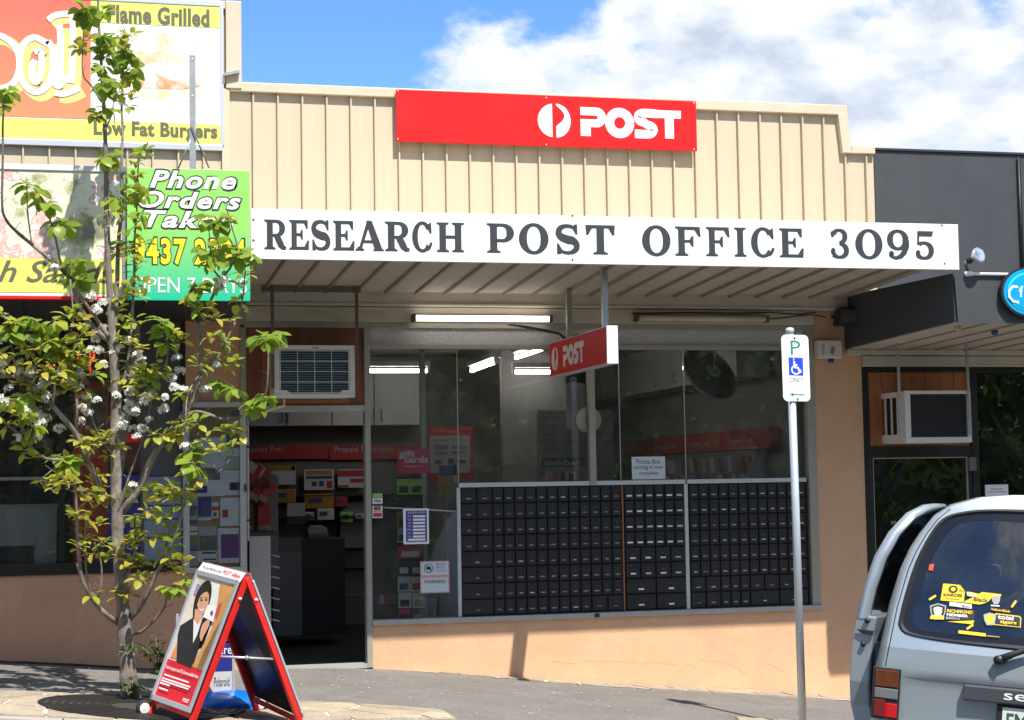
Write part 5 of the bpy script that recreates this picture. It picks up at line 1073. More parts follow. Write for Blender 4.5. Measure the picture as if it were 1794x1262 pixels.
# green sign
YGS = -1.86
GS = thing('green_sign', PY(330, 527, YGS), 'bright green sign reading Phone Orders Taken with a yellow phone number', 'sign')
xg0, xg1 = XX(222.5, 410, YGS), XX(437.8, 410, YGS); zg0, zg1 = ZZ(330, 527, YGS), ZZ(330, 296.5, YGS)
bar('panel', xg0, xg1, zg0, zg1, YGS, YGS+.015, grad_mat('green_gradient', (.0, .48, .29), (.27, .62, .13), zg0, zg0+(zg1-zg0)*.55), GS, .002)
M['out_black'] = mat('outline_black', (.02, .03, .025), .5, var=0); M['yellow'] = mat('number_yellow', (.82, .72, .02), .4, var=.02)
def outlined(body, u0, u1, v0, v1, fill, bold, ob, shear, Y, sp=1.0):
    text_at(GS, body, u0-3, u1+3, v0-3, v1+3, Y, M['out_black'], bold+ob, shear, 'lettering_outline', sp); text_at(GS, body, u0, u1, v0, v1, Y-.002, M[fill], bold, shear, 'lettering', sp)
outlined('Phone', 262, 414, 300, 331, 'white', .03, .035, .3, YGS-.002, 1.12); outlined('Orders', 243, 422, 336, 366, 'white', .03, .035, .3, YGS-.002, 1.12); outlined('Taken', 251, 411, 370, 400, 'white', .03, .035, .3, YGS-.002, 1.12)
outlined('9437 2394', 234, 430, 418, 465, 'yellow', .035, .045, 0, YGS-.002, 1.14)
text_at(GS, 'OPEN 7 DAYS', 231, 433, 486.5, 513.5, YGS-.003, M['white'])
pp = thing('steel_post', PY(338, 300, YGS+.1), 'perforated galvanised post with stays standing up behind the green sign', 'post')
yp = YGS+.06; x = XX(337.5, 200, yp)
b = MB(); b.box(x-.022, x+.022, yp, yp+.006, zg0+.4, ZZ(338, 97, yp)); b.box(x+.016, x+.022, yp+.006, yp+.045, zg0+.4, ZZ(338, 97, yp)); b.build('angle', M['galv'], pp)
for v in (104, 168): b = MB(); b.lathe(PY(337, v, yp-.001), (0, -1, 0), [(0, .007), (.001, .007)], 8); b.build('bolt_hole', M['white'], pp)
for (u0, v0, u1, v1, y1) in ((334, 245, 312, 296, YGS+.1), (338, 228, 366, 294, YGS+.3)): b = MB(); b.tube([PY(u0, v0, yp), PY(u1, v1, y1)], .006, 6); b.build('stay', M['galv'], pp)
b = MB(); b.obox(PY(334, 222, yp-.012), (.035, 0, -.10), (.012, 0, .005), (0, .006, 0)); b.build('bracket_plate', M['steel_dark'], pp)
# inside the burger shop
fr = thing('drinks_fridge', (XX(158, 1000, .13), .4, .16), 'tall red drinks fridge with printed front inside the takeaway shop', 'fridge')
x0, x1 = XX(128, 900, .13), XX(191, 900, .13); M['fridge_red'] = mat('fridge_red', (.85, .018, .016), .35, var=.25, vscale=6)
z0f, z1f = ZZ(158, 998, .13), ZZ(158, 668, .13)
bar('cabinet', x0, x1, z0f-.15, z1f+.25, .13, .75, M['fridge_red'], fr, .02)
bar('front_picture', x0+.11, x1-.02, ZZ(158, 790, .12), ZZ(158, 680, .12), .124, .1295, mat('fridge_photo', (.34, .22, .2), .35, var=.9, vscale=9), fr, 0)
bar('door_gap', x0+.075, x0+.085, z0f, z1f, .125, .1295, M['black'], fr, 0)
bar('dispenser', x0+.14, x1-.05, ZZ(160, 972, .12), ZZ(160, 950, .12), .115, .1295, mat('fridge_slot', (.10, .12, .14), .3), fr, .004)
at_ = thing('atm_poster', PY(255, 1000, .028), 'blue cash machine poster with yellow ATM HERE lettering on the takeaway window', 'poster')
M['atm_blue'] = mat('atm_blue', (.025, .03, .20), .4, var=.08); M['atm_yellow'] = mat('atm_yellow', (.42, .42, .06), .5, var=.05)
panel_at('blue_field', 190, 252, 832, 998, .026, M['atm_blue'], at_, .004); panel_at('grey_field', 253, 321, 832, 998, .010, mat('poster_grey_blue', (.20, .24, .32), .45, var=.08), at_, .004)
for v in (832, 884, 908, 940, 988): panel_at('blue_line', 254, 320, v, v+4, .009, M['atm_blue'], at_, .001)
text_at(at_, 'ATM', 206, 303, 844, 881, .0075, M['atm_yellow'], .04); text_at(at_, 'HE', 213, 252, 902, 924, .0245, M['atm_yellow'], .04); text_at(at_, 'CARDS', 223, 250, 979, 985, .0245, mat('atm_green', (.10, .26, .12), .5))
for (u0, u1, v0, v1) in ((203, 250, 763, 830), (222, 252, 766, 830), (196, 245, 690, 745)): pass
lp = thing('window_poster', PY(285, 830, .01), 'red and dark food poster on the grey panel above the cash machine poster', 'poster')
panel_at('sheet', 222, 252, 765, 828, .026, mat('dark_poster', (.10, .03, .025), .5, var=.8, vscale=10), lp, .004); panel_at('heading', 222, 250, 760, 775, .024, M['fridge_red'], lp, .001)
led = thing('led_sign', PY(140, 660, .1), 'black LED window sign with glowing red dots inside the takeaway shop', 'sign')
panel_at('case', 75, 185, 600, 668, .09, M['black'], led, .03)
M['led_red'] = emit_mat('led_red', (1, .03, .02), 2.6); M['led_blue'] = emit_mat('led_blue', (.1, .12, 1), 1.6); M['led_or'] = emit_mat('led_orange', (1, .15, .03), 1.6)
dots = [(137, 618+i*5, 'led_red') for i in range(4)]+[(142+i*5, 632, 'led_red') for i in range(5)]+[(158, 620+i*5, 'led_red') for i in range(7)]+[(165, 617+i*5, 'led_red') for i in range(3)]+[(148+i*5, 646, 'led_red') for i in range(3)]+[(82, 635, 'led_or'), (84, 640, 'led_or'), (90, 643, 'led_or'), (95, 640, 'led_or'), (103, 635, 'led_or'), (121, 618, 'led_or'), (108, 639, 'led_or'), (101, 650, 'led_blue'), (102, 654, 'led_blue'), (113, 653, 'led_blue'), (115, 656, 'led_blue')]
for u, v, m in dots: b = MB(); b.lathe(PY(u, v, .088), (0, -1, 0), [(0, .008), (.004, .006)], 6); b.build('led_dot', M[m], led)
dc = thing('display_cabinet', (XX(50, 980, .2), .4, .16), 'pale display cabinet with white papers behind the takeaway window', 'cabinet')
bar('front', XX(-200, 920, .2), XX(99, 920, .2), ZLS1-.3, ZZ(50, 890, .2), .2, .22, mat('cab_grey', (.42, .46, .46), .5), dc, 0); bar('top', XX(-200, 890, .2), XX(102, 890, .2), ZZ(50, 890, .2), ZZ(50, 884, .2), .18, .8, mat('cab_top', (.42, .40, .34), .5), dc, 0)
bar('dark_opening', XX(-200, 970, .19), XX(60, 970, .19), ZLS1-.1, ZZ(50, 956, .19), .192, .1985, M['black'], dc, 0)
bar('paper_sheet', XX(64, 930, .19), XX(94, 930, .19), ZLS1-.1, ZZ(80, 898, .19), .188, .196, mat('pale_blue_sheet', (.45, .5, .53), .2), dc, 0)

# ================================================================ shop on the right
RS = thing('dark_shop_building', (9.5, .1, -.6), 'shop with charcoal parapet panels and black shopfront beside the post office', 'building')
XRE = 13.0
ZD1 = ZZ(1660, 264); 
for i in range(4):
    xa = X_R+.004+(XRE-X_R)*i/4; xb = X_R+.002+(XRE-X_R)*(i+1)/4; b = MB(); b.box(xa, xb-.004, -.012, .03, 2.9, ZD1-.025); b.build('parapet_panel', M['dark_wall'], RS, bevel=.003)
bar('parapet_core', X_R+.01, XRE, 2.9, ZD1-.03, .031, .25, M['black'], RS, 0)
bar('capping', X_R+.004, XRE, ZD1-.024, ZD1, -.03, .26, mat('blue_black_capping', (.03, .036, .05), .4), RS, .004)
b = MB(); x = XX(1786, 340, -.03); b.tube([(x, -.035, ZZ(1786, 276, -.03)), (x, -.035, ZZ(1786, 500, -.03))], .012, 8); b.build('down_wire', M['black'], RS)
YD = -1.75
DA = thing('dark_shop_awning', (9.5, YD, 2.7), 'charcoal boxed awning with cream soffit beside the post office awning', 'awning')
xf_, xk_ = XX(1671, 520, YD), XX(1480, 600, -.02)
zf0, zf1 = ZZ(1672, 564, YD), ZZ(1672, 479, YD); zk0 = ZZ(1480, 612, -.02)
b = MB(); b.add([(xf_, YD, zf0), (XRE, YD, zf0+.0), (XRE, YD, zf1), (xf_, YD, zf1), (xk_, -.02, zk0), (XRE, -.02, zk0), (XRE, -.02, zf1), (xk_, -.02, zf1)], [(0, 1, 2, 3), (3, 2, 6, 7), (7, 4, 0, 3)]); b.build('boxed_body', M['dark_wall'], DA)
b = MB(); b.add([(xf_+.02, YD-.02, zf0-.012), (XRE, YD-.02, zf0-.012), (XRE, YD-.02, zf1+.004), (xf_+.0, YD-.02, zf1+.004)], [(0, 1, 2, 3)]); b.build('fascia_panel', M['dark_wall'], DA)
nb_ = 22
for i in range(nb_):
    t0, t1 = i/nb_, (i+1)/nb_; fx = lambda t: xf_+.02+(XRE-xf_-.02)*t; kx = lambda t: xk_+.02+(XRE-xk_-.02)*t
    b = MB(); b.add([(fx(t0)+.002, YD+.005, zf0-.004), (fx(t1)-.002, YD+.005, zf0-.004), (kx(t1)-.002, -.03, zk0-.004), (kx(t0)+.002, -.03, zk0-.004), (fx(t0)+.002, YD+.005, zf0+.014), (fx(t1)-.002, YD+.005, zf0+.014), (kx(t1)-.002, -.03, zk0+.014), (kx(t0)+.002, -.03, zk0+.014)], [(0, 1, 2, 3), (4, 7, 6, 5), (0, 4, 5, 1), (1, 5, 6, 2), (2, 6, 7, 3), (3, 7, 4, 0)]); b.build('soffit_tray', M['soffit'], DA)
    b = MB(); x_, y_ = fx(t1), kx(t1); b.add([(x_-.012, YD+.006, zf0-.004), (x_+.012, YD+.006, zf0-.004), (x_+.006, YD+.006, zf0-.016), (x_-.006, YD+.006, zf0-.016), (y_-.012, -.032, zk0-.004), (y_+.012, -.032, zk0-.004), (y_+.006, -.032, zk0-.016), (y_-.006, -.032, zk0-.016)], [(0, 1, 2, 3), (4, 7, 6, 5), (1, 5, 6, 2), (2, 6, 7, 3), (3, 7, 4, 0)]); b.build('soffit_rib', M['soffit_rib'], DA)
# shopfront under it
zb_a, zb_b, zb_c = ZZ(1600, 606), ZZ(1600, 624), ZZ(1600, 643)
bar('upper_beam', xk_+.01, XRE, zb_b+.004, zk0-.006, -.06, .1, M['beam'], RS); bar('lower_beam', X_PR+.004, XRE, zb_c, zb_b-.004, -.04, .1, M['beam'], RS)
xd0, xd1 = XX(1513.5, 800), XX(1525, 800)
bar('frame_post', X_PR+.002, X_PR+.06, -1.0, zb_c-.002, -.01, .1, M['dark_frame'], RS); bar('frame_head', X_PR+.06, XRE, zb_c-.045, zb_c-.002, -.008, .1, M['dark_frame'], RS)
xdr = XX(1701, 760); xdr2 = XX(1713, 760)
bar('frame_post', xdr, xdr2, -1.0, zb_c-.046, -.01, .1, M['dark_frame'], RS)
zw0 = ZZ(1610, 782)
nbd = 7
for i in range(nbd):
    xa = X_PR+.061+(xdr-X_PR-.062)*i/nbd; b = MB(); b.box(xa+.001, X_PR+.061+(xdr-X_PR-.062)*(i+1)/nbd-.002, .02+.002*(i % 2), .05, zw0, zb_c-.046); b.build('lining_board', mat('orange_lining', (.40, .145, .05), .5, var=.28, vscale=5, stretch=(4, 1, .4), dirt=.3, dirtcol=(.16, .06, .025)), RS, bevel=.003)
bar('door_head', X_PR+.061, xdr-.001, ZZ(1610, 801), zw0, -.005, .09, M['dark_frame'], RS)
zdr = ZZ(1610, 801)
bar('door_stile', X_PR+.061, X_PR+.085, -1.0, zdr, .0, .06, M['dark_frame'], RS); bar('door_stile', xdr-.035, xdr-.001, -1.0, zdr, .0, .06, M['dark_frame'], RS)
pale = mat('pale_bead', (.36, .34, .29), .5)
bar('glazing_bead', X_PR+.086, X_PR+.094, -1.0, zdr-.012, .01, .03, pale, RS, 0); bar('glazing_bead', xdr-.045, xdr-.036, -1.0, zdr-.012, .01, .03, pale, RS, 0); bar('glazing_bead', X_PR+.086, xdr-.036, zdr-.012, zdr-.003, .01, .03, pale, RS, 0)
b = MB(); b.box(X_PR+.094, xdr-.045, .03, .036, -1.0, zdr-.012); b.build('door_glass', M['glass_dark'], RS)
b = MB(); b.box(xdr2, XRE, .03, .036, -1.0, zb_c-.046); b.build('window_pane', M['glass_dark'], RS)
bar('door_closer', XX(1695, 812), XX(1707, 812), ZZ(1700, 825), ZZ(1700, 801), -.04, -.011, M['steel_dark'], RS, .003)
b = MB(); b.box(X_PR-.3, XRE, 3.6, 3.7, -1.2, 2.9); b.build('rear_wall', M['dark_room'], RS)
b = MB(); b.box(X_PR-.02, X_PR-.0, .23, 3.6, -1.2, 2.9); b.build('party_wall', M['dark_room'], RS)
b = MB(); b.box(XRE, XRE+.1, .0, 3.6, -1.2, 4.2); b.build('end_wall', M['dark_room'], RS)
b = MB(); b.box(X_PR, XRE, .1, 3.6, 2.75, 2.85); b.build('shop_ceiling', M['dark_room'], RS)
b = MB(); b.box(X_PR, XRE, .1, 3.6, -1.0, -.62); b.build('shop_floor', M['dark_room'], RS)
hrs = thing('door_lettering', PY(1572, 945, .027), 'white opening hours lettering on the glass door of the dark shop', 'lettering')
for tx, u0, u1, v0, v1 in (('Mon', 1562, 1580, 913, 919.5), ('Thu', 1562, 1580, 930, 937), ('Fri', 1563, 1576, 939, 946), ('OPEN', 1579, 1612, 966, 976)): text_at(hrs, tx, u0, u1, v0, v1, .0275, mat('dim_white', (.5, .5, .5), .6))
wn = thing('window_notice', PY(1746, 880, .028), 'small white paper notice in the dark shop window just above the car roof', 'notice')
panel_at('sheet', 1727, 1766, 849, 885, .026, M['paper'], wn, .002)
for v in (856, 861): panel_at('text_line', 1735 if v < 860 else 1731, 1757 if v < 860 else 1762, v, v+2, .0248, M['grey_ink'], wn, .0006)
on = thing('open_sign', PY(1765, 792, .3), 'unlit dotted OPEN sign hanging inside the dark shop window', 'sign')
panel_at('case', 1722, 1830, 752, 800, .3, mat('open_case', (.03, .03, .032), .6), on, .03); text_at(on, 'OPEN', 1733, 1818, 764, 789, .297, mat('open_grey', (.11, .115, .12), .6))
# second air conditioner
y2 = -.45
A2 = thing('air_conditioner', PY(1642, 778, y2), 'grey finned box air conditioner with side louvres over the dark shop door', 'air conditioner')
xa, xb = XX(1586, 730, y2), XX(1702, 730, y2); za, zb = ZZ(1640, 776, y2), ZZ(1640, 684.5, y2)
for (x0, x1, z0, z1) in ((xa, xb, zb-.03, zb), (xa, xb, za, za+.05), (xa, xa+.055, za+.05, zb-.03), (xb-.035, xb, za+.05, zb-.03)): bar('front_frame', x0, x1, z0, z1, y2, y2+.03, M['ac_white'], A2, .005)
bar('casing_top', xa+.004, xb-.004, zb-.02, zb-.004, y2+.03, .02, M['ac_white'], A2, 0); bar('casing_base', xa+.004, xb-.004, za+.004, za+.02, y2+.03, .02, M['ac_white'], A2, 0); bar('casing_side', xb-.02, xb-.004, za+.02, zb-.02, y2+.03, .02, M['ac_white'], A2, 0)
bar('side_frame', xa+.004, xa+.016, za+.02, za+.08, y2+.03, .02, M['ac_white'], A2, 0); bar('side_frame', xa+.004, xa+.016, zb-.05, zb-.02, y2+.03, .02, M['ac_white'], A2, 0)
for k in range(4): yy = y2+.03+.135*k*.88; bar('side_louvre_post', xa+.004, xa+.016, za+.08, zb-.05, yy, yy+(.10 if k == 0 else .022), M['ac_white'], A2, 0)
bar('core', xa+.03, xb-.03, za+.02, zb-.02, y2+.06, .0, M['black'], A2, 0)
for i in range(22):
    z = za+.052+(zb-za-.085)*(i+.5)/22; b = MB(); b.obox((xa+.055, y2+.010, z-.004), (xb-xa-.09, 0, 0), (0, .016, .007), (0, 0, .003)); b.build('fin', mat('fin_grey', (.11, .105, .11), .5, metal=.3, var=.2), A2)
h2 = thing('hanger_frame', PY(1640, 610, y2), 'pair of spotted galvanised straps holding the grey air conditioner over the dark shop door', 'hanger frame')
for u0, u1 in ((1573, 1577.5), (1693, 1701)):
    yy = y2-.012; a, c = PY(u0, 600, yy), PY(u1, 762, yy); b = MB(); b.obox((a.x-.012, yy, a.z+.03), (.024, 0, 0), (0, .008, 0), (c.x-a.x, 0, c.z-a.z-.03)); b.build('strap', M['galv'], h2)
# things on the dark fascia
sp = thing('spotlight', PY(1705, 480, YD-.02), 'silver spotlight lamp on a black holder clamped above the charcoal fascia', 'spotlight')
c = PY(1706, 452, YD-.06); ax = (PY(1716, 447, YD-.16)-PY(1700, 456, YD-.06)).normalized()
b = MB(); b.lathe(c-ax*.02, ax, [(0, .028), (.03, .035), (.07, .062), (.085, .064), (.088, .05)], 20); b.build('reflector_lamp', mat('lamp_silver', (.75, .76, .78), .12, metal=.9, var=.05), sp)
b = MB(); b.lathe(c-ax*.075, ax, [(0, .02), (.02, .03), (.06, .03)], 14); b.build('lamp_holder', M['black'], sp)
b = MB(); b.tube([c-ax*.06, c-ax*.06+Vector((-.035, 0, -.01)), c-ax*.06+Vector((.0, .02, -.09))], .014, 8); b.build('swivel', M['steel_dark'], sp)
cdt = thing('conduit', PY(1740, 480, YD-.02), 'white conduit with junction cap running along the top of the charcoal fascia', 'conduit')
p0, p1 = PY(1692, 480, YD-.035), PY(1800, 481, YD-.035); b = MB(); b.tube([p0, (p1.x+1.2, p1.y, p0.z)], .013, 8); b.build('pipe', M['white'], cdt)
b = MB(); b.lathe(PY(1696, 480, YD-.035), (1, 0, 0), [(-.03, .012), (-.02, .022), (.03, .02), (.045, .014)], 12); b.build('junction', M['white'], cdt)
nsn = thing('cloud_sign', PY(1800, 560, YD-.08), 'bright blue cloud shaped fascia sign with cyan outline and white lettering', 'sign')
def blob(r0, off, m, name, th=0):
    b = MB(); cx, cz = XX(1812, 512, YD-.08), ZZ(1812, 512, YD-.08); k = 60/ (XX(1812, 512, YD-.08)-XX(1752, 512, YD-.08)); pts = []
    lob = [((-.02, .0), .235), ((.18, .10), .16), ((.40, .02), .23), ((.17, -.10), .16)]
    for i in range(72):
        a = 2*math.pi*i/72; d = 0; dx, dz = math.cos(a), math.sin(a); o = (.19, 0)
        for (lc_, rr) in lob:
            rr += r0; qx, qz = lc_[0]-o[0], lc_[1]-o[1]; bq = qx*dx+qz*dz; cq = qx*qx+qz*qz-rr*rr; disc = bq*bq-cq
            if disc > 0: d = max(d, bq+math.sqrt(disc))
        pts.append((cx+o[0]+dx*d-.02, YD-.08-off, cz+o[1]+dz*d*.8))
    b.prism(pts, (0, th or .004, 0)); b.build(name, m, nsn)
M['cloud_blue'] = mat('cloud_blue', (.0, .33, .72), .3, var=.02); M['cloud_cyan'] = mat('cloud_cyan', (.05, .66, .85), .3, var=.02)
blob(.02, -.002, M['black'], 'backing', .04); blob(0, .002, M['cloud_blue'], 'outer_field'); blob(-.035, .0065, M['cloud_cyan'], 'cyan_outline'); blob(-.05, .011, M['cloud_blue'], 'inner_field')
O = Vector((0, YD-.093, 0)); b = MB(); P2 = lambda u, v: (XX(u, v, YD-.09), ZZ(u, v, YD-.09)); strip(b, [P2(1783, 503), P2(1774, 502), P2(1768, 510), P2(1768, 520), P2(1775, 528), P2(1785, 530)], .02, O, Vector((1, 0, 0)), Vector((0, 0, 1)), NF); b.build('letter', M['white'], nsn)
b = MB(); put_text(b, 'f', PY(1786, 521, YD-.093), (.035, 0, 0), (0, 0, .09), bold=.03); b.build('letter', M['white'], nsn)
for (u, v, m, lb) in ((1742.5, 581, mat('blue_bulb', (.02, .05, .42), .25), 'blue party bulb hanging from the cream soffit of the dark awning'), (1678, 574, mat('clear_bulb', (.42, .38, .28), .2), 'clear bulb in a beige holder under the edge of the dark awning')):
    yy = -1.3 if u > 1700 else -1.55; t = thing('bulb', PY(u, v-8, yy), lb, 'bulb', 'festoon bulbs under the dark awning'); c = PY(u, v, yy)
    b = MB(); b.lathe(c, (0, 0, 1), [(-.032, .008), (-.028, .02), (-.01, .03), (.01, .027), (.025, .016), (.03, .014)], 14); b.build('globe', m, t); b = MB(); b.lathe(c+Vector((0, 0, .03)), (0, 0, 1), [(0, .016), (.03, .018)], 10); b.build('holder', M['kraft'] if u < 1700 else m, t)
# ================================================================ street tree (young flowering pear)
random.seed(31)
def bark_mat():
    m = mat('pear_bark', (.20, .17, .145), .85, var=.45, vscale=16, bump=.8, bscale=45, dirt=.95, dirtcol=(.46, .42, .37), stretch=(1, 1, .55)); return m
M['bark'] = bark_mat()
M['twig'] = mat('pear_twig', (.22, .16, .13), .8, var=.3, vscale=20)
LEAFM = [mat('pear_leaf_%d' % i, c, .38, var=.18, vscale=14, transl=.5, spec=.4) for i, c in enumerate([(.40, .44, .05), (.28, .40, .05), (.50, .46, .075), (.20, .32, .04)])]
M['petal'] = mat('pear_petal', (.80, .80, .74), .6, var=.03, transl=.3); M['anther'] = mat('pear_anther', (.30, .16, .10), .7)
TY = -2.25
tb = PG(232, 1232)
tree = thing('street_tree', (XX(230, 1230, TY), TY, gz(XX(230, 1230, TY), TY)), 'young flowering pear tree with yellow green leaf tufts and white blossom in the iron grate', 'tree')
SK = []                                                    # skeleton samples (point, radius) for attaching twigs
def px3(u, v, y): return PY(u, v, y)
PXM = .00405                                               # metres per pixel at the tree
def limb(name, px, r0, r1, y0, y1, n=8, jit=1.2, par=None, mname='bark'):
    """px list of (u,v) from the base outwards; radii in pixels; y0,y1 depth at both ends"""
    k = len(px); pts = []
    for i, (u, v) in enumerate(px):
        t = i/(k-1); pts.append((u+(uni(-jit, jit) if 0 < i < k-1 else 0), v, y0+(y1-y0)*t+(uni(-.02, .02) if 0 < i else 0), r0+(r1-r0)*(t**.8)))
    sp_ = smooth_path(pts, 4); P = [px3(u, v, y) for u, v, y, r in sp_]; R_ = [max(.0012, r*PXM*uni(.93, 1.07)) for u, v, y, r in sp_]
    b = MB(); b.tube(P, R_, n); b.build(name, M[mname], par or tree)
    for p, q, r in zip(sp_, P, R_): SK.append((p[0], p[1], p[2], q, r))
T = [(231, 1236), (227, 1205), (222, 1150), (217, 1085), (213, 1030), (207, 960), (205, 900), (203, 830), (202, 760), (203, 700), (200, 640), (195, 560), (190, 470), (187, 380), (186, 300), (183, 210), (178, 120), (173, 40), (170, -60)]
TR = [19, 15.5, 13, 11.5, 10.8, 10, 9.6, 9, 8.6, 8.2, 7.8, 6.2, 5.2, 4.5, 4.0, 3.2, 2.5, 2, 1.2]
pts = [(u, v, TY-.012*i, TR[i]) for i, (u, v) in enumerate(T)]; sp_ = smooth_path(pts, 6); P = [px3(u, v, y) for u, v, y, r in sp_]
P[0].z = gz(P[0].x, P[0].y)-.03
b = MB(); b.tube(P, [r*PXM*(1+.05*math.sin(i*1.7))+.0005 for i, (u, v, y, r) in enumerate(sp_)], 14); b.build('trunk', M['bark'], tree)
for p, q in zip(sp_, P): SK.append((p[0], p[1], p[2], q, p[3]*PXM))
y_ = TY-.1
limbs = [
 ([(207, 1092), (186, 1076), (165, 1055), (150, 1030), (142, 1006), (138, 960), (134, 900), (131, 840)], 5, 2, TY-.03, TY-.45),
 ([(167, 1052), (176, 1032), (179, 995), (172, 965), (165, 950)], 2.4, 1, TY-.12, TY-.3), ([(143, 1008), (136, 996), (134, 986)], 2.6, 1.6, TY-.2, TY-.22), ([(160, 1045), (152, 1000), (150, 950), (148, 905), (140, 850)], 1.8, .9, TY-.15, TY-.35),
 ([(228, 1084), (246, 1064), (262, 1035), (275, 1005), (288, 982), (310, 935), (318, 900), (325, 850)], 4.6, 1.6, TY-.03, TY-.5), ([(231, 1112), (250, 1105), (272, 1086), (288, 1062), (291, 1040)], 3, 1.8, TY-.03, TY-.25),
 ([(214, 895), (230, 876), (248, 850), (262, 815), (275, 790), (300, 755), (322, 726), (345, 688), (351, 655)], 7, 4.4, TY-.05, TY-.35),
 ([(351, 655), (353, 620), (354, 587), (362, 546), (375, 515), (390, 491), (412, 454), (415, 429), (405, 398), (396, 362)], 3.8, 1, TY-.35, TY-.5), ([(351, 655), (371, 636), (385, 620), (399, 593), (418, 553), (427, 515), (430, 469)], 3.4, 1.0, TY-.35, TY-.3),
 ([(316, 732), (340, 722), (359, 724), (397, 735), (433, 724), (464, 695), (469, 655), (470, 600)], 3.2, 1.2, TY-.28, TY-.7),
 ([(190, 884), (167, 835), (151, 803), (132, 760), (92, 711), (59, 673), (27, 660), (-20, 660)], 6, 2.6, TY-.05, TY-.6), ([(133, 762), (135, 722), (132, 687), (128, 650), (124, 610)], 3, 1.2, TY-.25, TY-.4),
 ([(150, 812), (108, 807), (73, 800), (35, 762), (-10, 728)], 3.2, 1.4, TY-.18, TY-.75), ([(110, 806), (85, 830), (70, 845), (95, 860)], 1.4, .8, TY-.3, TY-.4),
 ([(196, 600), (178, 588), (158, 567), (136, 531), (123, 490), (87, 454), (56, 429), (26, 403), (10, 383), (3, 357), (4, 280), (5, 210), (10, 165)], 5.2, 1.3, TY-.1, TY-.5), ([(190, 590), (165, 555), (144, 522), (108, 465), (98, 420), (80, 360), (60, 330)], 3.6, 1, TY-.15, TY-.35),
 ([(198, 600), (203, 540), (206, 490), (207, 434), (213, 357), (213, 279), (215, 228), (214, 182), (217, 109), (218, 50)], 5, 1.2, TY-.12, TY+.05), ([(176, 176), (160, 150), (144, 127), (146, 63), (146, 12)], 2, .8, TY-.3, TY-.35),
 ([(204, 700), (218, 660), (228, 600), (231, 549), (236, 485), (237, 420), (239, 370), (242, 310), (244, 280)], 3.6, 1, TY-.1, TY-.15), ([(203, 760), (222, 735), (240, 700), (270, 672), (290, 640), (294, 590), (288, 560)], 3.2, 1, TY-.1, TY-.45), ([(205, 900), (225, 840), (240, 800), (252, 760), (262, 720), (268, 690)], 2, .8, TY-.1, TY-.35),
 ([(202, 800), (180, 775), (165, 745), (150, 690), (140, 660)], 2.4, .9, TY-.1, TY-.3), ([(353, 600), (340, 560), (335, 520), (342, 490)], 1.8, .8, TY-.4, TY-.55), ([(390, 491), (372, 470), (368, 440), (366, 400)], 1.8, .8, TY-.45, TY-.5), ([(275, 1005), (290, 960), (300, 900), (305, 860)], 1.8, .8, TY-.2, TY-.4), ([(213, 1030), (232, 985), (238, 940), (236, 900)], 1.6, .8, TY-.1, TY-.3),
 ([(92, 711), (95, 670), (88, 620), (80, 580)], 2.4, .9, TY-.4, TY-.5), ([(59, 673), (62, 640), (55, 600), (50, 565)], 2.2, .9, TY-.5, TY-.6), ([(27, 660), (22, 620), (15, 580)], 2, .8, TY-.55, TY-.6), ([(123, 490), (128, 560), (118, 600), (108, 640)], 1.6, .8, TY-.3, TY-.4), ([(351, 655), (330, 690), (325, 740), (333, 790), (338, 850)], 1.6, .8, TY-.35, TY-.5), ([(397, 735), (412, 760), (405, 800), (380, 830)], 1.3, .7, TY-.5, TY-.5), ([(318, 900), (330, 870), (345, 830)], 1.2, .7, TY-.45, TY-.5),
 ([(56, 429), (50, 380), (48, 330), (46, 310)], 1.6, .8, TY-.4, TY-.45), ([(187, 400), (205, 375), (216, 340)], 1.5, .8, TY-.2, TY-.1), ([(183, 230), (195, 200), (200, 165)], 1.4, .8, TY-.25, TY-.2)]
for px, r0, r1, a, c in limbs: limb('limb' if r0 > 3 else 'branch', px, r0, r1, a, c, 9 if r0 > 3 else 7)
# leaf tufts: folded, drooping oval leaves round a bud
def leaf_into(b, base, d, up, L, W, mi, droop):
    d = d.normalized(); side = d.cross(up).normalized(); nrm = side.cross(d).normalized(); rows = []
    prof = ((0, .08), (.18, .74), (.45, 1.0), (.74, .80), (.92, .34), (1.0, .02))
    for t, w in prof:
        c = base+d*(L*t)-nrm*(droop*L*t*t); f = .22*w*W
        rows.append((c-side*(w*W)+nrm*f, c, c+side*(w*W)+nrm*f))
    vs = [p for r in rows for p in r]; fs = []
    for i in range(len(rows)-1): fs += [(3*i, 3*i+1, 3*i+4, 3*i+3), (3*i+1, 3*i+2, 3*i+5, 3*i+4)]
    b.add(vs, fs, mi, True)
def tuft(kind, seed):
    random.seed(seed); b = MB(); big = kind == 'big'; n = random.choice((7, 8, 9)) if big else random.choice((6, 7, 8))
    for i in range(n):
        az = 2*math.pi*i/n+uni(-.4, .4); el = uni(-.95, .25) if big else uni(-.4, .8)
        d = Vector((math.cos(az)*math.cos(el), math.sin(az)*math.cos(el), math.sin(el)))
        L = uni(.058, .078) if big else uni(.040, .060); pet = uni(.012, .026)
        base = d*pet+Vector((0, 0, uni(-.012, .012)))
        b.tube([Vector((0, 0, 0)), base], .0011, 4, 2, False); leaf_into(b, base, d, Vector((0, 0, 1)), L, L*(uni(.38, .46) if big else uni(.29, .38)), 0 if rnd() < .65 else 1, uni(.15, .6) if big else uni(.1, .6))
    return b
TUFT = {}
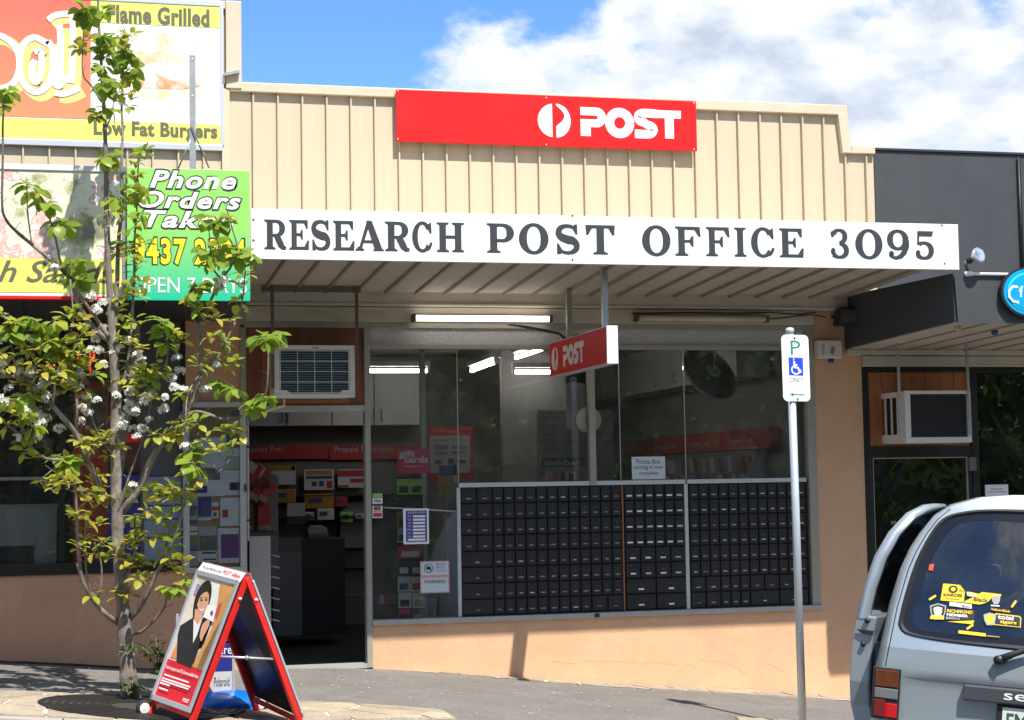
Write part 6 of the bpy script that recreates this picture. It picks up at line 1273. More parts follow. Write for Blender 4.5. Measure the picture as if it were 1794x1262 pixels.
for kind in ('big', 'small'):
    TUFT[kind] = []
    for s in range(7):
        b = tuft(kind, 100+s); pr_ = [(LEAFM[1], LEAFM[0]), (LEAFM[3], LEAFM[1])][s % 2] if kind == 'big' else [(LEAFM[0], LEAFM[2]), (LEAFM[2], LEAFM[0]), (LEAFM[0], LEAFM[1])][s % 3]
        TUFT[kind].append(b.mesh('leaf_tuft', [pr_[0], pr_[1], M['twig']]))
BLS = []
for s in range(5):
    random.seed(300+s); b = MB()
    for i in range(random.choice((13, 15, 17))):
        d = Vector((uni(-1, 1), uni(-1, 1), uni(-.3, 1))).normalized(); c = d*uni(.010, .030); a = d.cross(Vector((.3, .2, .9))).normalized(); e = d.cross(a)
        b.tube([Vector((0, 0, 0)), c], .0008, 3, 2, False)
        for k in range(5):
            an = 2*math.pi*k/5+uni(-.1, .1); q = a*math.cos(an)+e*math.sin(an); pq = a*math.cos(an+.55)+e*math.sin(an+.55); pm = a*math.cos(an-.55)+e*math.sin(an-.55)
            b.add([c, c+pm*.010+d*.002, c+q*.016+d*.004, c+pq*.010+d*.002], [(0, 1, 2, 3)], 0)
        b.lathe(c+d*.001, d, [(0, .0025), (.003, .001)], 5, 1)
    BLS.append(b.mesh('blossom_cluster', [M['petal'], M['anther'], M['twig']]))
random.seed(77)
big_px = [(145, 15), (150, 28), (178, 20), (180, 62), (195, 75), (172, 78), (205, 62), (190, 98), (212, 92), (178, 115), (232, 135), (226, 120), (185, 150), (172, 198), (190, 190), (180, 277), (195, 272), (12, 160), (5, 185), (62, 335), (80, 355), (100, 388), (112, 396), (50, 322), (205, 345), (128, 462), (120, 482), (138, 490), (218, 425), (385, 388), (365, 385), (362, 440), (385, 432), (372, 455), (425, 440), (440, 445), (415, 447), (60, 560), (30, 562), (50, 582), (85, 578), (95, 562), (78, 592), (20, 580), (285, 562), (292, 602), (288, 582), (472, 592), (482, 588), (458, 590), (450, 708), (462, 700), (442, 700), (396, 672), (385, 668), (410, 680), (20, 702), (45, 692), (48, 722), (60, 745), (108, 800), (125, 806), (118, 812), (340, 812), (330, 792), (108, 620), (118, 612), (265, 660), (225, 85), (200, 140), (240, 330), (352, 500), (340, 510), (246, 372), (300, 1030), (310, 1022)]
small_px = [(150, 72), (140, 85), (228, 62), (222, 75), (212, 142), (205, 165), (230, 160), (170, 205), (222, 185), (245, 265), (238, 285), (252, 270), (235, 310), (240, 345), (232, 400), (225, 380), (190, 375), (205, 440), (226, 445), (246, 430), (240, 462), (235, 480), (248, 500), (240, 520), (400, 385), (395, 492), (380, 500), (430, 482), (425, 500), (335, 530), (360, 540), (345, 545), (10, 575), (120, 556), (135, 572), (130, 545), (22, 597), (45, 612), (70, 612), (105, 600), (135, 600), (145, 590), (86, 640), (96, 622), (126, 642), (110, 662), (140, 660), (150, 622), (100, 650), (75, 655), (60, 640), (40, 640), (260, 650), (280, 642), (250, 662), (275, 655), (230, 590), (235, 562), (215, 570), (222, 602), (395, 640), (410, 636), (405, 562), (372, 592), (365, 622), (350, 642), (325, 742), (345, 742), (395, 757), (420, 762), (410, 750), (325, 832), (345, 842), (335, 862), (405, 782), (380, 792), (360, 772), (345, 790), (45, 790), (60, 802), (140, 772), (150, 782), (180, 767), (190, 760), (165, 772), (270, 762), (300, 772), (310, 762), (285, 765), (160, 862), (175, 867), (180, 882), (165, 850), (150, 877), (170, 870), (120, 847), (105, 837), (98, 850), (265, 862), (280, 872), (300, 852), (310, 872), (320, 882), (292, 860), (135, 907), (150, 912), (170, 922), (180, 952), (200, 962), (208, 975), (192, 970), (225, 957), (235, 947), (245, 950), (260, 897), (272, 907), (290, 902), (300, 932), (305, 952), (270, 937), (290, 962), (300, 982), (285, 975), (230, 987), (245, 990), (215, 1037), (226, 1042), (210, 1045), (245, 1015), (252, 1012), (160, 1042), (320, 987), (310, 1000), (145, 560), (155, 640), (165, 655), (90, 600), (15, 640), (5, 620), (35, 590), (65, 585), (25, 570), (8, 555), (90, 670), (112, 685), (60, 690), (30, 730), (15, 745), (215, 520), (205, 545), (225, 500), (232, 640), (245, 610), (238, 680), (320, 600), (310, 590), (375, 560), (415, 530), (395, 600)]
blos_px = [(0, 640), (38, 660), (50, 656), (15, 682), (75, 677), (80, 668), (5, 702), (60, 722), (45, 722), (68, 728), (82, 732), (105, 752), (165, 583), (160, 612), (172, 614), (210, 610), (240, 622), (248, 634), (310, 627), (315, 652), (320, 682), (305, 680), (330, 685), (228, 687), (225, 715), (232, 722), (230, 752), (230, 850), (85, 455), (95, 470), (150, 522), (172, 545), (30, 767), (65, 768), (325, 782), (155, 697), (170, 702), (140, 657), (150, 792), (265, 692), (290, 697), (300, 662), (240, 642), (285, 717), (360, 682), (390, 492), (385, 502), (160, 520), (180, 530), (215, 745), (240, 765), (200, 620), (180, 640), (30, 650), (2, 655), (70, 742), (55, 735), (345, 780), (232, 655), (255, 700), (380, 640), (235, 690)]
def nearest(u, v):
    best = min(SK, key=lambda s: (s[0]-u)**2+(s[1]-v)**2*(1 if s[1] >= v-4 else 2.2)); return best
def place(u, v, mesh, name, sc):
    s = nearest(u, v); y = s[2]+uni(-.06, .05); y = min(y, -1.98); p = px3(u, v, y)
    d = (p-s[3])
    if d.length > .025:
        b = MB(); mid = s[3]+d*.5+Vector((uni(-.01, .01), uni(-.01, .01), -.012)); b.tube([s[3], mid, p], [.0028, .0022, .0016], 5); b.build('twig', M['twig'], tree)
    o = link(name, mesh, tree, loc=p, rot=(uni(-.5, .5), uni(-.5, .5), uni(0, 6.28))); o.scale = (sc, sc, sc); return o
for u, v in big_px:
    if v < 1262: place(u, v, random.choice(TUFT['big']), 'leaf_tuft', uni(1.15, 1.45))
for u, v in small_px: place(u, v, random.choice(TUFT['small']), 'leaf_tuft', uni(1.15, 1.5))
for u, v in blos_px: place(u, v, random.choice(BLS), 'blossom_cluster', uni(1.05, 1.4))
random.seed(404); nt_ = 0
cand = [q for q in SK if q[4] < .02 and q[0] < 330 and 540 < q[1] < 980]
while nt_ < 30:
    q = random.choice(cand); place(q[0]+uni(-14, 14), q[1]+uni(-14, 10), random.choice(TUFT['small']), 'leaf_tuft', uni(1.0, 1.4)); nt_ += 1
for k in range(34):
    q = random.choice([c for c in cand if c[1] < 760]); place(q[0]+uni(-12, 12), q[1]+uni(-12, 8), random.choice(BLS), 'blossom_cluster', uni(.9, 1.35))
# short bare spurs on the branches
random.seed(5); sb = 0
for s in random.sample(SK, 190):
    if s[4] > .03 or s[1] > 1080: continue
    a = uni(0, 6.28); d = Vector((math.cos(a), -abs(math.sin(a))*.5, uni(.3, 1.2))).normalized()*uni(.03, .08); b = MB(); b.tube([s[3], s[3]+d*.6+Vector((0, 0, .004)), s[3]+d], [.0022, .0018, .0026], 5); b.build('spur', M['twig'], tree)
# tree grate: concentric iron rings
gc = PG(250, 1243); M['iron'] = mat('cast_iron', (.035, .033, .031), .55, metal=.4, var=.3, vscale=20)
GR = thing('tree_grate', (gc.x, gc.y, gz(gc.x, gc.y)), 'round cast iron tree grate of concentric rings set in the paving round the pear tree', 'tree grate')
slope = (smooth_z(gc.x+.5)-smooth_z(gc.x-.5))
def gp(r, a, h): x, y = gc.x+r*math.cos(a), gc.y+r*math.sin(a); return Vector((x, y, gz(x, y)+h))
for k in range(9):
    r0 = .20+k*.052; r1 = r0+.036; b = MB(); n = 48; vs = []; fs = []
    for i in range(n):
        a = 2*math.pi*i/n; vs += [gp(r0, a, .02), gp(r1, a, .02), gp(r1, a, -.02), gp(r0, a, -.02)]
    for i in range(n):
        j = (i+1) % n
        for q in range(4): fs.append((4*i+q, 4*i+(q+1) % 4, 4*j+(q+1) % 4, 4*j+q))
    b.add(vs, fs); b.build('ring', M['iron'], GR)
for k in range(8):
    a = math.pi/4*k+.2; b = MB(); s_ = Vector((-math.sin(a), math.cos(a), 0))*.016; p0, p1 = gp(.2, a, .0225), gp(.65, a, .0225); b.add([p0-s_, p0+s_, p1+s_, p1-s_, p0-s_-Vector((0, 0, .03)), p0+s_-Vector((0, 0, .03)), p1+s_-Vector((0, 0, .03)), p1-s_-Vector((0, 0, .03))], [(0, 1, 2, 3), (4, 7, 6, 5), (0, 4, 5, 1), (1, 5, 6, 2), (2, 6, 7, 3), (3, 7, 4, 0)]); b.build('spoke', M['iron'], GR)
b = MB(); vs = [gp(.66, 2*math.pi*i/40, .0165) for i in range(40)]; b.add(vs+[gp(0, 0, .0165)], [(i, (i+1) % 40, 40) for i in range(40)]); b.build('soil_pit', mat('dark_soil', (.045, .038, .03), .95, var=.3, vscale=30), GR)
# weeds and the little shrub by the wall
GL = [mat('shrub_leaf_%d' % i, c, .35, var=.2, transl=.25) for i, c in enumerate([(.05, .10, .02), (.075, .14, .03)])]
def plant(name, label, base, stems, leafL, cat, nl):
    t = thing(name, base, label, cat); 
    for (dx, dy, h) in stems:
        top = Vector(base)+Vector((dx, dy, h)); b = MB(); mid = Vector(base)+Vector((dx*.4, dy*.4, h*.55)); b.tube([base, mid, top], [.006, .005, .003], 6); b.build('stem', M['twig'], t)
        b = MB()
        for i in range(nl):
            f = uni(.45, 1.05); p = Vector(base)*(1-f)+top*f if f > .5 else mid; az = uni(0, 6.28); el = uni(-.3, .7); d = Vector((math.cos(az)*math.cos(el), math.sin(az)*math.cos(el), math.sin(el))); leaf_into(b, p+d*.01, d, Vector((0, 0, 1)), uni(.7, 1.1)*leafL, leafL*.17, 0 if rnd() < .5 else 1, uni(0, .5))
        b.build('foliage', GL, t, kind='stuff')
random.seed(12)
p = PY(277, 1176, -.35); p.z = gz(p.x, p.y); plant('wall_shrub', 'small glossy green shrub sprouting at the wall foot behind the A-frame', p, [(-.02, -.02, .30), (-.14, -.03, .24), (.03, -.02, .22), (.05, -.05, .12), (0, -.04, .08)], .075, 'shrub', 26)
p = px3(224, 1145, TY-.06); plant('trunk_sprout', 'leafy green sprout growing from the lower trunk of the pear tree', p, [(-.08, -.04, .02), (.06, -.04, .03), (.0, -.05, .06)], .05, 'sprout', 9)
p = px3(232, 1222, TY-.08); p.z = gz(p.x, p.y)+.02; plant('grass_weed', 'tuft of narrow green weeds at the foot of the pear trunk', p, [(-.04, -.03, .10), (.03, -.04, .08), (.0, -.05, .13)], .085, 'weed', 10)
# fallen petals and leaves
random.seed(8); b = MB()
for i in range(150):
    x, y = uni(-.8, 4.8), uni(-3.2, -.2); z = gz(x, y)+.0165; a = uni(0, 6.28); s = uni(.006, .013); c, d = math.cos(a)*s, math.sin(a)*s; b.add([(x-c, y-d, z), (x+d*.6, y-c*.6, z+.003), (x+c, y+d, z), (x-d*.6, y+c*.6, z+.003)], [(0, 1, 2, 3)], i % 3)
b.build('fallen_petals', [M['petal'], mat('dry_leaf', (.32, .22, .10), .8), M['petal']], label='scattered pale petals and dry leaf bits on the footpath', cat='petals', kind='stuff')
# ================================================================ parking sign
YPOL = -2.75
pb, pt_ = PY(1406, 1262, YPOL), PY(1383.5, 578, YPOL); dirp = (pt_-pb); pbase = pb-dirp*((pb.z-gz(pb.x, YPOL))/dirp.z)
PS = thing('parking_sign', pbase, 'white disabled parking sign on a leaning galvanised pole by the footpath edge', 'sign')
M['pole'] = mat('galvanised_pole', (.50, .56, .62), .42, metal=.35, var=.08, vscale=10)
b = MB(); b.tube([pbase-dirp.normalized()*.05, pt_], .0285, 18); b.build('pole', M['pole'], PS)
b = MB(); b.lathe(pt_-dirp.normalized()*.03, dirp, [(0, .031), (.03, .032), (.042, .026), (.046, .012)], 18); b.build('cap', M['pole'], PS)
yq = YPOL-.036
cn = [PY(u, v, yq) for u, v in ((1372.5, 703), (1420, 703.5), (1417, 588.5), (1368.5, 586.5))]
Ux = (cn[1]-cn[0]); Vz = (cn[3]-cn[0]); 
def pq(s, t, off=0): return cn[0]+Ux*s+Vz*t+Vector((0, -off, 0))
rr = .035; W_, H_ = Ux.length, Vz.length; out = []
for (cx, cy, a0) in ((1-rr/W_, rr/H_, -90), (1-rr/W_, 1-rr/H_, 0), (rr/W_, 1-rr/H_, 90), (rr/W_, rr/H_, 180)):
    for k in range(7): a = math.radians(a0+15*k); out.append(pq(cx+rr/W_*math.cos(a), cy+rr/H_*math.sin(a)))
b = MB(); b.prism(out, (0, .003, 0)); plate = b.build('plate', mat('reflective_white', (.84, .86, .86), .35, var=.01), PS)
M['park_green'] = mat('park_green', (.02, .24, .16), .45, var=0); M['park_blue'] = mat('park_blue', (.02, .06, .62), .4, var=.02); M['park_black'] = mat('park_black', (.06, .065, .08), .5, var=0)
def on_plate(fn, m, name): b = MB(); fn(b); b.build(name, m, plate)
on_plate(lambda b: put_text(b, 'P', pq(.33, .70, .001), Ux*.36, Vz*.215), M['park_green'], 'letter')
on_plate(lambda b: b.add([pq(.24, .39, .001), pq(.77, .385, .001), pq(.77, .655, .001), pq(.24, .66, .001)], [(0, 1, 2, 3)]), M['park_blue'], 'blue_square')
on_plate(lambda b: put_text(b, 'ONLY', pq(.25, .285, .001), Ux*.52, Vz*.075), M['park_black'], 'lettering')
def arrow(b):
    b.add([pq(.36, .092, .001), pq(.79, .088, .001), pq(.79, .106, .001), pq(.36, .110, .001)], [(0, 1, 2, 3)]); b.add([pq(.24, .101, .0012), pq(.40, .066, .0012), pq(.36, .101, .0012), pq(.40, .136, .0012)], [(0, 1, 2, 3)])
on_plate(arrow, M['park_green'], 'arrow')
def wheelchair(b):
    O = pq(0, 0, .002); N_ = Vector((0, -1, 0))
    S = lambda pts, w: strip(b, pts, w, O, Ux, Vz, N_)
    def S2(pts, w):  # width in metres
        n = len(pts); vs = []; e = strip.__defaults__[1]; e[0] = (e[0]+1) % 12
        q = [pq(s, t, .002+e[0]*.00006) for s, t in pts]
        for i in range(n):
            tdir = (q[min(i+1, n-1)]-q[max(i-1, 0)]).normalized(); nn = tdir.cross(Vector((0, 1, 0))).normalized(); vs += [q[i]+nn*w/2, q[i]-nn*w/2]
        b.add(vs, [(2*i, 2*i+1, 2*i+3, 2*i+2) for i in range(n-1)])
    S2([(.44, .60), (.455, .535), (.46, .505)], .016); S2([(.455, .545), (.56, .545)], .011); S2([(.46, .507), (.58, .505), (.63, .44), (.70, .445)], .014)
    S2([(.40, .525)]+[(.50+.155*math.cos(math.radians(a)), .475+.065*math.sin(math.radians(a))) for a in range(140, 371, 15)], .011)
    S2([(.41, .628), (.445, .628)], .016)
on_plate(wheelchair, M['white'], 'wheelchair_symbol')
for s, t in ((.49, .955), (.53, .035)): b = MB(); b.lathe(pq(s, t, .001), (0, -1, 0), [(0, .008), (.006, .006)], 8); b.build('bolt', M['steel_dark'], PS)

# ================================================================ A-frame poster stand
FL, NL, FR, NR = PG(262, 1255), PG(331, 1280), PG(451, 1247), PG(534, 1288)
mf = (FL+FR)/2; mn = (NL+NR)/2
def zup(m, v):    # height above m so that the point shows at image row v
    for i in range(4000):
        p = m+Vector((0, 0, .3+i*.0005)); q = p-CAM; d = q.dot(_f); vv = IH/2-F_PX*q.dot(_u)/d
        if vv <= v: return p
    return p
AF, AN = zup(mf, 997), zup(mn, 1007)
hmean = ((AF.z-mf.z)+(AN.z-mn.z))/2; AF.z = mf.z+hmean; AN.z = mn.z+hmean
AS = thing('a_frame_sign', (mf+mn)/2, 'red A-frame poster stand with a photo of a smiling woman in a dark jacket', 'A-frame sign')
def legbar(a, c, w, m, name, dep=None):
    a, c = Vector(a), Vector(c); d = (c-a); s = (dep or (NL-FL)).normalized(); n = d.cross(s).normalized(); b = MB(); b.obox(a-s*w/2-n*w/2, d, s*w, n*w); return b.build(name, m, AS, bevel=.003)
rd = mat('stand_red', (.66, .018, .014), .38, var=.05)
for a, c in ((FL, AF), (NL, AN), (FR, AF), (NR, AN)): legbar(a, c, .034, rd, 'leg')
SILV = mat('silver_snap_frame', (.55, .57, .60), .38, metal=.5, var=.05)
def face(A0, A1, B0, B1, t0, t1):      # top edge A0-A1 (far, near), feet B0,B1
    tl, tr = A0.lerp(B0, t0), A1.lerp(B1, t0); bl, br = A0.lerp(B0, t1), A1.lerp(B1, t1); return tl, tr, bl, br
for side, (B0, B1) in enumerate(((FL, NL), (FR, NR))):
    tl, tr, bl, br = face(AF, AN, B0, B1, .035, .90); nn = (tr-tl).cross(bl-tl).normalized()
    mid_out = nn if (nn.dot(((tl+br)/2)-((AF+AN)/2-Vector((0, 0, .5)))) > 0) else -nn
    tl, tr, bl, br = [p+mid_out*.019 for p in (tl, tr, bl, br)]
    b = MB(); b.prism([tl, tr, br, bl], mid_out*.008); b.build('panel_back', mat('black_backing', (.012, .012, .013), .28, var=.1), AS)
    o = mid_out*.009
    for p, q in ((tl, tr), (bl, br), (tl, bl), (tr, br)):
        d = q-p; inn = ((tl+br)/2-(p+q)/2); inn = (inn-d*(inn.dot(d)/d.dot(d))).normalized(); b = MB(); b.obox(p+o, d, inn*.034, mid_out*.014); b.build('snap_frame', SILV, AS, bevel=.003)
    if side == 0: PT = (tl+o*1.2, tr+o*1.2, bl+o*1.2, br+o*1.2, mid_out)
tl, tr, bl, br, NO = PT
cx_ = (tr-tl)*.055; cy_ = (bl-tl)*.035; tl, tr, bl, br = tl+cx_+cy_, tr-cx_+cy_, bl+cx_-cy_, br-cx_-cy_
_c0, _cu, _cv = (555, 190), (315, 40), (-360, 900)
_det = _cu[0]*_cv[1]-_cu[1]*_cv[0]
def fst(x, y):
    dx, dy = x-_c0[0], y-_c0[1]; s = (dx*_cv[1]-dy*_cv[0])/_det; t = (_cu[0]*dy-_cu[1]*dx)/_det; return max(0, min(1, s)), max(0, min(1, t))
def fp(s, t, off): return (tl.lerp(tr, s)).lerp(bl.lerp(br, s), t)+NO*off
layer = [0.001]
def pprint(name, pts, m, st=False):
    layer[0] += .0004; q = [(p if st else fst(*p)) for p in pts]
    cs = q if st else q
    b = MB(); b.add([fp(s, t, layer[0]) for s, t in cs], [tuple(range(len(cs)))]); b.build(name, m, AS)
pm = lambda n, c, v=.1, sc=14: mat('poster_'+n, c, .42, var=v, vscale=sc)
pprint('poster_photo', [(0, 0), (1, 0), (1, .70), (0, .70)], pm('cream', (.66, .58, .48), .25, 6), True)
pprint('poster_red', [(0, .70), (1, .695), (1, 1), (0, 1)], pm('red', (.62, .02, .03), .03), True)
pprint('poster_shape', [(545, 255), (590, 270), (565, 352), (512, 340)], pm('violet', (.25, .22, .42)))
pprint('poster_shape', [(655, 230), (745, 240), (700, 480), (640, 520), (640, 300)], pm('pale', (.72, .70, .66)))
pprint('poster_shape', [(740, 240), (862, 238), (800, 440), (700, 640), (600, 860), (520, 845), (600, 700), (680, 560), (722, 380)], pm('orange', (.62, .31, .10), .35, 7))
pprint('poster_shape', [(735, 380), (760, 370), (745, 460), (715, 500), (700, 470)], pm('crimson', (.5, .08, .06)))
pprint('poster_shape', [(800, 440), (700, 640), (600, 868), (560, 858), (650, 660), (750, 500)], pm('brown', (.24, .13, .05), .3, 7))
pprint('poster_shape', [(330, 800), (385, 700), (385, 812), (340, 808)], pm('orange2', (.66, .25, .08)))
sm = lambda pts: [p[:2] for p in smooth_path([(*p, 0) for p in pts]+[(*pts[0], 0)], 4)][:-1]
hair = pm('hair', (.025, .017, .013), .3)
pprint('printed_hair', sm([(560, 300), (605, 240), (650, 224), (672, 262), (668, 340), (640, 420), (590, 440), (550, 470), (522, 505), (518, 440), (530, 370)]), hair)
skin = pm('skin', (.62, .33, .20), .12)
pprint('printed_neck', [(535, 440), (600, 440), (602, 500), (565, 560), (528, 530)], skin)
pprint('printed_face', sm([(548, 395), (572, 335), (615, 302), (648, 318), (650, 370), (638, 425), (604, 466), (570, 455)]), skin)
suit = pm('suit', (.022, .024, .026), .25)
pprint('printed_jacket', [(455, 545), (525, 500), (545, 560), (530, 680), (612, 488), (645, 515), (605, 560), (578, 700), (545, 800), (512, 855), (385, 828), (388, 640), (408, 575)], suit)
pprint('printed_blouse', [(525, 512), (562, 552), (604, 490), (560, 620), (526, 685)], pm('blouse', (.72, .70, .68), .05))
pprint('printed_fringe', sm([(545, 400), (556, 330), (600, 268), (648, 262), (664, 300), (640, 302), (608, 316), (575, 350), (556, 398)]), hair)
pprint('printed_smile', sm([(566, 430), (590, 436), (615, 428), (600, 448), (580, 448)]), pm('smile', (.78, .66, .62), .02))
for x, y in ((592, 372), (632, 366)): pprint('printed_eye', sm([(x-12, y), (x, y-6), (x+11, y-1), (x, y+5)]), hair)
pprint('printed_brow', [(577, 356), (602, 350), (603, 355), (579, 361)], hair); pprint('printed_brow', [(622, 348), (642, 346), (642, 351), (622, 353)], hair)
pprint('printed_card', [(650, 398), (722, 404), (696, 517), (608, 488)], pm('card', (.78, .77, .76), .02)); pprint('printed_card_mark', [(668, 450), (690, 432), (696, 460), (676, 480)], pm('mark', (.12, .12, .14)))
pprint('printed_hand', sm([(585, 630), (600, 560), (625, 525), (662, 500), (668, 530), (650, 570), (622, 620), (600, 664)]), skin)
def ptext(body, s0, s1, t0, t1, m, bold=0):
    layer[0] += .0003; b = MB(); put_text(b, body, fp(s0, t1, layer[0]), fp(s1, t1, layer[0])-fp(s0, t1, layer[0]), fp(s0, t0, layer[0])-fp(s0, t1, layer[0]), bold=bold); b.build('poster_lettering', m, AS)
wt = M['white']
ptext('Instant passport and ID photos available here', .06, .96, .745, .782, wt, .01)
[pprint('text_line', [(a, t), (c, t), (c, t+.012), (a, t+.012)], wt, True) for a, c, t in ((.08, .78, .816), (.06, .86, .846), (.06, .84, .866), (.06, .34, .886), (.08, .34, .925))]; ptext('POST', .80, .97, .945, .975, wt, .03)
for B0_, B1_, A0_, A1_ in ((FR, NR, AF, AN), (FL, NL, AF, AN)):
    for tt in (.91, .02): legbar(A0_.lerp(B0_, tt), A1_.lerp(B1_, tt), .03, rd, 'cross_rail', Vector((B0_-(FL+FR+NL+NR)/4).normalized()))
# header plate on the ridge
R0, R1 = AF+Vector((0, 0, .012)), AN+Vector((0, 0, .012)); dn = (FL-AF).normalized()
hp = [R0+dn*.055+NO*.03, R1+dn*.055+NO*.03, R1-dn*.012+NO*.012, R0-dn*.012+NO*.012]
b = MB(); b.prism(hp, -NO*.004); b.build('header_plate', mat('header_white', (.78, .77, .74), .4), AS)
b = MB(); o_ = hp[0].lerp(hp[3], .3)+(hp[1]-hp[0])*.08+NO*.002; put_text(b, 'Pay your bills here using', o_, (hp[1]-hp[0])*.44, (hp[3]-hp[0])*.4); b.build('header_lettering', M['blue_ink'], AS)
b = MB(); o_ = hp[0].lerp(hp[3], .25)+(hp[1]-hp[0])*.56+NO*.002; put_text(b, 'POST billpay', o_, (hp[1]-hp[0])*.40, (hp[3]-hp[0])*.5, bold=.02); b.build('header_lettering', M['red_ink'], AS)
b = MB(); q0 = [p-Vector((0, 0, 0))+(FR-FL).normalized()*.03 for p in (R0, R1)]; dr = (FR-AF).normalized(); b.prism([q0[0]+dr*.05, q0[1]+dr*.05, q0[1]-dr*.012, q0[0]-dr*.012], Vector((0, 0, .004))); b.build('header_plate', MATS['header_white'], AS)
# stay bars with knobs, wheels
for a0, a1, b0, b1 in ((AN, NL, AN, NR), (AF, FL, AF, FR)):
    p, q = a0.lerp(a1, .52), b0.lerp(b1, .52); b = MB(); b.tube([p, q], .008, 8); b.build('stay_bar', SILV, AS); b = MB(); b.lathe((p+q)/2, (NL-FL), [(-.014, .012), (0, .016), (.014, .012)], 10); b.build('stay_joint', M['galv'], AS)
for a, c in ((AN, NL), (AN, NR)): b = MB(); p = a.lerp(c, .14); ax_ = (NL-FL).normalized(); b.lathe(p+ax_*.016, ax_, [(0, .011), (.012, .009)], 8); b.build('clip', M['white'], AS)
for foot, sgn in ((FL, -1), (FR, 1)):
    ax_ = (NL-FL).normalized(); outw = (FR-FL).normalized()*sgn; c = foot+Vector((0, 0, .05))+outw*.012-ax_*.0+outw*.02
    fx_ = ax_*.03
    b = MB(); b.lathe(c-fx_*.9, ax_, [(0, .03), (.003, .050), (.024, .050), (.027, .03)], 22); b.build('wheel_tyre', M['rubber'], AS)
    b = MB(); b.lathe(c+ax_*.0005, ax_, [(-.002, .034), (.001, .033), (.002, .012), (.004, .01)], 18, 0, False); b.build('wheel_hub', M['white'], AS)
# ---- blue swing sign behind it
B0 = PG(398, 1240)
BS = thing('swing_sign', B0, 'small blue photo print sign on a blue water filled base behind the A-frame', 'sign')
M['plastic_blue'] = mat('blue_plastic', (.0, .12, .55), .3, var=.06)
w_ = (NL-FL).normalized(); sd = Vector((1, -.25, 0)).normalized()
b = MB(); prof = [(-.0, .255), (.03, .265), (.075, .21), (.105, .12), (.115, .04)]
ring_ = []
for h, r in prof: ring_.append([B0+Vector((r*1.05*math.cos(2*math.pi*i/24), r*.75*math.sin(2*math.pi*i/24), h)) for i in range(24)])
vs = [p for r in ring_ for p in r]; b.add(vs, [(k*24+i, k*24+(i+1) % 24, (k+1)*24+(i+1) % 24, (k+1)*24+i) for k in range(4) for i in range(24)]+[tuple(range(96, 120))], 0, True); b.build('water_base', M['plastic_blue'], BS)
pr0 = PY(409, 1238, B0.y-.03); pl = pr0-Vector((.36, 0, 0))
b = MB(); b.box(pl.x, pr0.x, B0.y-.015, B0.y-.003, B0.z+.10, B0.z+.24); b.build('white_panel', mat('grey_white_panel', (.5, .5, .5), .5), BS); b = MB(); b.box(pl.x, pr0.x, B0.y-.015, B0.y-.003, B0.z+.241, B0.z+.62); b.build('blue_panel', mat('deep_blue_panel', (.02, .025, .20), .4, var=.1), BS)
for x in (pl.x-.012, pr0.x-.006): b = MB(); b.box(x, x+.018, B0.y-.02, B0.y+.0, B0.z+.02, B0.z+.63); b.build('side_rail', SILV, BS)
def bt(body, u0, u1, v0, v1, m): b = MB(); o = PY(u0, v1, B0.y-.0175); put_text(b, body, o, (XX(u1, v1, B0.y-.017)-o.x, 0, 0), (0, 0, ZZ(u0, v0, B0.y-.017)-ZZ(u0, v1, B0.y-.017))); b.build('lettering', m, BS)
bt('here', 376, 406, 1131, 1147, wt); bt('Polaroid', 375, 402, 1187, 1203, M['ink'])
# ================================================================ parked people carrier with its front door ajar
_hd = math.radians(28); _up = Vector((.085, -.03, 1)).normalized(); _fw = Vector((math.sin(_hd), math.cos(_hd), 0)); _fw = (_fw-_up*_fw.dot(_up)).normalized(); _rt = _fw.cross(_up)
CO = Vector((4.78, -6.32, -.4957))
CAR = thing('parked_car', CO, 'silver people carrier with yellow and black stickers on its rear window', 'car', local=True)
CAR.rotation_euler = Matrix(((_rt.x, _fw.x, _up.x), (_rt.y, _fw.y, _up.y), (_rt.z, _fw.z, _up.z))).to_euler()
PAINT = mat('silver_paint', (.38, .435, .48), .34, metal=.55, var=.03, vscale=4, coat=.6)
M['trim_black'] = mat('black_trim', (.02, .02, .022), .45, var=.1); M['garnish'] = mat('grey_garnish', (.055, .06, .07), .38, var=.08); M['car_glass'] = glass_mat('car_glass', (.34, .40, .50), 1.6, 0, .05, .03); M['cab'] = mat('cabin_grey', (.10, .10, .11), .8, var=.15); M['cab_l'] = mat('cabin_beige', (.24, .22, .19), .8, var=.1)
HALF = [(.66, .24), (.78, .28), (.835, .42), (.845, .62), (.843, .78), (.835, .90), (.818, 1.02), (.79, 1.21), (.745, 1.40), (.70, 1.52), (.655, 1.60), (.585, 1.70), (.50, 1.765), (.36, 1.815), (.18, 1.84), (0, 1.848)]
def yr(z): return 0.0 if z < .88 else (.017*(z-.88)/.12 if z < 1.0 else .017+.333*(z-1.0))
def ring_at(y, sx=1.0, ztop=1.0, zb=0.0, rear=False):
    out = []
    full = [(-x, z) for x, z in HALF]+[(x, z) for x, z in reversed(HALF[:-1])]
    for x, z in full:
        zz = z if z < .9 else .9+(z-.9)*ztop; xx = x*sx
        out.append((xx, (yr(z) if rear else 0)+y, zz+zb))
    return out
def sections():
    R_ = [ring_at(0.0, .955, rear=True), ring_at(.025, .985, rear=True), ring_at(.075, 1.0, rear=True)]
    for y in (.62, 1.1, 1.35, 2.0, 2.15, 3.0, 3.12): 
        r = ring_at(0, 1.0); R_.append([(p[0], max(y, yr(p[2])+.12 if y < .7 else y), p[2]) for p in r])
    for y, zt, sx in ((3.45, .86, .99), (3.8, .52, .97), (4.0, .22, .95), (4.2, .04, .91), (4.28, -.08, .84)): R_.append(ring_at(y, sx, max(zt, 0.02)))
    return R_
SEC = sections(); nP = len(SEC[0])
b = MB(); gl = MB()
vs = [p for r in SEC for p in r]
body_f, glass_f = [], []
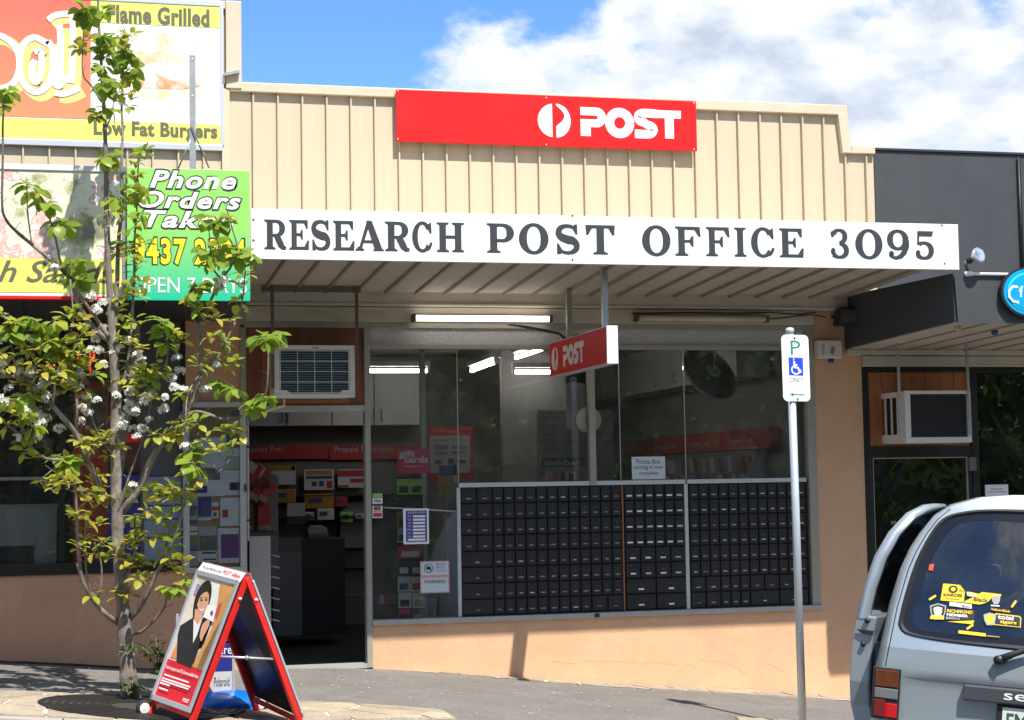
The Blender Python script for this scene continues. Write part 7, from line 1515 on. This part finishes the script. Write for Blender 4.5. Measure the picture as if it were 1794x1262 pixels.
for k in range(len(SEC)-1):
    ym = (SEC[k][0][1]+SEC[k+1][0][1])/2
    for i in range(nP-1):
        zm = (SEC[k][i][2]+SEC[k][i+1][2])/2; idx = i if i < 15 else nP-2-i
        win = 6 <= idx <= 9 and (k in (3, 5, 7))
        wind = k in (9, 10, 11) and 6 <= idx
        f = (k*nP+i, k*nP+i+1, (k+1)*nP+i+1, (k+1)*nP+i)
        (glass_f if (win or wind) else body_f).append(f)
b.add(vs, body_f, 0, True); fr_i = (len(SEC)-1)*nP
b.add(SEC[-1], [tuple(range(nP))], 0); body = b.build('body_shell', PAINT, CAR)
gl.add(vs, glass_f, 0, True); gl.build('side_glass', M['car_glass'], CAR)
# rear end: panel below the waist, ring round the window
out_ring = [p for p in SEC[0]]
def hw(z):     # half width of the rear outline
    pr = [(x*.955, zz) for x, zz in HALF]
    for i in range(len(pr)-1):
        if pr[i][1] <= z <= pr[i+1][1]: t = (z-pr[i][1])/(pr[i+1][1]-pr[i][1]); return pr[i][0]*(1-t)+pr[i+1][0]*t
    return 0
b = MB(); zs_ = [.24, .32, .42, .55, .70, .80, .855, .868, .90, .95, 1.0]; cols = 16; vs = []
for z in zs_:
    w = hw(z)
    for i in range(cols+1): x = -w+2*w*i/cols; e = abs(x)/max(w, .01); dy = -.03*(1-e**4); dy += (.012 if z < .86 else 0)*(1 if abs(x) < .69 else 0); vs.append((x, yr(z)+dy, z))
b.add(vs, [(r*(cols+1)+i, r*(cols+1)+i+1, (r+1)*(cols+1)+i+1, (r+1)*(cols+1)+i) for r in range(len(zs_)-1) for i in range(cols)], 0, True); b.build('tailgate_lower', PAINT, CAR)
def win_ring(ins=0.0, n=64):
    # rounded trapezoid window outline (x,z)
    pts = [(-.735, 1.12), (-.70, 1.075), (-.55, 1.055), (-.3, 1.045), (0, 1.04), (.3, 1.045), (.55, 1.055), (.70, 1.075), (.735, 1.12), (.715, 1.25), (.665, 1.45), (.60, 1.60), (.54, 1.685), (.46, 1.725), (.3, 1.755), (0, 1.77), (-.3, 1.755), (-.46, 1.725), (-.54, 1.685), (-.60, 1.60), (-.665, 1.45), (-.715, 1.25)]
    pts = [p[:2] for p in smooth_path([(*p, 0) for p in pts]+[(*pts[0], 0)], 3)][:-1]
    c = (0, 1.40); out = []
    for x, z in pts:
        dx, dz = x-c[0], z-c[1]; l = math.hypot(dx, dz); k = (l-ins)/l; out.append((c[0]+dx*k, c[1]+dz*k))
    return out
W0, W1 = win_ring(), win_ring(.028)
oz = [(-hw(1.0)+2*hw(1.0)*i/10, 1.0) for i in range(11)]
up_out = [(x*.955, z) for x, z in HALF if z > 1.01]
outer = oz+[(x, z) for x, z in up_out]+[(-x, z) for x, z in reversed(up_out[:-1])]
bm = bmesh.new(); vo = [bm.verts.new((x, 0, z)) for x, z in outer]; vi = [bm.verts.new((x, 0, z)) for x, z in W0]; eds = []
for loop in (vo, vi):
    for i in range(len(loop)): eds.append(bm.edges.new((loop[i], loop[(i+1) % len(loop)])))
bmesh.ops.triangle_fill(bm, use_beauty=True, edges=eds)
for v in bm.verts:
    w = hw(v.co.z); e = min(1, abs(v.co.x)/max(w, .01)); v.co.y = yr(v.co.z)-.03*(1-e**4)
bmesh.ops.recalc_face_normals(bm, faces=bm.faces); me = bpy.data.meshes.new('tailgate_upper'); bm.to_mesh(me); bm.free(); me.materials.append(PAINT)
for p in me.polygons: p.use_smooth = True
link('tailgate_upper', me, CAR)
def gy(x, z): return yr(z)-.03*(1-min(1, abs(x)/max(hw(z), .01))**4)
def band(A, B, off0, off1, m, name):
    b = MB(); n = len(A); b.add([(x, gy(x, z)+off0, z) for x, z in A]+[(x, gy(x, z)+off1, z) for x, z in B], [(i, (i+1) % n, n+(i+1) % n, n+i) for i in range(n)], 0, True); return b.build(name, m, CAR)
band(W0, win_ring(.012), -.001, -.010, M['trim_black'], 'window_seal'); band(win_ring(.012), W1, -.010, .004, M['trim_black'], 'window_rim')
band(W1, win_ring(.075), .004, .0045, mat('glass_frit', (.012, .013, .018), .12, var=0), 'glass_border')
b = MB(); ring2 = win_ring(.06); n = len(ring2); rows = [win_ring(.06), win_ring(.2), win_ring(.32)]
vs = [(x, gy(x, z)+.006, z) for r in rows for x, z in r]+[(0, gy(0, 1.4)+.006, 1.40)]
b.add(vs, [(k*n+i, k*n+(i+1) % n, (k+1)*n+(i+1) % n, (k+1)*n+i) for k in range(2) for i in range(n)]+[(2*n+i, 2*n+(i+1) % n, 3*n) for i in range(n)], 0, True); RG = b.build('rear_glass', M['car_glass'], CAR)
for k in range(9):
    z = 1.16+k*.062; w = hw(z)-.2; b = MB(); b.tube([(x*w, gy(x*w, z)+.0085, z) for x in (-1, -.75, -.5, -.25, 0, .25, .5, .75, 1)], .0011, 4); b.build('demister_line', mat('demister', (.16, .07, .05), .6), RG)
# local position on the rear from a pixel
_im = Matrix(((_rt.x, _fw.x, _up.x), (_rt.y, _fw.y, _up.y), (_rt.z, _fw.z, _up.z))).transposed()
def CL(u, v):
    o = _im @ (CAM-CO); d = _im @ ray(u, v); t = 4.0
    for i in range(4000):
        p = o+d*t
        if p.y >= gy(p.x, p.z): return p.x, p.z
        t += .002
    return p.x, p.z
def rearpt(x, z, off): return Vector((x, gy(x, z)-off, z))
def sticker(name, px, m, off=.004): b = MB(); q = [CL(u, v) for u, v in px]; b.add([rearpt(x, z, off) for x, z in q], [tuple(range(len(q)))]); return b.build(name, m, RG)
def stext(body, px, m, off, bold=0, shear=0):   # px: bl, br, tl
    q = [CL(*p) for p in px]; b = MB(); o = rearpt(*q[0], off); put_text(b, body, o, rearpt(*q[1], off)-o, rearpt(*q[2], off)-o, bold=bold, shear=shear); b.build('sticker_lettering', m, RG)
YEL = mat('sticker_yellow', (.80, .56, .03), .4, var=.04); BLK = mat('sticker_black', (.02, .02, .022), .4, var=.05); WHT = mat('sticker_white', (.75, .75, .74), .4, var=.03); GRYS = mat('sticker_grey', (.35, .36, .37), .4)
Zq = lambda x, y: (1560+x/7.667, 980+y/7.667)     # coordinates read in an enlarged crop
zz = lambda *p: [Zq(*q) for q in p]
sticker('sticker', zz((710, 325), (935, 345), (1000, 430), (985, 580), (672, 552)), YEL); sticker('sticker_fold', zz((925, 395), (1000, 432), (925, 430)), mat('fold', (.35, .25, .02), .5), .005)
cc = [Zq(842+62*math.cos(a*.35), 402+50*math.sin(a*.35)) for a in range(18)]; sticker('sticker_emblem', cc, BLK, .0055); cc = [Zq(842+34*math.cos(a*.35), 402+28*math.sin(a*.35)) for a in range(18)]; sticker('sticker_emblem', cc, YEL, .0065)
stext('KINROSS', zz((715, 492), (962, 505), (715, 455)), BLK, .006, .02); sticker('sticker_line', zz((735, 520), (930, 533), (930, 540), (735, 527)), mat('sticker_brown', (.4, .26, .02), .5), .006)
sticker('sticker', zz((1020, 435), (1080, 440), (1190, 465), (1230, 440), (1490, 470), (1480, 500), (1380, 500), (1300, 580), (1200, 608), (985, 580), (1000, 560), (1110, 510), (1030, 490)), YEL); stext('Yellow', zz((1022, 492), (1150, 505), (1022, 440)), WHT, .006, .02); stext('Black', zz((1118, 560), (1310, 578), (1118, 505)), BLK, .006, .015)
shield = lambda x, y, s: zz((x-s, y-s*.7), (x, y-s), (x+s, y-s*.7), (x+s*.9, y+s*.2), (x+s*.5, y+s), (x-s*.5, y+s), (x-s*.9, y+s*.2))
sticker('club_shield', shield(1418, 545, 58), GRYS, .0055); sticker('sticker', zz((1350, 610), (1465, 618), (1465, 636), (1350, 628)), WHT)
sticker('sticker', zz((795, 572), (1092, 605), (1088, 665), (792, 625)), WHT); stext('Yellow', zz((805, 622), (930, 640), (808, 592)), mat('pale_yel', (.7, .62, .3), .5), .006); stext('Black', zz((965, 640), (1078, 652), (968, 605)), BLK, .006)
sticker('sticker', zz((750, 660), (1130, 682), (1125, 815), (740, 812)), BLK); stext('RICHMOND', zz((760, 712), (1102, 736), (765, 668)), YEL, .006, .03); stext('MEMBER', zz((755, 758), (1042, 782), (757, 722)), WHT, .006, .03); sticker('sticker', zz((748, 770), (928, 785), (926, 815), (745, 805)), GRYS, .005); stext('2008', zz((760, 806), (915, 812), (762, 778)), BLK, .006)
sticker('sticker', zz((760, 835), (1125, 822), (1115, 860), (1090, 872)), YEL)
sticker('club_shield', shield(640, 700, 110), GRYS, .005); sticker('club_shield', shield(640, 700, 92), BLK, .0055); sticker('club_shield', zz((540, 755), (600, 740), (680, 745), (725, 770), (715, 810), (530, 800)), YEL, .006); sticker('club_shield', shield(638, 695, 60), WHT, .0062)
for (x, y, a) in ((565, 515, -.55), (1658, 600, -.95), (1068, 908, -.6)):
    ca, sa = math.cos(a), math.sin(a); pts = [Zq(x+55*ca*k-15*sa*j, y+55*sa*k+15*ca*j) for k, j in ((-1, -.5), (-.85, -1), (.85, -1), (1, -.5), (1, .5), (.85, 1), (-.85, 1), (-1, .5))]; sticker('pill_sticker', pts, YEL)
sticker('sticker', zz((1345, 645), (1615, 680), (1610, 722), (1340, 688)), BLK); stext('Yellow-Black', zz((1348, 685), (1608, 718), (1350, 652)), YEL, .006, .02)
sticker('sticker', zz((1410, 722), (1735, 762), (1758, 790), (1750, 918), (1380, 880)), YEL); sticker('sticker', zz((1420, 738), (1728, 775), (1744, 795), (1738, 905), (1400, 868)), BLK, .005); stext('total', zz((1440, 800), (1650, 822), (1445, 740)), WHT, .006, .03); stext('tigers', zz((1465, 868), (1690, 888), (1470, 815)), YEL, .006, .03); sticker('club_shield', shield(1335, 800, 85), GRYS, .0055); sticker('club_shield', shield(1335, 800, 60), YEL, .006)
sticker('sticker', zz((915, 952), (1280, 995), (1278, 1038), (912, 995)), YEL)
sticker('sticker_line', zz((1290, 1018), (1465, 1036), (1465, 1050), (1290, 1034)), mat('sticker_ochre', (.35, .25, .03), .5), .006)
sticker('red_tag', zz((525, 65), (590, 65), (570, 155), (512, 145)), mat('red_tag', (.6, .06, .04), .5))
for s in (-1, 1):
    b = MB(); b.tube([(s*hw(z)*.985, yr(z)-.002 if z > .9 else yr(z)+.0, z) for z in (.90, 1.0, 1.1, 1.21, 1.3, 1.4, 1.5, 1.6, 1.68, 1.74)], .0035, 5); b.build('tailgate_gap', M['trim_black'], CAR)
# garnish bar, lettering, plate, lamp, wiper, bumper
def rbox(name, x0, x1, z0, z1, d, m, bev=.006, back=.0): b = MB(); y = gy((x0+x1)/2, (z0+z1)/2); b.box(x0, x1, y-d, y+.02+back, z0, z1); return b.build(name, m, CAR, bevel=bev)
GB = rbox('garnish_bar', -.385, .385, .770, .850, .035, M['garnish'], .008)
b = MB(); put_text(b, 'serena', Vector((-.185, gy(0, .8)-.0365, .793)), Vector((.37, 0, 0)), Vector((0, 0, .034)), bold=.005); b.build('lettering', M['white'], GB)
PLT = rbox('plate_surround', -.215, .215, .60, .763, .012, M['trim_black'], .004); b = MB(); yq_ = gy(0, .68)-.014; b.box(-.186, .186, yq_-.002, yq_, .622, .752); b.build('number_plate', mat('plate_white', (.62, .66, .63), .4, var=.03), PLT); b = MB(); put_text(b, 'FM', Vector((-.165, yq_-.0032, .640)), Vector((.10, 0, 0)), Vector((0, 0, .085)), bold=.02); b.build('plate_lettering', mat('plate_green', (.03, .09, .075), .5), PLT)
for s in (-1, 1):
    L_ = thing if False else None
    xo, xi = s*.835, s*.702
    def lamp_box(nm, z0, z1, x0, x1, m, d): b = MB(); b.add([(x0*1.012, .05, z0), (x1, .0, z0), (x1, .0, z1), (x0*1.012, .05, z1), (x0*1.012, .008-d, z0), (x1, -.014-d, z0), (x1, -.014-d, z1), (x0*1.012, .008-d, z1)], [(0, 1, 2, 3), (4, 5, 6, 7), (0, 1, 5, 4), (1, 2, 6, 5), (2, 3, 7, 6), (3, 0, 4, 7)]); return b.build(nm, m, CAR if nm == 'tail_lamp' else TL, bevel=.004)
    TL = None; TL = lamp_box('tail_lamp', .628, .892, xo, xi, M['trim_black'], .022)
    lamp_box('amber_lens', .795, .882, xo*.985, xi*1.015, mat('amber_lens', (.13, .038, .012), .22, var=.3, vscale=20), .030); lamp_box('reverse_lens', .735, .788, xo*.985, xi*1.015, mat('smoke_lens', (.16, .17, .18), .2), .029); lamp_box('brake_lens', .640, .728, xo*.985, s*.775, mat('dark_red_lens', (.18, .01, .012), .2), .030); lamp_box('brake_lens', .640, .712, s*.774, xi*1.015, mat('red_lens', (.55, .01, .015), .2), .031)
b = MB(); b.tube([(-.205, gy(-.2, 1.0)-.035, .995), (-.15, gy(-.15, 1.01)-.04, 1.025), (0, gy(0, 1.06)-.045, 1.09), (.15, gy(.1, 1.1)-.04, 1.15)], [.022, .016, .013, .01], 8); b.build('wiper_arm', M['trim_black'], CAR)
b = MB(); b.tube([(-.225, gy(-.2, 1.0)-.055, .99), (-.2, gy(-.2, 1.0)-.0, .99)], .024, 10); b.build('wiper_pivot', M['trim_black'], CAR)
b = MB(); b.add([(x*.86*s_, y_, z) for z in (.26, .34, .48, .58) for x, y_, s_ in ((-1, .30, 1), (-1, -.02, 1), (-.9, -.10, 1), (-.5, -.13, 1), (0, -.14, 1), (.5, -.13, 1), (.9, -.10, 1), (1, -.02, 1), (1, .30, 1))], [(r*9+i, r*9+i+1, (r+1)*9+i+1, (r+1)*9+i) for r in range(3) for i in range(8)]+[(27+i, 27+i+1, 27+i+1-0, 27+i) for i in range(0)]+[tuple(range(27, 36))], 0, True); b.build('rear_bumper', PAINT, CAR)
# wheels
for x in (-.72, .72):
    for y in (.75, 3.45):
        b = MB(); b.lathe((x-.09, y, .30), (1, 0, 0), [(0, .22), (.02, .295), (.09, .305), (.16, .295), (.18, .22)], 28); W = b.build('wheel', M['rubber'], CAR); b = MB(); b.lathe((x+(.092 if x > 0 else -.092), y, .30), (1 if x > 0 else -1, 0, 0), [(-.02, .19), (.0, .185), (.004, .06), (.012, .05)], 20); b.build('rim', SILV, W)
# cabin: floor, seats, pillars seen through the glass
b = MB(); b.box(-.72, .72, .15, 3.3, .42, .48); b.build('cabin_floor', M['cab'], CAR)
for y0 in (.55, 1.5, 2.45):
    for x0 in (-.62, .06):
        b = MB(); b.add([(x0, y0, .80), (x0+.55, y0, .80), (x0+.55, y0+.14, .80), (x0, y0+.14, .80), (x0+.05, y0-.08, 1.28), (x0+.50, y0-.08, 1.28), (x0+.50, y0+.02, 1.28), (x0+.05, y0+.02, 1.28)], [(0, 3, 2, 1), (4, 5, 6, 7), (0, 1, 5, 4), (1, 2, 6, 5), (2, 3, 7, 6), (3, 0, 4, 7)]); S0 = b.build('seat_back', M['cab'], CAR, bevel=.04); b = MB(); b.box(x0+.14, x0+.41, y0-.08, y0, 1.30, 1.48); b.build('headrest', M['cab'], S0, bevel=.03)
b = MB(); b.box(-.70, .70, .10, .16, .90, 1.10); b.build('parcel_ledge', M['cab_l'], CAR, bevel=.02)
for s in (-1, 1): b = MB(); b.tube([(s*.72, .10, 1.05), (s*.63, .22, 1.42), (s*.52, .32, 1.68)], [.045, .035, .03], 8); b.build('inner_pillar', M['cab_l'], CAR)
b = MB(); b.tube([(-.47, 1.62, 1.70), (-.52, 1.5, 1.45), (-.56, 1.45, 1.1)], .014, 6); b.build('seat_belt', M['cab_l'], CAR)
b = MB(); b.box(-.10, .10, .30, .36, 1.66, 1.72); b.build('high_brake_lamp', mat('high_brake', (.35, .03, .03), .3), CAR, bevel=.01)
# front passenger door, ajar, with its shut face towards the camera
DH = Vector((-.845, 3.05, 0)); ph = math.radians(12.5); da = Vector((-math.sin(ph), -math.cos(ph), 0)); dnn = Vector((-math.cos(ph), math.sin(ph), 0))   # along door, outward
def tumble(z): 
    for i in range(len(HALF)-1):
        if HALF[i][1] <= z <= HALF[i+1][1]: t = (z-HALF[i][1])/(HALF[i+1][1]-HALF[i][1]); return .845-(HALF[i][0]*(1-t)+HALF[i+1][0]*t)
    return .3
def dp(a, z, dep=0): return DH+da*a-dnn*(tumble(z)+dep)+Vector((0, 0, z))
DR = None
low = [(0, .34), (.98, .34), (1.0, .55), (1.02, .80), (1.02, 1.02)]
b = MB(); zz_ = [.34, .45, .60, .78, .90, 1.02]; vs = []
for z in zz_:
    for a in (0, .98 if z < .5 else 1.01): vs += [dp(a, z, 0), dp(a, z, .13)]
n_ = len(zz_); fs = []
for r in range(n_-1):
    o0, o1 = r*4, (r+1)*4; fs += [(o0, o0+2, o1+2, o1), (o0+1, o1+1, o1+3, o0+3), (o0+2, o0+3, o1+3, o1+2), (o0, o1, o1+1, o0+1)]
fs += [(0, 1, 3, 2), ((n_-1)*4, (n_-1)*4+2, (n_-1)*4+3, (n_-1)*4+1)]
b.add(vs, fs, 0, False); DR = b.build('front_door', PAINT, CAR, bevel=.012)
b = MB(); vs = []
for z in (.36, .60, .86): 
    for a in (.05, .965): vs += [dp(a, z, .131), dp(a, z, .165)]
fs = [];
for r in range(2): o0, o1 = r*4, (r+1)*4; fs += [(o0, o0+2, o1+2, o1), (o0+1, o1+1, o1+3, o0+3), (o0+2, o0+3, o1+3, o1+2), (o0, o1, o1+1, o0+1)]
fs += [(0, 1, 3, 2), (8, 10, 11, 9)]; b.add(vs, fs); b.build('door_trim', mat('door_trim', (.05, .065, .08), .6, var=.1), DR, bevel=.01)
def frame_path(pts, w, th):
    b = MB(); P = [(dp(a, z, 0), dp(a, z, th)) for a, z in pts]; n = len(pts); vs = []
    for i in range(n):
        a0, a1 = pts[max(i-1, 0)], pts[min(i+1, n-1)]; tx, tz = a1[0]-a0[0], a1[1]-a0[1]; l = math.hypot(tx, tz); nx, nz = -tz/l*w, tx/l*w
        a, z = pts[i]; vs += [dp(a, z, 0), dp(a+nx, min(1.84, z+nz), 0), dp(a+nx, min(1.84, z+nz), th), dp(a, z, th)]
    b.add(vs, [(4*i+q, 4*i+(q+1) % 4, 4*(i+1)+(q+1) % 4, 4*(i+1)+q) for i in range(n-1) for q in range(4)], 0, True); b.build('window_frame', PAINT, DR)
frame_path([(1.015, 1.0), (.99, 1.2), (.95, 1.40), (.89, 1.56), (.80, 1.69), (.68, 1.75), (.45, 1.765), (.2, 1.74), (0, 1.60), (-.15, 1.35), (-.28, 1.0)], .075, .075)
b = MB(); gp_ = [(.94, 1.0), (.91, 1.2), (.87, 1.40), (.81, 1.55), (.72, 1.66), (.45, 1.69), (.2, 1.67), (.02, 1.55), (-.2, 1.0)]; b.add([dp(a, z, .035) for a, z in gp_], [tuple(range(len(gp_)))]); b.build('door_glass', M['car_glass'], DR)
for (z, w) in ((.99, .02), (.84, .028)): b = MB(); q = dp(1.021, z, .075); b.lathe(q, da, [(0, .02), (.012, .016)], 8); b.build('latch', M['black'], DR)
b = MB(); b.prism([dp(1.02, .93, .02), dp(1.02, .93, .13), dp(1.02, .90, .13), dp(1.02, .905, .06)], da*.012); b.build('door_seal', M['trim_black'], DR)

# ================================================================ trees and hedge over the road behind the camera (they show in the shop windows)
random.seed(61)
BL = [mat('street_leaf_%d' % i, c, .6, var=.3, vscale=2, transl=.4) for i, c in enumerate([(.10, .16, .035), (.17, .25, .05), (.06, .10, .025)])]
def big_tree_mesh(seed):
    random.seed(seed); b = MB()
    cl = [(Vector((uni(-2.6, 2.6), uni(-1.8, 1.8), uni(1.0, 7.6))), uni(.8, 1.5)) for _ in range(26)]
    for c, r in cl:
        for i in range(120):
            d = Vector((random.gauss(0, 1), random.gauss(0, 1), random.gauss(0, 1))).normalized()*r*uni(.5, 1.05); p = c+d; a = Vector((uni(-1, 1), uni(-1, 1), uni(-1, 1))).normalized(); e = a.cross(d if d.length > .01 else Vector((0, 0, 1))).normalized(); s = uni(.10, .22)
            b.add([p-a*s, p+e*s*.55, p+a*s, p-e*s*.55], [(0, 1, 2, 3)], random.choice((0, 0, 1, 2)))
    return b.mesh('crown', BL)
TM = [big_tree_mesh(900+i) for i in range(3)]
tkm = MB(); tkm.tube([(0, 0, -.6), (.05, 0, 1.5), (-.05, .1, 4), (.1, 0, 6.5)], [.22, .17, .12, .05], 10); tkm.tube([(0, 0, 2.2), (.8, .3, 3.6), (1.5, .4, 5)], [.1, .07, .03], 7); tkm.tube([(0, 0, 2.8), (-.9, -.2, 4.0), (-1.6, -.3, 5.4)], [.09, .06, .03], 7); TK = tkm.mesh('trunk', M['bark'])
for i in range(13):
    x = -22+i*4.1+uni(-.6, .6); y = -24+uni(-1.5, 1.5); z = smooth_z(x)-.6
    t = thing('roadside_tree', (x, y, z), 'dark leafy roadside tree in the row across the road', 'tree', 'trees across the road'); 
    link('trunk', TK, t, loc=(x, y, z)); o = link('crown', random.choice(TM), t, loc=(x, y, z-.4), rot=(0, 0, uni(0, 6.28))); o.scale = (1, 1, uni(.95, 1.25))

random.seed(71); b = MB(); nx_, nz_ = 90, 14; vs = []
for j in range(nz_+1):
    for i in range(nx_+1):
        x = -45+90*i/nx_; h = 8.5+1.5*math.sin(x*.37)+1.0*math.sin(x*.9+1); z = smooth_z(x)-.8+h*j/nz_; vs.append((x+uni(-.3, .3), -28-1.2*math.sin(j/nz_*2.5)*(-1)*0+uni(-.8, .8)-j*.12, z))
b.add(vs, [(j*(nx_+1)+i, j*(nx_+1)+i+1, (j+1)*(nx_+1)+i+1, (j+1)*(nx_+1)+i) for j in range(nz_) for i in range(nx_)], 2)
for k in range(15000):
    x = uni(-45, 45); h = 9+1.5*math.sin(x*.37)+1.0*math.sin(x*.9+1); z = uni(0, 1)*h; p = Vector((x, -26.9+uni(-.9, .7)-z*.1, smooth_z(x)-.7+z)); a = Vector((uni(-1, 1), uni(-1, 1), uni(-1, 1))).normalized(); e = a.cross(Vector((uni(-1, 1), uni(-1, 1), uni(-1, 1)))).normalized(); s = uni(.12, .28)
    b.add([p-a*s, p+e*s*.55, p+a*s, p-e*s*.55], [(0, 1, 2, 3)], random.choice((0, 0, 1, 2)))
b.build('woodland', BL, label='dense dark woodland edge across the road', cat='woodland', kind='stuff')
